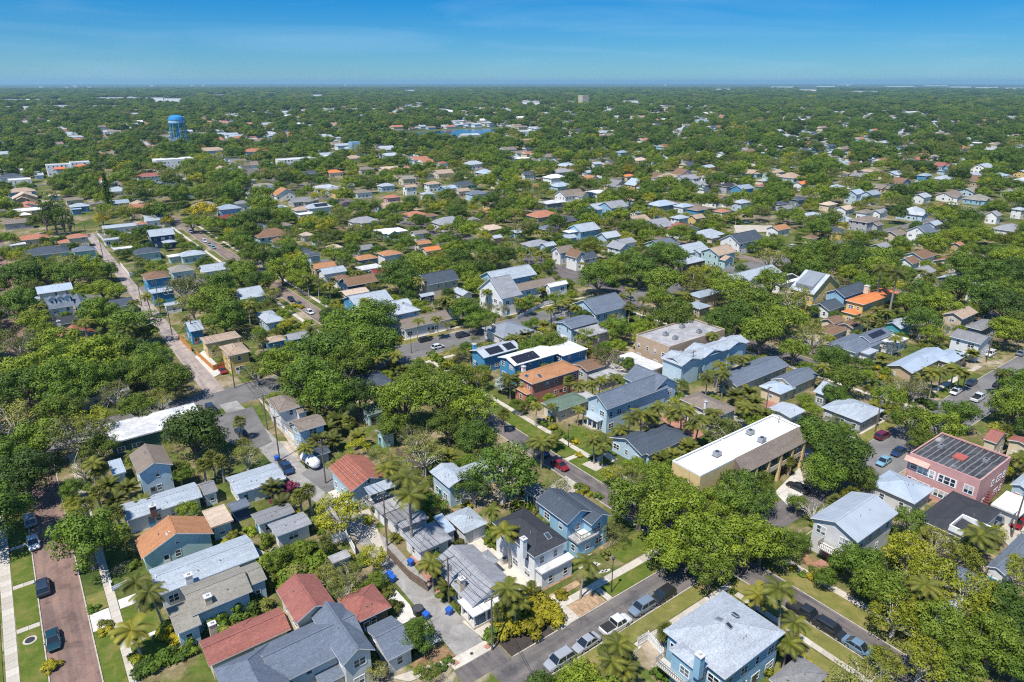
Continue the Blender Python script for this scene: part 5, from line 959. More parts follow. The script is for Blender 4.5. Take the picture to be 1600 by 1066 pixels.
# ------------------------------------------------------------------ water tower, masts
def water_tower():
    p = at(284, 240, 0); root = empty('water_tower', (p[0], p[1], 0)); tag(root, 'bright blue water tower with white-banded tank on tall legs', 'water tower')
    REFS.append((284, 190, 'the blue water tower', root.name)); SIGHT.append((284, 208, 14, 30, 850))
    H = 41.0; r = 8.3; blue = m_plain('tower_blue', (.03, .22, .48), .5); blue2 = m_plain('tower_light_blue', (.10, .36, .58), .5)
    def lathe(prof, mats, mi, name, n=24):
        b = MB(); k = []
        for (rr, z) in prof: k.append([(rr * math.cos(2 * math.pi * i / n), rr * math.sin(2 * math.pi * i / n), z) for i in range(n)])
        for a in range(len(k) - 1):
            for i in range(n): j = (i + 1) % n; b.poly([k[a][i], k[a][j], k[a + 1][j], k[a + 1][i]], mi[a])
        return put(name, b.mesh(name, mats), root)
    lathe([(1.2, H - 12.4), (4, H - 11.6), (6.5, H - 10.2), (r, H - 8.2), (r, H - 5.2)], [blue2, m_plain('tower_white', (.46, .62, .72), .5)], [0, 0, 0, 1], 'tank')
    lathe([(r + .3, H - 5.2), (r + .1, H - 4.2), (7.6, H - 2.0), (4.4, H - .5), (.4, H)], [blue], [0] * 4, 'tank_roof')
    b = MB(); 
    for i in range(24): a = 2 * math.pi * i / 24; b.tube([((r + .9) * math.cos(a), (r + .9) * math.sin(a), H - 8.4), ((r + .9) * math.cos(a), (r + .9) * math.sin(a), H - 7.4)], .05, 4)
    for z in (H - 8.4, H - 7.4): b.tube([((r + .9) * math.cos(2 * math.pi * i / 24), (r + .9) * math.sin(2 * math.pi * i / 24), z) for i in range(25)], .1, 4)
    put('gallery', b.mesh('gallery', [blue]), root)
    lm = []
    for i in range(8):
        a = 2 * math.pi * i / 8; b = MB(); b.tube([((r + 1.4) * math.cos(a), (r + 1.4) * math.sin(a), 0), (r * .93 * math.cos(a), r * .93 * math.sin(a), H - 8.3)], .42, 8); put('leg', b.mesh('leg', [blue2]), root)
    for lev in (8, 16, 24):
        b = MB(); rr = r + 1.4 - (2.0 * lev / 31)
        b.tube([(rr * math.cos(2 * math.pi * i / 8), rr * math.sin(2 * math.pi * i / 8), lev) for i in range(9)], .2, 5)
        for i in range(8):
            a, c = 2 * math.pi * i / 8, 2 * math.pi * (i + 1) / 8; b.tube([(rr * math.cos(a), rr * math.sin(a), lev - 8), (rr * math.cos(c), rr * math.sin(c), lev)], .1, 4)
        put('bracing', b.mesh('bracing', [blue]), root)
    b = MB(); b.tube([(0, 0, 0), (0, 0, H - 12)], 1.2, 12); put('riser', b.mesh('riser', [blue2]), root)
water_tower()
for px, py, h, lab in ((430, 138, 120, 'thin radio mast rising above the horizon left of centre'), (663, 132, 110, 'faint thin radio mast near the horizon at centre')):
    p = at(px, py, 0); b = MB(); b.tube([(0, 0, 0), (0, 0, h)], [1.6, .8], 5)
    for z in range(10, h, 12): b.box(-2.2, -.3, z, 2.2, .3, z + .5)
    o = put('radio_mast', b.mesh('radio_mast', [m_plain('mast_paint', (.25, .2, .2), .6)]), None, (p[0], p[1], 0)); tag(o, lab, 'mast')
# ------------------------------------------------------------------ utility poles, lamps, wires
def pole_mesh(h, arm=True):
    b = MB(); b.tube([(0, 0, 0), (0, 0, h)], [.17, .11], 8); return b.mesh('pole_shaft', [M_WOODPOLE])
POLES = []
def pole(px, py, h, lab, arms=1, tr=False):
    p = at(px, py, 0); root = empty('utility_pole', (p[0], p[1], 0)); tag(root, lab, 'utility pole', 'utility poles')
    put('shaft', pole_mesh(h), root)
    for k in range(arms):
        b = MB(); z = h - .5 - k * 1.1; b.box(-1.2, -.06, z, 1.2, .06, z + .13); ca = put('crossarm', b.mesh('crossarm', [M_WOODPOLE]), root)
        for x in (-1.1, -.5, .5, 1.1):
            b = MB(); b.tube([(x, 0, z + .13), (x, 0, z + .32)], .06, 5); put('insulator', b.mesh('insulator', [m_plain('porcelain', (.5, .5, .52), .3)]), ca)
    if tr:
        b = MB(); b.tube([(.38, 0, h - 2.6), (.38, 0, h - 1.6)], .25, 10); put('transformer', b.mesh('transformer', [M_STEEL]), root)
    POLES.append((p[0], p[1], h)); return p
PL = [(769, 1016, 9.5, 'tall wooden pole at the street corner of the alley', 1, False), (702, 942, 8.6, 'wooden pole with transformer in front of the grey corner bungalow', 1, True), (605, 853, 10.2, 'wooden pole beside the grey garage row', 1, False),
      (509, 756, 10.0, 'wooden pole just below the white camper', 1, False), (437, 719, 10.5, 'wooden pole beside the blue pickup', 1, False), (418, 672, 9.0, 'wooden pole against the brown-roofed white house', 1, False), (367, 607, 9.0, 'wooden pole on the lawn of the yellow hip house', 1, False), (303, 535, 9, 'wooden pole on the alley above the orange fence', 1, False), (269, 524, 9, 'wooden pole on the left side of the alley by dark trees', 1, False),
      (251, 487, 9, 'wooden pole by the small white alley garage', 1, False), (222, 479, 9, 'wooden pole beside the dark slate-roofed garage', 1, False), (176, 439, 9, 'tall wooden pole at the alley bend', 1, False), (161, 402, 9, 'wooden pole in front of the mint slate hip house', 1, False), (137, 378, 9, 'wooden pole beside the terracotta villa', 1, False), (117, 358, 9, 'farther wooden pole on the long alley', 1, False),
      (1580, 840, 10, 'wooden pole beside the white carport at the right edge', 1, False), (1367, 675, 9.5, 'wooden pole on the avenue verge beside the maroon car', 1, True), (1195, 652, 8, 'wooden pole behind the white-roofed yellow block', 1, False), (1541, 566, 9, 'wooden pole on the avenue by the white garage apartment', 1, False), (932, 567, 9, 'grey pole beside the teal-doored carriage house', 1, True), (1079, 594, 8.5, 'pole at the garage of the long cross-gabled house', 1, False), (778, 481, 7.5, 'pole in front of the tall white gabled house', 0, False), (834, 573, 8, 'thin pole above the coral roof', 0, False)]
for q in PL: pole(*q)
def wire(name, a, b_, sag, lab=None, r=.032):
    pts = [(a[0] + (b_[0] - a[0]) * t, a[1] + (b_[1] - a[1]) * t, a[2] + (b_[2] - a[2]) * t - sag * 4 * t * (1 - t)) for t in [i / 12 for i in range(13)]]
    m = MB(); m.tube([(p[0] - a[0], p[1] - a[1], p[2]) for p in pts], r, 4); o = put(name, m.mesh(name, [M_RUBBER]), None, (a[0], a[1], 0)); return o
nm = ['corner', 'bungalow', 'garage row', 'camper', 'pickup', 'brown-roofed house', 'yellow hip house', 'orange fence']
for i in range(7):
    a, b_ = POLES[i], POLES[i + 1]; q = MB()
    for dx in (-1.1, 0, 1.1):
        pts = [(a[0] + (b_[0] - a[0]) * t + dx, a[1] + (b_[1] - a[1]) * t, (a[2] + (b_[2] - a[2]) * t) - .15 - 2.4 * t * (1 - t)) for t in [k / 12 for k in range(13)]]; q.tube([(u - a[0], v - a[1], z) for u, v, z in pts], .032, 4)
    tag(put('power_line', q.mesh('power_line', [M_RUBBER]), None, (a[0], a[1], 0)), 'power line strung from the %s pole to the %s pole' % (nm[i], nm[i + 1]), 'power line', 'power lines over the alley')
a = POLES[0]; e1 = at(870, 1120, 8)
tag(wire('power_line', (a[0], a[1], 9.2), tuple(e1), .6), 'power line from the corner pole across the near street', 'power line', 'power lines over the alley')
def lamp(px, py, h, lab):
    p = at(px, py, 0); root = empty('street_lamp', (p[0], p[1], 0)); tag(root, lab, 'street lamp', 'street lamps')
    b = MB(); b.tube([(0, 0, 0), (0, 0, .6), (0, 0, h)], [.14, .09, .06], 8); put('post', b.mesh('post', [M_DARKMETAL]), root)
    b = MB(); b.tube([(0, 0, h), (0, 0, h + .15), (0, 0, h + .45), (0, 0, h + .62)], [.1, .2, .26, .04], 8); put('lantern', b.mesh('lantern', [M_DARKMETAL]), root)
for q in ((955, 926, 6.2, 'dark street lamp on the verge near the twin-gabled pale blue house'), (888, 699, 5.2, 'grey street lamp before the tall blue gabled house'), (643, 552, 5.5, 'street lamp on the avenue before the long brown bungalow'), (1017, 893, 4.5, 'street lamp at the edge of the spring oaks')): lamp(*q)
# ------------------------------------------------------------------ cars
def car_paint(key, c):
    if key in MATS: return MATS[key]
    m, n, l, b = nt(key); b.inputs['Base Color'].default_value = (*c, 1); b.inputs['Roughness'].default_value = .28; b.inputs['Metallic'].default_value = .25
    b.inputs['Coat Weight'].default_value = .7; b.inputs['Coat Roughness'].default_value = .06; MATS[key] = m; return m
CPAINT = dict(silver=(.38, .39, .41), white=(.74, .74, .74), navy=(.03, .045, .07), teal=(.012, .05, .065), black=(.028, .03, .034), red=(.28, .012, .022), maroon=(.16, .008, .03), blue=(.16, .26, .36), grey=(.16, .17, .18), lblue=(.22, .42, .52), dkblue=(.02, .05, .13), steel=(.20, .25, .31))
M_CARGLASS = m_plain('car_glass', (.015, .02, .025), .06, var=0, spec=.7); M_RIM = m_plain('alloy_rim', (.42, .43, .44), .35, .6); M_HEAD = m_plain('headlight_glass', (.7, .72, .74), .15); M_TAIL = m_plain('tail_light', (.35, .01, .01), .3)
CARM = {}
def loft(sections, mats, mi=0, cap=True):
    b = MB(); k = len(sections[0])
    for s in sections: b.v += [tuple(map(float, p)) for p in s]
    for a in range(len(sections) - 1):
        for i in range(k):
            j = (i + 1) % k; b.f.append((a * k + i, a * k + j, (a + 1) * k + j, (a + 1) * k + i)); b.m.append(mi)
    if cap: b.f.append(tuple(reversed(range(k)))); b.m.append(mi); b.f.append(tuple((len(sections) - 1) * k + i for i in range(k))); b.m.append(mi)
    return b
def ring(x, w, zb, zt, inset=.12):
    return [(x, -w + .06, zb), (x, w - .06, zb), (x, w, zb + .18), (x, w, zt - .2), (x, w - inset, zt), (x, -w + inset, zt), (x, -w, zt - .2), (x, -w, zb + .18)]
def car_parts(kind):
    """x forward; (part name, mesh builder, material slot) for one style of car"""
    if kind in CARM: return CARM[kind]
    L, w, hb, hr = dict(sedan=(4.6, .88, .88, 1.42), suv=(4.65, .93, 1.0, 1.68), pickup=(5.4, .96, 1.05, 1.80), hatch=(4.1, .86, .92, 1.5))[kind]; h2 = L / 2; P = {}
    P['body'] = loft([ring(-h2, w - .14, .42, hb - .12), ring(-h2 + .18, w - .03, .26, hb), ring(-h2 + 1.0, w, .22, hb + .02), ring(0, w, .22, hb), ring(h2 - 1.35, w, .22, hb - .02), ring(h2 - .55, w - .03, .24, hb - .1), ring(h2 - .12, w - .12, .28, hb - .24), ring(h2, w - .22, .4, hb - .32)], None)
    a0, a1, a2, a3 = dict(sedan=(-h2 + .55, -h2 + 1.35, .35, 1.15), suv=(-h2 + .1, -h2 + .5, .55, 1.2), pickup=(-.55, -.35, 1.05, 1.6), hatch=(-h2 + .12, -h2 + .7, .5, 1.2))[kind]
    wt = w - .22; zb = hb - .04
    def cab(x0, x1, x2, x3, z1, grow=0.0):
        r = lambda x, ww, z0, z: [(x, -ww, z0), (x, ww, z0), (x, ww - .0, z), (x, -ww, z)]
        b = MB(); B0 = [(x0, -w + .07 - grow), (x3, -w + .07 - grow), (x3, w - .07 + grow), (x0, w - .07 + grow)]; T = [(x1, -wt), (x2, -wt), (x2, wt), (x1, wt)]
        b.solid([(*p, zb) for p in B0], [(*p, z1) for p in T]); return b
    P['window'] = cab(a0, a1, a2, a3, hr - .05)
    rf = MB(); rf.solid([(a1 - .05, -wt - .04, hr - .09), (a2 + .05, -wt - .04, hr - .09), (a2 + .05, wt + .04, hr - .09), (a1 - .05, wt + .04, hr - .09)], [(a1 + .08, -wt + .08, hr), (a2 - .1, -wt + .08, hr), (a2 - .1, wt - .08, hr), (a1 + .08, wt - .08, hr)])
    for sy in (-1, 1):                                     # pillars
        for (xb, xt) in ((a0, a1), ((a0 + a3) / 2, (a1 + a2) / 2), (a3, a2)): rf.tube([(xb, sy * (w - .06), zb), (xt, sy * (wt + .01), hr - .06)], .05, 4)
    P['roof'] = rf
    if kind == 'pickup':
        t = MB(); t.box(-h2 + .2, -w + .14, hb + .0, a0 - .08, w - .14, hb + .06); P['bed_cover'] = t
    wh = MB(); wh.tube([(0, -.11, 0), (0, .11, 0)], .34, 14); rim = MB(); rim.tube([(0, -.12, 0), (0, .12, 0)], .2, 10)
    hl = MB(); hl.box(-.1, -.2, -.08, .06, .2, .08); tl = MB(); tl.box(-.04, -.14, -.12, .06, .14, .12); mi = MB(); mi.box(-.08, -.1, -.07, .08, .1, .07)
    CARM[kind] = dict(P=P, wheel=wh.mesh('tyre', [M_RUBBER]), rim=rim.mesh('rim', [M_RIM]), hl=hl.mesh('headlight', [M_HEAD]), tl=tl.mesh('tail_light', [M_TAIL]), mi=mi, L=L, w=w, hb=hb, a3=a3, cache={}); return CARM[kind]
def car(px, py, rz, kind, color, lab, near=True, cover=None):
    p = at(px, py, .5); K = car_parts(kind); pm = car_paint('paint_' + color, CPAINT[color])
    root = empty('pickup_truck' if kind == 'pickup' else 'car', (p[0], p[1], .02), rz + rnd.uniform(-.045, .045)); tag(root, lab, 'pickup' if kind == 'pickup' else 'car', 'parked cars and pickups')
    c = K['cache']
    if color not in c:
        c[color] = {n: b.mesh(n, [M_CARGLASS if n == 'window' else M_RUBBER if n == 'bed_cover' else pm]) for n, b in K['P'].items()}; c[color]['mirror'] = K['mi'].mesh('mirror', [pm])
    for n, me in c[color].items():
        if n == 'mirror':
            if near:
                for s in (-1, 1): put('mirror', me, root, (K['a3'] - .25, s * (K['w'] + .08), K['hb'] + .08))
        else: put(n, me, root)
    for sx in (-1, 1):
        for sy in (-1, 1):
            wv = put('wheel', K['wheel'], root, (sx * K['L'] * .29, sy * (K['w'] - .1), .34)); 
            if near: put('rim', K['rim'], wv)
    if near:
        for sy in (-1, 1): put('headlight', K['hl'], root, (K['L'] / 2 - .12, sy * (K['w'] - .42), K['hb'] - .36)); put('tail_light', K['tl'], root, (-K['L'] / 2 + .05, sy * (K['w'] - .3), K['hb'] - .22))
    SIGHT.append((px, py, 20 if near else 8, 12 if near else 5, 0)); return root
N_, S_, E_, W_ = math.pi / 2, -math.pi / 2, 0.0, math.pi
for q in ((47, 813, N_, 'suv', 'silver', 'glinting silver car parked farthest up the left brick street'), (52, 848, S_, 'sedan', 'white', 'white sedan parked on the left brick street'), (67, 918, N_, 'suv', 'navy', 'dark navy car parked on the left brick street'), (83, 1000, S_, 'sedan', 'teal', 'dark teal car parked nearest on the left brick street'),
          (874, 1032, W_, 'suv', 'silver', 'silver hatchback nearest in the row on the near street'), (916, 1005, W_, 'sedan', 'silver', 'silver sedan with sunroof between hatchback and white pickup'), (962, 977, E_, 'pickup', 'white', 'white pickup with black bed cover on the near street'), (1003, 949, W_, 'suv', 'steel', 'dark blue-grey suv with black roof beyond the white pickup'), (1036, 931, W_, 'suv', 'black', 'black car in oak shade at the end of the row'),
          (875, 727, S_, 'sedan', 'red', 'shiny red car parked alone on the middle street'), (845, 706, N_, 'sedan', 'dkblue', 'dark blue car half under trees behind the red car'), (1257, 958, S_, 'pickup', 'black', 'black pickup first of three by the sky blue house'), (1298, 984, S_, 'suv', 'black', 'black suv between black pickup and blue sedan'), (1342, 1012, S_, 'sedan', 'blue', 'light blue sedan last of three by the spring oaks'),
          (1379, 681, E_, 'suv', 'maroon', 'maroon suv parked on the avenue behind the dense oaks'), (1381, 721, W_, 'sedan', 'lblue', 'pale turquoise car beside the dense oaks'), (1404, 706, W_, 'sedan', 'dkblue', 'dark blue car in shade above the turquoise car'), (1247, 762, N_, 'sedan', 'black', 'dark car in the shade by the yellow block drive'), (1493, 612, W_, 'sedan', 'white', 'white sedan parked on the wide avenue'), (1518, 598, W_, 'sedan', 'navy', 'dark sedan parked above the white sedan on the avenue'),
          (1528, 622, E_, 'pickup', 'white', 'white pickup with open black bed on the wide avenue'), (1561, 601, E_, 'sedan', 'black', 'black car behind a palm on the wide avenue'), (1578, 594, E_, 'suv', 'white', 'white car behind the palm at the right edge'), (1547, 553, W_, 'suv', 'white', 'white car on the drive of the white garage apartment'), (1596, 552, E_, 'sedan', 'steel', 'blue car at the far right end of the avenue'),
          (447, 731, S_, 'pickup', 'dkblue', 'blue pickup parked in the alley beside a wooden pole'), (348, 579, S_, 'sedan', 'red', 'dark red car beside the yellow hip house'), (376, 676, N_, 'suv', 'navy', 'dark car in shade near the round sabal palm')): car(*q)
for q in ((684, 542, E_, 'hatch', 'white', 'white car on the middle avenue'), (723, 524, E_, 'suv', 'navy', 'dark blue van under trees on the middle avenue'), (484, 488, S_, 'hatch', 'white', 'white car nearest on the far brick street'), (467, 475, S_, 'hatch', 'grey', 'grey car behind the white car on the far brick street'), (455, 468, S_, 'hatch', 'navy', 'dark car farthest of three on the far brick street'), (873, 492, E_, 'hatch', 'black', 'dark car on the avenue behind the white garage'),
          (298, 362, S_, 'hatch', 'white', 'white car farthest up the left-centre brick street'), (320, 377, S_, 'suv', 'white', 'white car first of the brick street trio'), (327, 382, S_, 'hatch', 'silver', 'silver car middle of the brick street trio'), (333, 387, S_, 'hatch', 'lblue', 'pale blue car last of the brick street trio'), (664, 531, E_, 'hatch', 'black', 'dark car in the verge shade on the middle avenue'), (1592, 817, W_, 'sedan', 'red', 'red car under the white carport'), (1560, 812, W_, 'sedan', 'grey', 'dark car deep under the white carport'), (330, 640, S_, 'suv', 'navy', 'dark blue car under trees by the avenue corner'),
          (985, 467, S_, 'hatch', 'grey', 'grey car on the far avenue below oaks'), (1238, 385, E_, 'hatch', 'white', 'white car beside the tan lot'), (1168, 348, E_, 'hatch', 'blue', 'blue car at the edge of the tan lot'), (250, 399, N_, 'hatch', 'grey', 'grey car on the drive by the green hedge')): car(*q, near=False)
# camper
def camper():
    p = at(485, 722, 1.0); root = empty('camper_trailer', (p[0], p[1], 0), R(98)); tag(root, 'rounded white camper trailer parked on dirt beside the alley', 'camper'); wht = m_plain('camper_white', (.78, .79, .80), .25)
    def rg(x, w, z0, z1): return [(x, w * math.cos(t), (z0 + z1) / 2 + (z1 - z0) / 2 * math.sin(t)) for t in [2 * math.pi * i / 14 for i in range(14)]]
    put('body', loft([rg(-2.9, .3, 1.0, 1.7), rg(-2.7, .8, .7, 2.2), rg(-2.2, 1.12, .5, 2.55), rg(-1.2, 1.2, .45, 2.65), rg(1.2, 1.2, .45, 2.65), rg(2.2, 1.12, .5, 2.5), rg(2.7, .8, .7, 2.1), rg(2.9, .3, 1.0, 1.6)], None).mesh('body', [wht]), root)
    for x, y in ((-1.2, -1.2), (.4, -1.2), (-1.2, 1.2), (.6, 1.2)): b = MB(); b.box(x - .35, y - .03, 1.5, x + .35, y + .03, 2.0); put('window', b.mesh('window', [M_CARGLASS]), root)
    b = MB(); b.box(-.4, -.35, 2.6, .4, .35, 2.85); put('roof_vent', b.mesh('roof_vent', [wht]), root)
    for sy in (-1, 1): b = MB(); b.tube([(0, sy * 1.0, .34), (0, sy * 1.2, .34)], .34, 12); put('wheel', b.mesh('wheel', [M_RUBBER]), root)
    b = MB(); b.tube([(2.8, 0, .5), (3.9, 0, .5)], .06, 5); put('hitch', b.mesh('hitch', [M_DARKMETAL]), root); SIGHT.append((485, 718, 20, 14, 0))
camper()
# ------------------------------------------------------------------ bins
def wbin(px, py, lab, mat=None, rz=0.3):
    p = at(px, py, .5); root = empty('wheelie_bin', (p[0], p[1], 0), rz); tag(root, lab, 'bin', 'wheeled bins'); mat = mat or M_BINBLUE
    b = MB(); b.solid([(-.3, -.32, .08), (.3, -.32, .08), (.3, .32, .08), (-.3, .32, .08)], [(-.42, -.45, 1.05), (.42, -.45, 1.05), (.42, .45, 1.05), (-.42, .45, 1.05)]); put('body', b.mesh('body', [mat]), root)
    b = MB(); b.solid([(-.45, -.48, 1.06), (.45, -.48, 1.06), (.45, .5, 1.06), (-.45, .5, 1.06)], [(-.36, -.4, 1.16), (.36, -.4, 1.16), (.4, .44, 1.2), (-.4, .44, 1.2)]); put('lid', b.mesh('lid', [mat]), root)
    for s in (-1, 1): b = MB(); b.tube([(s * .3, .4, .14), (s * .38, .4, .14)], .14, 8); put('wheel', b.mesh('wheel', [M_RUBBER]), root)
for q in ((666, 963, 'blue bin standing beside the round black tub'), (702, 956, 'blue bin on the alley edge below the wooden transformer pole'), (642, 880, 'blue bin behind the brown fence'), (609, 899, 'blue bin at the end of the white fence panel'), (614, 905, 'second blue bin tight against the white fence panel'), (619, 824, 'blue bin, left of the pair beside the grey garage row'), (625, 829, 'blue bin, right of the pair beside the grey garage row'), (433, 717, 'tall blue bin beside the blue pickup'), (553, 778, 'blue bin under the red-brown alley house'), (968, 565, 'blue bin at the white alley carport'), (1356, 659, 'blue bin beside the avenue pole')): wbin(*q)
p = at(653, 955, .5); root = empty('round_tub', (p[0], p[1], 0)); tag(root, 'big round black tub standing on the alley edge', 'tub'); b = MB(); b.tube([(0, 0, 0), (0, 0, 1.1)], [.7, .85], 16, cap=False); b.tube([(0, 0, 1.02), (0, 0, 1.1)], [.88, .9], 16); put('body', b.mesh('body', [M_BINBLACK]), root); b = MB(); b.tube([(0, 0, 1.101), (0, 0, 1.14)], [.8, .78], 16); put('lid', b.mesh('lid', [m_plain('tub_top', (.06, .06, .065), .6)]), root)
# kayak, bedding, AC units
p = at(761, 823, .9); root = empty('kayak', (p[0], p[1], .7), R(4)); tag(root, 'yellow kayak resting beside the pale hip-roofed garage', 'kayak'); b = loft([ring(-1.9, .1, .15, .4, .02), ring(-1.0, .4, 0, .42), ring(0, .5, 0, .4), ring(1.0, .4, 0, .42), ring(1.9, .1, .15, .4, .02)], None); put('hull', b.mesh('hull', [m_plain('kayak_yellow', (.62, .42, .10), .5)]), root); b = MB(); b.box(-.5, -.26, .405, .5, .26, .44); put('cockpit', b.mesh('cockpit', [M_RUBBER]), root)
# ------------------------------------------------------------------ fences
def fence(pts, h, mat, lab, name='fence', step=2.2, cat='fence'):
    w = [at(a, c, 0) for a, c in pts]; root = empty(name, (w[0][0], w[0][1], 0)); tag(root, lab, cat, 'garden fences')
    pb = MB(); pb.box(-.06, -.06, 0, .06, .06, h + .08); pm = pb.mesh('post', [mat])
    for a, c in zip(w, w[1:]):
        L = math.hypot(c[0] - a[0], c[1] - a[1]); n = max(1, round(L / step)); s = L / n; ang = math.atan2(c[1] - a[1], c[0] - a[0])
        b = MB(); k = int(s / .24)
        for i in range(k): x = -s / 2 + .06 + (s - .12) * i / k; b.box(x, -.02 + .01 * (i % 2), .06, x + (s - .12) / k - .02, .02 + .01 * (i % 2), h + rnd.uniform(-.02, .02))
        b.box(-s / 2, -.05, .35, s / 2, -.021, .45); b.box(-s / 2, -.05, h - .45, s / 2, -.021, h - .35); me = b.mesh('panel', [mat])
        for i in range(n):
            t = (i + .5) * s; put('panel', me, root, (a[0] - w[0][0] + math.cos(ang) * t, a[1] - w[0][1] + math.sin(ang) * t, 0), ang)
            t = i * s; put('post', pm, root, (a[0] - w[0][0] + math.cos(ang) * t, a[1] - w[0][1] + math.sin(ang) * t, 0), ang)
for q in (([(606, 868), (640, 905), (669, 925)], 1.7, M_FENCEB, 'brown board fence along the alley by the pyramid-roofed cottage'), ([(588, 917), (605, 905)], 1.9, M_FENCEW, 'short white fence panel beside the blue bins'), ([(500, 858), (542, 843), (556, 868)], 1.8, M_FENCEW, 'white fence around the shrubby yard by the alley'), ([(307, 555), (334, 580), (355, 572)], 1.7, M_FENCEO, 'orange wood fence in front of the yellow hip house'),
          ([(172, 913), (176, 925), (222, 905)], 1.0, M_FENCEW, 'low white fence at the front yard under the round oak'), ([(996, 1012), (1012, 1002), (1037, 1029)], 1.8, M_FENCEW, 'white fence beside the sky blue hip house'), ([(152, 366), (168, 385)], 1.8, M_FENCEW, 'white fence on the far alley by the long pale roof'), ([(174, 388), (187, 399)], 1.8, M_FENCEW, 'white fence beside the far alley garages'), ([(189, 416), (203, 433), (214, 431)], 1.8, M_FENCEW, 'curving white fence at the alley bend'),
          ([(548, 1052), (610, 1060)], 1.8, M_FENCEB, 'brown fence at the foot of the charcoal house'), ([(1010, 470), (1046, 490)], 1.6, M_FENCEB, 'brown fence under oaks on the far street'), ([(848, 512), (868, 500), (896, 492)], 1.8, M_FENCEW, 'white fence in front of the slate-gabled white house'), ([(808, 500), (850, 478), (880, 470)], 1.5, M_FENCEW, 'white fence along the avenue by the tall white house'), ([(396, 528), (412, 545)], 1.8, M_FENCEW, 'white fence beside the taupe-roofed blue house'),
          ([(620, 710), (660, 735)], 1.8, M_FENCEB, 'brown fence below the royal palms'), ([(446, 676), (474, 706)], 1.6, M_FENCEW, 'white fence along the alley by the brown garage apartment'), ([(280, 530), (300, 550)], 1.7, M_FENCEO, 'orange fence under palms left of the alley'), ([(1150, 640), (1168, 647)], 1.5, M_FENCEW, 'white fence beside the brown hip house'), ([(394, 865), (420, 880), (432, 866)], 1.8, M_FENCEW, 'white fence behind the lower alley shed')): fence(*q)

# ------------------------------------------------------------------ air-conditioning units beside the near houses
_ac = MB(); _ac.box(-.42, -.42, .1, .42, .42, .92); ACB = _ac.mesh('casing', [m_plain('ac_beige', (.46, .45, .42), .5)]); _ac = MB(); _ac.tube([(0, 0, .921), (0, 0, .95)], .33, 12); ACF = _ac.mesh('fan_guard', [M_DARKMETAL]); _ac = MB(); _ac.box(-.55, -.55, 0, .55, .55, .1); ACP = _ac.mesh('pad', [M_CONC])
ar = random.Random(4)
for r in sorted(HRECT, key=lambda r: math.hypot(r[0], r[1]))[:46]:
    if ar.random() < .35 or r[2] - r[0] < 6: continue
    x, y = (r[0] + (r[2] - r[0]) * ar.uniform(.3, .8), r[1] + .0) if ar.random() < .6 else (r[0], r[1] + (r[3] - r[1]) * ar.uniform(.3, .8))
    if any(q is not r and q[0] - .6 < x < q[2] + .6 and q[1] - .6 < y < q[3] + .6 for q in HRECT): continue
    o = empty('air_conditioner', (x, y - .25, .05)); put('casing', ACB, o); put('fan_guard', ACF, o); put('pad', ACP, o); want(o, 'beige air-conditioning unit on a pad', (x, y, .5), 'air conditioner', 'air conditioners')
# ------------------------------------------------------------------ houses of the farther blocks
ROADPX = [([(60, 800), (85, 880), (130, 1066)], 40), ([(380, 655), (437, 703), (509, 775)], 22), ([(590, 850), (640, 905), (690, 955), (737, 1003)], 36), ([(110, 335), (150, 385), (220, 470), (270, 530), (310, 580), (350, 625)], 19), ([(335, 640), (400, 615)], 18),
          ([(820, 682), (890, 735), (965, 785)], 22), ([(740, 1066), (880, 1000), (1010, 925)], 40), ([(1212, 915), (1290, 960), (1360, 1010)], 28), ([(1380, 700), (1420, 672)], 16), ([(1440, 655), (1520, 610), (1600, 570)], 26), ([(640, 550), (720, 522)], 12), ([(265, 345), (300, 365), (350, 405)], 9), ([(440, 458), (505, 492)], 14), ([(880, 418), (912, 442)], 10), ([(975, 458), (1000, 475)], 8), ([(64, 285), (72, 310)], 6), ([(700, 208), (640, 208)], 1), ([(760, 206), (795, 206)], 1), ([(1140, 355), (1240, 362)], 8), ([(240, 395), (300, 420)], 8), ([(960, 895), (1010, 865)], 16), ([(20, 880), (30, 1040)], 30), ([(180, 930), (200, 1050)], 26), ([(900, 880), (960, 890)], 20), ([(735, 845), (800, 900), (865, 955)], 14), ([(830, 660), (905, 700)], 14)]
_rs = []
for pts, r in ROADPX:
    for a, b in zip(pts, pts[1:]):
        n = max(2, int(math.hypot(b[0] - a[0], b[1] - a[1]) / 8))
        for i in range(n + 1): _rs.append((a[0] + (b[0] - a[0]) * i / n, a[1] + (b[1] - a[1]) * i / n, r))
RSA = np.array(_rs)
STRIPS_X = [(-8.5, -2.3), (76, 88.5), (172, 179), (265, 271), (357, 363), (449, 455), (541, 547)]; STRIPS_Y = [(53, 60), (163, 176), (286, 294), (407, 415), (528, 536), (649, 657)]
hr = random.Random(11); FAR = []
looks = [('tan', 'tan'), ('taupe', 'taupe'), ('brown', 'brown'), ('khaki', 'olive-grey'), ('ltan', 'sandy'), ('slate', 'dark slate'), ('bluegrey', 'blue-grey'), ('grey', 'mid grey'), ('lgrey', 'pale grey'), ('lgrey', 'pale grey'), ('lav', 'lavender-grey'), ('taupe', 'taupe'), ('brown', 'brown'), ('terra', 'terracotta'), ('orange', 'orange'), ('tan', 'tan'), ('pblue', 'pale blue metal'), ('silver', 'silver metal'), ('red', 'red'), ('white', 'white flat')]
wl_ = ['white', 'white', 'lblue', 'cream', 'bright', 'mint', 'tan', 'sky', 'grey', 'yellow']
nfar = 0; cand = []
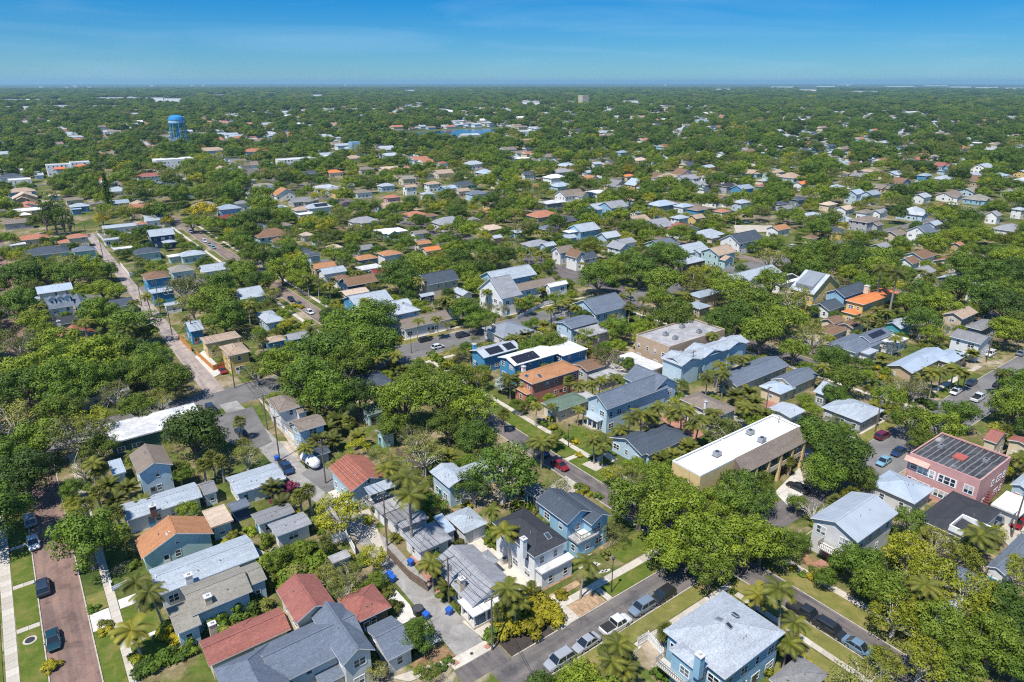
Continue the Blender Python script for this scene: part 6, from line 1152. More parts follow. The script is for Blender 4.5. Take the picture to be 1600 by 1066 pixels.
for bx in range(-4, 22):
    for by in range(0, 18):
        x0 = -5.4 + 90 * bx; y0 = 169.5 + 121 * by
        for side in (0, 1, 2, 3):
            for k in range(7):
                x = x0 + (18 + hr.uniform(-2, 2) if side == 0 else 36 if side == 1 else 54 if side == 2 else 73 + hr.uniform(-2, 2)); y = y0 + 12 + k * 16.2 + hr.uniform(-1.5, 1.5)
                if side in (1, 2) and hr.random() < .48: continue
                u, v, d = pix((x, y, 4)) if (np.array([x, y, 4]) - CP) @ FW > 50 else (-1, -1, 1)
                if not (-20 < u < 1620 and 150 < v < 400): continue
                cand.append((d, x, y, u, v, side))
cand.sort()
LAKE = (480, 730, 875, 1030)
stuffh = []
for d, x, y, u, v, side in cand:
    if LAKE[0] < x < LAKE[1] and LAKE[2] < y < LAKE[3]: continue
    small = side in (1, 2); w, dp = (hr.uniform(5.5, 7), hr.uniform(5.5, 7)) if small else (hr.uniform(12, 18), hr.uniform(9.5, 12.5))
    if any(abs(x - (r[0] + r[2]) / 2) < w / 2 + (r[2] - r[0]) / 2 + 1 and abs(y - (r[1] + r[3]) / 2) < dp / 2 + (r[3] - r[1]) / 2 + 1 for r in HRECT): continue
    if v > 235 and any(abs(u - s[0]) < s[2] + 9 and abs(v - s[1]) < s[3] + 6 for s in SIGHT): continue
    if v > 235 and (((RSA[:, 0] - u) ** 2 + (RSA[:, 1] - v) ** 2) < (RSA[:, 2] + 8) ** 2).any(): continue
    if v < 330 and hr.random() < (.18 if v > 230 else .28): continue
    rk, rn = hr.choice(looks); rt = 'fl' if rk == 'white' else hr.choice(('gx', 'hx', 'hx', 'gy' if not small else 'hip')); z = 2.9 if small else hr.choice((3.0, 3.1, 3.3, 3.6, 5.4)); wk = hr.choice(wl_)
    if nfar < 122 and not small or (nfar < 122 and small and v > 300):
        wings = [(rt, z, (x - w / 2, y - dp / 2, x + w / 2, y + dp / 2), rk, dict(pitch=hr.uniform(16, 28) if rt != 'fl' else 0))]
        if not small and hr.random() < .85: a = hr.uniform(-.3, .2) * w; wings.append((hr.choice(('gy', 'gx', 'hx')), min(z, 3.6), (x + a - 3, y - dp / 2 - 2.8, x + a + 3.4, y - dp / 2 + 3), rk))
        Bq = house(None, None, wings, wk, 'garage' if small else 'house', 'garage' if small else 'house', near=False, faces='-x-y', door=False, sight=False, win=not small or v > 320)
        PEND.append((Bq.root, '%s %s%s with %s%s walls' % (rn, {'fl': '', 'gx': 'gabled ', 'gy': 'gabled ', 'hx': 'hipped ', 'hip': 'pyramid '}[rt], 'garage' if small else 'house', '', {'lblue': 'pale blue', 'sky': 'sky blue', 'bright': 'bright white'}.get(wk, wk)), u, v)); nfar += 1
        if hr.random() < .45: SIGHT.append((u, v, w / d * FOC * .45, 5.5, d))
    else: stuffh.append((x, y, w, dp, z, rt, rk, wk))
keys = ['slate', 'lgrey', 'taupe', 'terra', 'white', 'silver']; b = MB(); mats = [roofmat(k) for k in keys] + [wallmat('white'), wallmat('cream'), wallmat('lblue')]
for q in range(1000):                                       # and the blocks beyond, to where single roofs no longer show
    d = 1300 * (3.2 ** hr.random()); a = YAW + hr.uniform(-.68, .68); stuffh.append((d * math.sin(a), d * math.cos(a), hr.uniform(11, 20), hr.uniform(9, 14), hr.choice((4, 5, 6)), hr.choice(('gx', 'fl', 'gy')), hr.choice(keys + ['lgrey', 'white']), 'white'))
for x, y, w, dp, z, rt, rk, wk in stuffh:
    mi = keys.index(rk) if rk in keys else hr.randrange(4); wi = 6 + hr.randrange(3)
    if LAKE[0] < x < LAKE[1] and LAKE[2] < y < LAKE[3]: continue
    b.box(x - w / 2, y - dp / 2, 0, x + w / 2, y + dp / 2, z, wi); e = .5
    X0, X1, Y0, Y1 = x - w / 2 - e, x + w / 2 + e, y - dp / 2 - e, y + dp / 2 + e; h = z + dp * .22
    if rt == 'fl': b.box(X0, Y0, z + .01, X1, Y1, z + .4, mi)
    else:
        b.poly([(X0, Y0, z), (X1, Y0, z), (X1, y, h), (X0, y, h)], mi); b.poly([(X1, Y1, z), (X0, Y1, z), (X0, y, h), (X1, y, h)], mi); b.poly([(X0, Y1, z), (X0, Y0, z), (X0, y, h)], wi); b.poly([(X1, Y0, z), (X1, Y1, z), (X1, y, h)], wi)
    HRECT.append((x - w / 2, y - dp / 2, x + w / 2, y + dp / 2))
o = put('distant_houses', b.mesh('distant_houses', mats)); tag(o, 'mass of small pale and dark roofs scattered through the far tree canopy', 'houses', kind='stuff')

# ------------------------------------------------------------------ vegetation: prototypes
vr = np.random.default_rng(5)
def quads_mesh(name, P, Nn, size, mat, soft=None):
    """leaf-sized four-sided faces at points P with normals Nn"""
    n = len(P); Nn = Nn / (np.linalg.norm(Nn, axis=1, keepdims=True) + 1e-9)
    t = np.cross(Nn, vr.normal(size=(n, 3))); t /= (np.linalg.norm(t, axis=1, keepdims=True) + 1e-9); bt = np.cross(Nn, t)
    s = size[:, None]; k = vr.uniform(.55, .8, (n, 1))
    V = np.stack([P - t * s * .5, P - bt * s * k * .5 + Nn * s * .08, P + t * s * .5, P + bt * s * k * .5 - Nn * s * .05], 1).reshape(-1, 3)
    me = bpy.data.meshes.new(name); me.vertices.add(len(V)); me.vertices.foreach_set('co', V.ravel())
    me.loops.add(4 * n); me.loops.foreach_set('vertex_index', np.arange(4 * n)); me.polygons.add(n); me.polygons.foreach_set('loop_start', np.arange(n) * 4); me.polygons.foreach_set('loop_total', np.full(n, 4))
    me.materials.append(mat); me.update(calc_edges=True)
    if soft is not None:                                      # leaves shade with the clump they hang on
        q = soft * .75 + Nn * .45; q /= (np.linalg.norm(q, axis=1, keepdims=True) + 1e-9); me.polygons.foreach_set('use_smooth', np.ones(n, bool)); me.normals_split_custom_set(np.repeat(q, 4, 0).tolist())
    return me
def crown_cloud(R0=6.0, zc=5.2, H=4.2, nb=34, per=130, blob=(.24, .38), up=.15, fill=.15, lean=(0, 0)):
    P, N, O = [], [], []; cs = []
    for i in range(nb):
        a = vr.uniform(0, 2 * np.pi); r = math.sqrt(vr.uniform(0.02, 1)) * .78; e = math.sqrt(max(0, 1 - r * r))
        c = np.array([r * math.cos(a) * R0, r * math.sin(a) * R0, zc + H * e * vr.uniform(.15, .95) - H * .35 * (r > .55) * vr.uniform(0, 1)]); rb = R0 * vr.uniform(*blob) * (1.1 - .3 * r); cs.append((c, rb))
        n = int(per * (rb / (R0 * .3)) ** 2); d = vr.normal(size=(n, 3)); d[:, 2] += up * 1.5; d /= np.linalg.norm(d, axis=1, keepdims=True); d = d[d[:, 2] > -.45]
        rad = rb * vr.uniform(.72, 1.06, (len(d), 1)) * (1 + .18 * np.sin(d[:, :1] * 7 + i) * np.cos(d[:, 1:2] * 6)); q = c + d * rad * np.array([1, 1, .72]); P.append(q); O.append(d); N.append(d + vr.normal(size=d.shape) * .34 + np.array([0, 0, .35]))
        m = int(n * fill); dd = vr.normal(size=(m, 3)); P.append(c + dd * rb * .45); N.append(dd + np.array([0, 0, .8])); O.append(dd / (np.linalg.norm(dd, axis=1, keepdims=True) + 1e-9))
    return np.concatenate(P), np.concatenate(N), cs, np.concatenate(O)
def trunk_mesh(cs, h0=2.6, r=.42, mat=None, n=9, wig=.5):
    b = MB(); b.tube([(0, 0, -.1), (.05, .03, h0 * .5), (.1, 0, h0)], [r * 1.25, r, r * .85], 7)
    for c, rb in sorted(cs, key=lambda q: -np.hypot(q[0][0], q[0][1]))[::max(1, len(cs) // n)][:n]:
        mid = np.array([c[0] * .45, c[1] * .45, h0 + (c[2] - h0) * .55]) + vr.normal(size=3) * wig * .5; mid2 = mid * .45 + c * .55 + vr.normal(size=3) * wig * .4
        b.tube([(.1, 0, h0 * .85), tuple(mid), tuple(mid2), tuple(c)], [r * .55, r * .36, r * .22, r * .08], 5)
        for _ in range(3):
            e = c + vr.normal(size=3) * rb * .8; b.tube([tuple(mid2), tuple((mid2 + e) / 2 + vr.normal(size=3) * .25), tuple(e)], [r * .16, r * .1, r * .03], 4, cap=False)
    return b.mesh('trunk', [mat or M_BARK])
PROTO = {}
def make_proto(kind, nv, mat, leaf=(.24, .50), bark=None, **kw):
    out = []
    for i in range(nv):
        tk = {k: kw[k] for k in kw if k in ('R0', 'zc', 'H', 'nb', 'per', 'blob', 'up', 'fill')}
        P, N, cs, O = crown_cloud(**tk); out.append((quads_mesh('crown', P, N, vr.uniform(leaf[0], leaf[1], len(P)), mat, O), trunk_mesh(cs, kw.get('h0', 2.6), kw.get('r', .42), bark, kw.get('n', 9)), kw.get('R0', 6.0)))
    PROTO[kind] = out
make_proto('oak', 4, LEAF['oak'], nb=44, per=260, blob=(.22, .36)); make_proto('mid', 5, LEAF['mid'], nb=44, per=240, blob=(.18, .32), n=12)
make_proto('bright', 4, LEAF['bright'], nb=46, per=190, blob=(.14, .27), n=14, bark=M_PALEBARK); make_proto('olive', 3, LEAF['olive'], nb=44, per=150, blob=(.14, .26), leaf=(.2, .4), n=16, bark=M_PALEBARK)
make_proto('yellow', 2, LEAF['yellow'], nb=34, per=190, R0=4.5, zc=3.2, H=3.0, blob=(.22, .34), h0=1.6, r=.2)
make_proto('sparse', 3, LEAF['oak'], nb=36, per=215, blob=(.17, .29), n=12, bark=M_PALEBARK, r=.5); make_proto('bare', 2, LEAF['grey'], nb=34, per=40, blob=(.18, .3), leaf=(.1, .35), n=22, bark=M_PALEBARK)
make_proto('tall', 2, LEAF['oak'], R0=4.5, zc=9.5, H=10.5, nb=46, per=150, blob=(.16, .3), h0=5, r=.4, n=14)
def pine(i):
    P, N = [], []
    for k in range(60):
        z = 3 + 19 * k / 60 + vr.uniform(-.3, .3); r = (1 - (k / 60) ** 1.4) * 2.6 + .5
        for j in range(5):
            a = vr.uniform(0, 6.28); n = 16; t = vr.uniform(.2, 1, n); P.append(np.stack([np.cos(a) * r * t, np.sin(a) * r * t, z + t * .5 - t * t * .9], 1) + vr.normal(size=(n, 3)) * .25); N.append(vr.normal(size=(n, 3)) + np.array([0, 0, .6]))
    P, N = np.concatenate(P), np.concatenate(N); b = MB(); b.tube([(0, 0, 0), (0, 0, 12), (0, 0, 22)], [.4, .26, .06], 7); return quads_mesh('crown', P, N, vr.uniform(.4, .8, len(P)), LEAF['oak']), b.mesh('trunk', [M_BARK]), 2.8
PROTO['pine'] = [pine(0), pine(1)]
def shrub_proto(mat, leaf=(.16, .34), nb=9, R0=1.3, H=1.0, per=70):
    P, N, cs, O = crown_cloud(R0=R0, zc=.35, H=H, nb=nb, per=per, blob=(.3, .5), up=.3); return quads_mesh('foliage', P, N, vr.uniform(*leaf, len(P)), mat, O)
SHRUB = {k: [shrub_proto(LEAF[m]) for _ in range(n)] for k, m, n in (('u', 'oak', 3), ('m', 'mid', 3), ('w', 'yellow', 2), ('o', 'olive', 2), ('g', 'purple', 2), ('b', 'bright', 2), ('d', 'palm', 2), ('x', 'silver', 1))}
# palms
def frond_mesh(Lf=2.6, mat='palm', droop=1.0, name='frond', n=19):
    b = MB(); rib = []
    for i in range(n + 1):
        t = i / n; rib.append(Vector((Lf * (t - .12 * t * t * droop), 0, Lf * (.38 * t - .85 * droop * t * t))))
    for i in range(1, n):
        t = i / n; ll = Lf * .36 * math.sin(math.pi * min(1, t * .85 + .12)) ** .6; p = rib[i]; fw = (rib[i + 1] - rib[i - 1]).normalized()
        for s in (-1, 1):
            tip = p + fw * ll * .45 + Vector((0, s * ll * .82, -ll * .42)); b.poly([tuple(p - fw * .085), tuple(p + fw * .13), tuple(tip)])
    b.tube([tuple(r) for r in rib[::5]], [.045, .04, .03, .02, .01][:len(rib[::5])], 3, cap=False)
    return b.mesh(name, [LEAF[mat]])
FROND = {'palm': frond_mesh(), 'coco': frond_mesh(2.5, 'coco', .8), 'royal': frond_mesh(3.1, 'palm', 1.05), 'bamboo': frond_mesh(2.6, 'palm', .7), 'silver': None}
def joined_fronds(me, n, z, tilt=(-.1, .9), jit=1.0):
    co = np.empty(len(me.vertices) * 3); me.vertices.foreach_get('co', co); co = co.reshape(-1, 3); V, F = [], []; fs = [tuple(p.vertices) for p in me.polygons]
    for i in range(n):
        a = 2.4 * i + vr.uniform(-.2, .2); el = tilt[0] + (tilt[1] - tilt[0]) * (i / n) + vr.uniform(-.1, .1); M = Matrix.Rotation(a, 3, 'Z') @ Matrix.Rotation(-el, 3, 'Y'); s = vr.uniform(.85, 1.1); k = sum(len(v) for v in V); V.append(co @ np.array(M).T * s + np.array([0, 0, z])); F += [tuple(k + j for j in f) for f in fs]
    m = bpy.data.meshes.new('crown'); m.from_pydata(np.concatenate(V).tolist(), [], F); m.materials.append(me.materials[0]); return m
def palm_trunk(h, r=.16, bend=.4, mat=None):
    b = MB(); b.tube([(bend * (t * t - 1), 0, h * t - .05) for t in (0, .25, .5, .75, 1)], [r * 1.5, r * 1.1, r, r * .9, r * .8], 7); return b.mesh('trunk', [mat or M_PALMBARK])
def fan_leaf(mat='palm', s=1.0, name='leaf'):
    b = MB(); b.tube([(0, 0, 0), (.9 * s, 0, .12 * s)], [.025, .015], 3, cap=False); c = Vector((.85 * s, 0, .1 * s)); k = 9
    for i in range(k):
        a0 = -1.7 + 3.4 * i / k; a1 = -1.7 + 3.4 * (i + .8) / k; am = (a0 + a1) / 2; r = .95 * s
        b.poly([tuple(c), (c.x + r * .62 * math.cos(a0), r * .62 * math.sin(a0), c.z + .08), (c.x + r * math.cos(am), r * math.sin(am), c.z - .28 * s), (c.x + r * .62 * math.cos(a1), r * .62 * math.sin(a1), c.z)])
    return b.mesh(name, [LEAF[mat]])
FANL = {'palm': fan_leaf(), 'dead': fan_leaf('dead', .8), 'silver': fan_leaf('silver', 1.3)}
PALM = {'p': [(joined_fronds(FROND['palm'], 20, 0), palm_trunk(6.0), 6.0, FROND['palm'], 20, (-.1, .9)), (joined_fronds(FROND['palm'], 18, 0), palm_trunk(7.5, bend=.9), 7.5, FROND['palm'], 18, (-.2, .8))],
        'c': [(joined_fronds(FROND['coco'], 17, 0, (-.5, .8)), palm_trunk(4.4, .19), 4.4, FROND['coco'], 17, (-.5, .8))], 'r': [(joined_fronds(FROND['royal'], 15, 0), palm_trunk(11.5, .24, .1), 11.5, FROND['royal'], 15, (-.2, .9))],
        'a': [(joined_fronds(FROND['bamboo'], 22, 0, (.2, 1.2)), palm_trunk(2.4, .1, .2), 2.2, FROND['bamboo'], 22, (.2, 1.2))],
        'f': [(joined_fronds(FANL['palm'], 34, 0, (-.7, 1.3)), palm_trunk(4.6, .22, .1), 4.6, FANL['palm'], 30, (-.7, 1.3))], 'x': [(joined_fronds(FANL['silver'], 30, 0, (-.4, 1.3)), palm_trunk(2.6, .22, .1), 2.6, FANL['silver'], 30, (-.4, 1.3))]}
PNAME = {'p': ('feathery queen palm', 'palm_tree'), 'c': ('golden-green coconut palm', 'palm_tree'), 'r': ('tall royal palm', 'palm_tree'), 'a': ('bushy clump palm', 'palm_tree'), 'f': ('round-headed fan palm', 'palm_tree'), 'x': ('silver-blue fan palm', 'palm_tree')}
TR = []          # x, y, radius of what is planted
def plant_tree(x, y, rad, kind, zs=1.0, rs=vr):
    pr = PROTO[kind]; cm, tm, R0 = pr[int(rs.integers(len(pr)))]; s = rad / R0
    root = empty('pine_tree' if kind == 'pine' else 'tree', (x, y, 0), rs.uniform(0, 6.28), (s, s, s * zs)); put('trunk', tm, root); put('crown', cm, root)
    sz = 'small' if rad < 4.2 else 'medium' if rad < 5.8 else 'large' if rad < 8 else 'huge'
    want(root, sz + ' ' + {'oak': 'dark green oak', 'mid': 'fresh green oak', 'bright': 'yellow-green spring oak', 'olive': 'olive thin-leaved tree', 'yellow': 'golden flowering tree', 'sparse': 'gnarled open-crowned oak', 'bare': 'grey half-bare tree', 'pine': 'dark narrow pine', 'tall': 'tall dark feathery tree'}[kind], (x, y, 5 * s), 'tree', 'trees of the neighbourhood'); TR.append((x, y, rad)); return root
def plant_palm(x, y, kind, s=1.0, parts=False, rs=vr):
    v = PALM[kind]; cm, tm, h, fm, n, tl = v[int(rs.integers(len(v)))]; root = empty('palm_tree', (x, y, 0), rs.uniform(0, 6.28), (s, s, s)); put('trunk', tm, root)
    if parts:
        for i in range(n):
            a = 2.4 * i + rs.uniform(-.2, .2); el = tl[0] + (tl[1] - tl[0]) * (i / n) + rs.uniform(-.1, .1); put('leaf' if kind in 'fx' else 'frond', fm, root, (0, 0, h), rot=(0, -el, a), scale=float(rs.uniform(.85, 1.12)))
    else: put('crown', cm, root, (0, 0, h))
    want(root, ('tall ' if s > 1.15 and kind != 'r' else 'low ' if s < .75 else '') + PNAME[kind][0], (x, y, h * s), 'palm', 'palms of the neighbourhood'); TR.append((x, y, 1.6)); return root
SHN = {'u': 'dark green shrub', 'm': 'fresh green shrub', 'w': 'golden shrub', 'o': 'olive shrub', 'g': 'magenta flowering shrub', 'b': 'lime green shrub', 'd': 'bronzy palm shrub', 'x': 'silver shrub'}
def plant_shrub(x, y, k, s=1.0, zs=1.0, rs=vr):
    v = SHRUB[k]; o = put('shrub', v[int(rs.integers(len(v)))], None, (x, y, -.1), rs.uniform(0, 6.28), (s, s, s * zs)); want(o, ('small ' if s < .9 else 'broad ' if s > 1.5 else '') + SHN[k], (x, y, .5), 'shrub', 'garden shrubs'); return o
# ------------------------------------------------------------------ vegetation seen one by one: crown centre and crown radius as sighted
HT = '''oak 138,848,54 oak 40,750,46 mid 62,690,44 olive 118,690,46 bright 150,665,34 mid 92,650,40 olive 22,662,42 oak 22,715,40 olive 130,735,22 mid 155,705,30 oak 303,687,50 olive 385,717,26 bright 530,806,44 bright 583,873,24 olive 545,900,24 olive 510,905,22 mid 470,862,20
sparse 785,738,60 sparse 740,765,34 mid 630,635,46 mid 690,622,50 mid 738,640,40 mid 655,598,36 mid 612,668,30 mid 700,668,34 oak 745,690,34 oak 552,508,58 oak 580,540,44 oak 512,545,50 mid 545,575,40 mid 480,588,34 oak 512,625,44 oak 560,628,36 mid 440,575,36 bright 455,600,24 olive 400,585,22
oak 590,500,34 mid 820,600,22 mid 716,592,26 bright 745,592,22 mid 655,588,24 mid 1000,790,50 mid 1060,815,54 mid 1100,850,54 mid 1150,850,48 mid 1190,850,44 mid 1040,865,44 mid 1110,890,42 olive 985,760,32 bright 960,745,22 sparse 1140,790,38 sparse 1190,785,28 mid 1220,860,36 olive 1080,765,26 mid 1245,790,18 mid 1020,745,24 mid 1030,752,34 mid 1062,778,34 sparse 1155,768,38 mid 1118,792,32 sparse 1168,798,34
oak 1278,690,40 oak 1320,725,46 oak 1285,745,36 mid 1345,750,28 oak 1340,890,40 mid 1375,925,44 bright 1420,870,44 bright 1455,910,48 bright 1400,965,44 bright 1500,870,36 bright 1510,950,48 mid 1470,985,46 bright 1540,935,40 oak 1580,960,46 mid 1550,1010,50 bright 1440,1035,44 bright 1380,1040,32 mid 1500,1045,44 oak 1590,1040,40 sparse 1420,820,30 bare 1545,890,24 olive 1460,850,28 bright 1590,895,30
mid 1425,660,32 mid 1470,672,34 oak 1500,655,30 mid 1440,690,24 mid 1583,640,38 oak 1590,600,30 bright 1560,680,22 oak 1300,565,28 mid 1325,600,32 oak 1305,620,22 olive 1400,605,22 olive 1430,612,24 mid 1350,590,16
mid 1180,470,44 mid 1145,455,34 mid 1225,500,40 olive 1240,475,30 mid 1190,525,36 oak 1150,500,30 olive 1270,530,28 mid 1240,550,26 mid 1120,445,26 bright 1110,430,18 mid 1205,445,28 oak 935,437,30 mid 955,425,24 oak 1000,425,30 mid 1035,440,34 oak 1050,410,26 mid 1030,470,24 bright 1033,500,18 sparse 985,410,24 olive 960,500,14 mid 918,530,20
oak 730,487,26 oak 745,505,20 oak 624,430,32 oak 640,445,22 mid 650,410,18 sparse 770,500,14 mid 820,480,16 mid 870,470,16 oak 950,490,12 sparse 1440,505,30 mid 1420,480,26 mid 1455,525,20 oak 1545,470,34 oak 1580,480,40 oak 1500,455,28 mid 1520,490,18 mid 1575,520,30 bright 1445,545,14 oak 1590,440,36 oak 1540,425,34 mid 1580,405,32 oak 1500,420,26 oak 1340,410,30 mid 1370,425,26 mid 1310,400,26 oak 1280,395,24 mid 1350,440,18 oak 1260,400,22
mid 60,575,50 oak 100,600,44 mid 140,560,48 oak 40,610,40 mid 90,540,40 mid 170,550,40 oak 150,600,36 oak 110,625,34 sparse 210,505,44 sparse 238,558,30 mid 230,590,32 olive 180,620,28 mid 270,600,34 olive 250,630,26 mid 215,640,30 olive 110,650,32 oak 160,495,34 oak 226,522,20 oak 30,480,36 mid 55,505,26 olive 30,540,34 mid 182,460,18 mid 160,455,20 oak 30,430,36 mid 62,430,30 olive 100,420,30 mid 140,420,24 oak 165,425,18 olive 290,450,34 mid 330,475,36 oak 350,500,34 olive 300,480,28 mid 370,490,22 oak 380,440,22 olive 345,440,18 bare 312,440,16
mid 395,405,24 olive 410,400,20 oak 430,405,20 mid 390,365,22 oak 375,350,22 mid 440,425,26 mid 470,420,24 oak 455,395,18 yellow 320,328,20 oak 400,340,24 mid 383,428,24 oak 405,446,22 olive 425,464,18 mid 362,418,15 mid 525,508,18 olive 590,1052,22 mid 418,440,20 oak 518,500,20 mid 520,400,18 tall 80,325,15 tall 68,335,12 tall 95,335,13 tall 106,345,10 pine 167,300,8 oak 255,330,22 mid 230,335,18 mid 300,350,16 yellow 160,342,12 yellow 262,345,10 bright 1095,430,20 yellow 985,265,14 yellow 1085,428,14 oak 870,350,16 mid 900,325,22'''
HP = '''f 155,735 f 152,770 f 134,790 f 330,715 f 345,722 f 318,728 f 375,660 f 468,776 f 482,768 f 545,660 c 205,985,1.15 p 235,940 p 792,935 f 782,955,.8 p 805,940,.9 r 636,748 r 640,775 r 1378,419,1.4 r 1402,428,1.35 p 1215,935,1.1 c 1185,930 p 1232,1005,.8 p 1240,985,.8 p 1540,835,1.1 p 1525,850 p 965,1020,.9 p 955,1045,.8 p 975,1045,.8 p 917,890,.9 p 985,662,.9 p 1000,655 p 1015,650 p 1030,645 p 970,672,.8 p 1062,650 p 1050,658,.8 p 1095,665 p 1115,655 p 1080,672,.8 p 985,460 p 1007,490 p 1005,475
f 787,648 p 845,700,.9 p 850,690 p 836,692,.9 p 925,695,.8 p 945,690,.8 p 940,705,.7 p 905,640,.7 p 838,640,.7 p 862,640,.6 p 1105,590 p 1125,580 p 1145,570,.9 p 1130,592,.9 p 1160,560 p 1075,640,.9 p 960,590,.8 p 925,600,.8 p 940,600,.8 p 795,590,1 p 655,508,.9 p 682,505,.9 p 618,555 p 590,560 p 608,545 p 580,545,.9 p 1455,590 p 1470,580 p 1490,575 p 1500,580 p 1440,590,.9 p 1510,585,.8 p 1565,590,.9 p 1310,590,.9 p 1400,530,.9 p 1370,490,.9 p 1385,495 p 1360,495,.9 p 1345,500 p 640,415,1.1 p 985,480
x 785,600 x 1062,490 x 1445,450 x 1480,475 x 1435,440 a 170,760 a 200,765 a 225,790 a 180,785 a 510,672,1.3 a 530,660,1.4 a 498,690,1.1 a 520,690 a 440,790 a 425,765 a 700,715 a 660,775 a 640,785 a 560,685 a 1035,720 a 1050,715 a 1075,700 a 1115,660,1.1 a 1150,620,1.1 a 1135,600 a 1160,640 a 1170,615,1.1 a 1180,630 a 830,930,.9 a 690,900,.8 a 700,920,.9 a 690,885,.8 a 865,690,.9 a 610,750 a 575,565 a 615,575 a 630,580 a 840,530 a 820,525 a 800,528 a 870,515 a 850,510 a 815,540 a 1195,650 a 1500,560 a 1520,555
p 480,440 p 515,452 p 500,445 p 830,395 p 845,400 p 815,405 p 860,362 p 840,368 p 850,370 p 720,470 p 710,480 p 1115,345 p 1135,340 p 1100,350 p 1150,335 f 520,440 p 570,470 p 230,470 p 210,480 p 200,520,1.1 p 60,485 p 45,500 p 880,480 p 890,470 p 860,490 p 900,480 p 740,480 p 700,470 f 955,470 p 970,470 p 1440,425 p 1455,430 f 1110,345 p 1020,340 p 990,330'''
HS = '''w 800,975,1.9 w 820,960,2.1 w 845,955,2.1 w 860,965,1.7 w 830,985,1.7 w 790,985,1.5 g 437,778,1.5 g 452,766,1.4 g 430,785 w 80,1040 b 210,1030 w 275,1000 b 262,985,1.3 w 258,990 u 235,1040,1.3 u 250,1032,1.3 u 265,1026,1.3 u 280,1020,1.3 u 295,1012,1.3 u 222,1046,1.3 d 165,975,.9 w 162,985,.8 u 145,950,.8
u 330,965,1.9 d 345,960,1.8 u 360,958,1.9 u 378,955,1.7 d 340,950,1.8 u 395,950,1.6 m 365,945,1.7 m 420,890,2.2 u 440,880,2.2 d 455,895,2 m 470,880,2.2 u 485,870,2 m 500,890,2.1 d 430,905,2 m 450,915,2.0 u 415,905,1.9 o 520,890,2 o 470,905,2 m 510,868,1.8 d 495,905,1.9 w 540,880,1.4 u 560,920,1.3 u 580,925,1.3 w 705,915,.9 w 695,905,.9 u 690,930,.8 d 720,945,.7 b 828,892,.9 w 560,590,1.6
u 700,1030,.7 u 688,1040,.7 u 676,1046,.7 u 664,1052,.7 u 1255,895,.7 w 1270,900,.8 w 1240,885,.6 u 1268,888,.6 w 1255,1035 g 1235,1030,.7 b 1195,1052,1.2 u 1030,1050,1 u 1040,1060 m 905,760,.9 b 915,765,.9 b 925,772,.8 w 905,770,.7 u 935,775,.8 u 1010,850,.5
b 700,575,1.7 b 715,560,1.7 m 690,590,1.6 b 720,580,1.6 m 680,560,1.4 b 735,600,1.6 m 690,565,1.6 u 675,555,1.2 u 655,566,1.2 u 672,572,1 u 690,575,1 m 430,515,1.2 u 440,520,1.2 u 450,516,1.2 u 460,512,1.2 u 470,510,1.2 w 470,480,1 w 460,478,1 m 480,505,1.2 w 1510,455,1.2 w 1530,460,1.2 w 1545,455,1.2
u 1370,600,1.4 w 1380,590,1.2 m 1360,585,1.3 w 1390,598,1.1 u 1420,625,1.5 u 1440,625,1.5 m 1450,615,1.5 u 1455,635,1.4 m 1410,610,1.4 w 1370,575,1 u 1225,605,.9 m 945,720,1 w 900,690,.8 u 888,685,.9 m 875,675,.9 w 865,668,.8 u 850,662,.9 w 905,710,.7 u 925,715,.8 b 860,655,.8 m 915,680,.8 g 610,535,.9 w 625,530,.9 u 650,520 w 670,518,.9 u 690,512'''
tk = HT.split()
for i in range(0, len(tk), 2):
    k = tk[i]; px, py, rp = map(float, tk[i + 1].split(',')); zc = {'pine': 10, 'tall': 12}.get(k, 6.0)
    for _ in range(3):
        p = at(px, py, zc); d = pix(p)[2]; rad = rp / FOC * d
        zc = 12 * rad / 2.8 if k == 'pine' else 13 * rad / 4.5 if k == 'tall' else min(9.5, 5.9 * rad / 6.0 * .92)
    if k != 'pine': rad = min(rad * 1.1, 13.5)
    zs = 1.0 if rad < 7 or k == 'tall' else max(.72, 7.4 / rad)
    plant_tree(p[0], p[1], rad, k, zs if k != 'pine' else 1.0)
tk = HP.split()
for i in range(0, len(tk), 2):
    v = list(map(float, tk[i + 1].split(','))); k = tk[i]; h = PALM[k][0][2] * (v[2] if len(v) > 2 else 1); p = at(v[0], v[1], h); plant_palm(p[0], p[1], k, v[2] if len(v) > 2 else 1.0, parts=v[1] > 640 and k != 'a')
tk = HS.split()
for i in range(0, len(tk), 2):
    v = list(map(float, tk[i + 1].split(','))); p = at(v[0], v[1], .5); plant_shrub(p[0], p[1], tk[i], v[2] if len(v) > 2 else 1.0, vr.uniform(.8, 1.15))
print('hand trees', len(tk), 'top', len([o for o in S.objects if o.parent is None]))
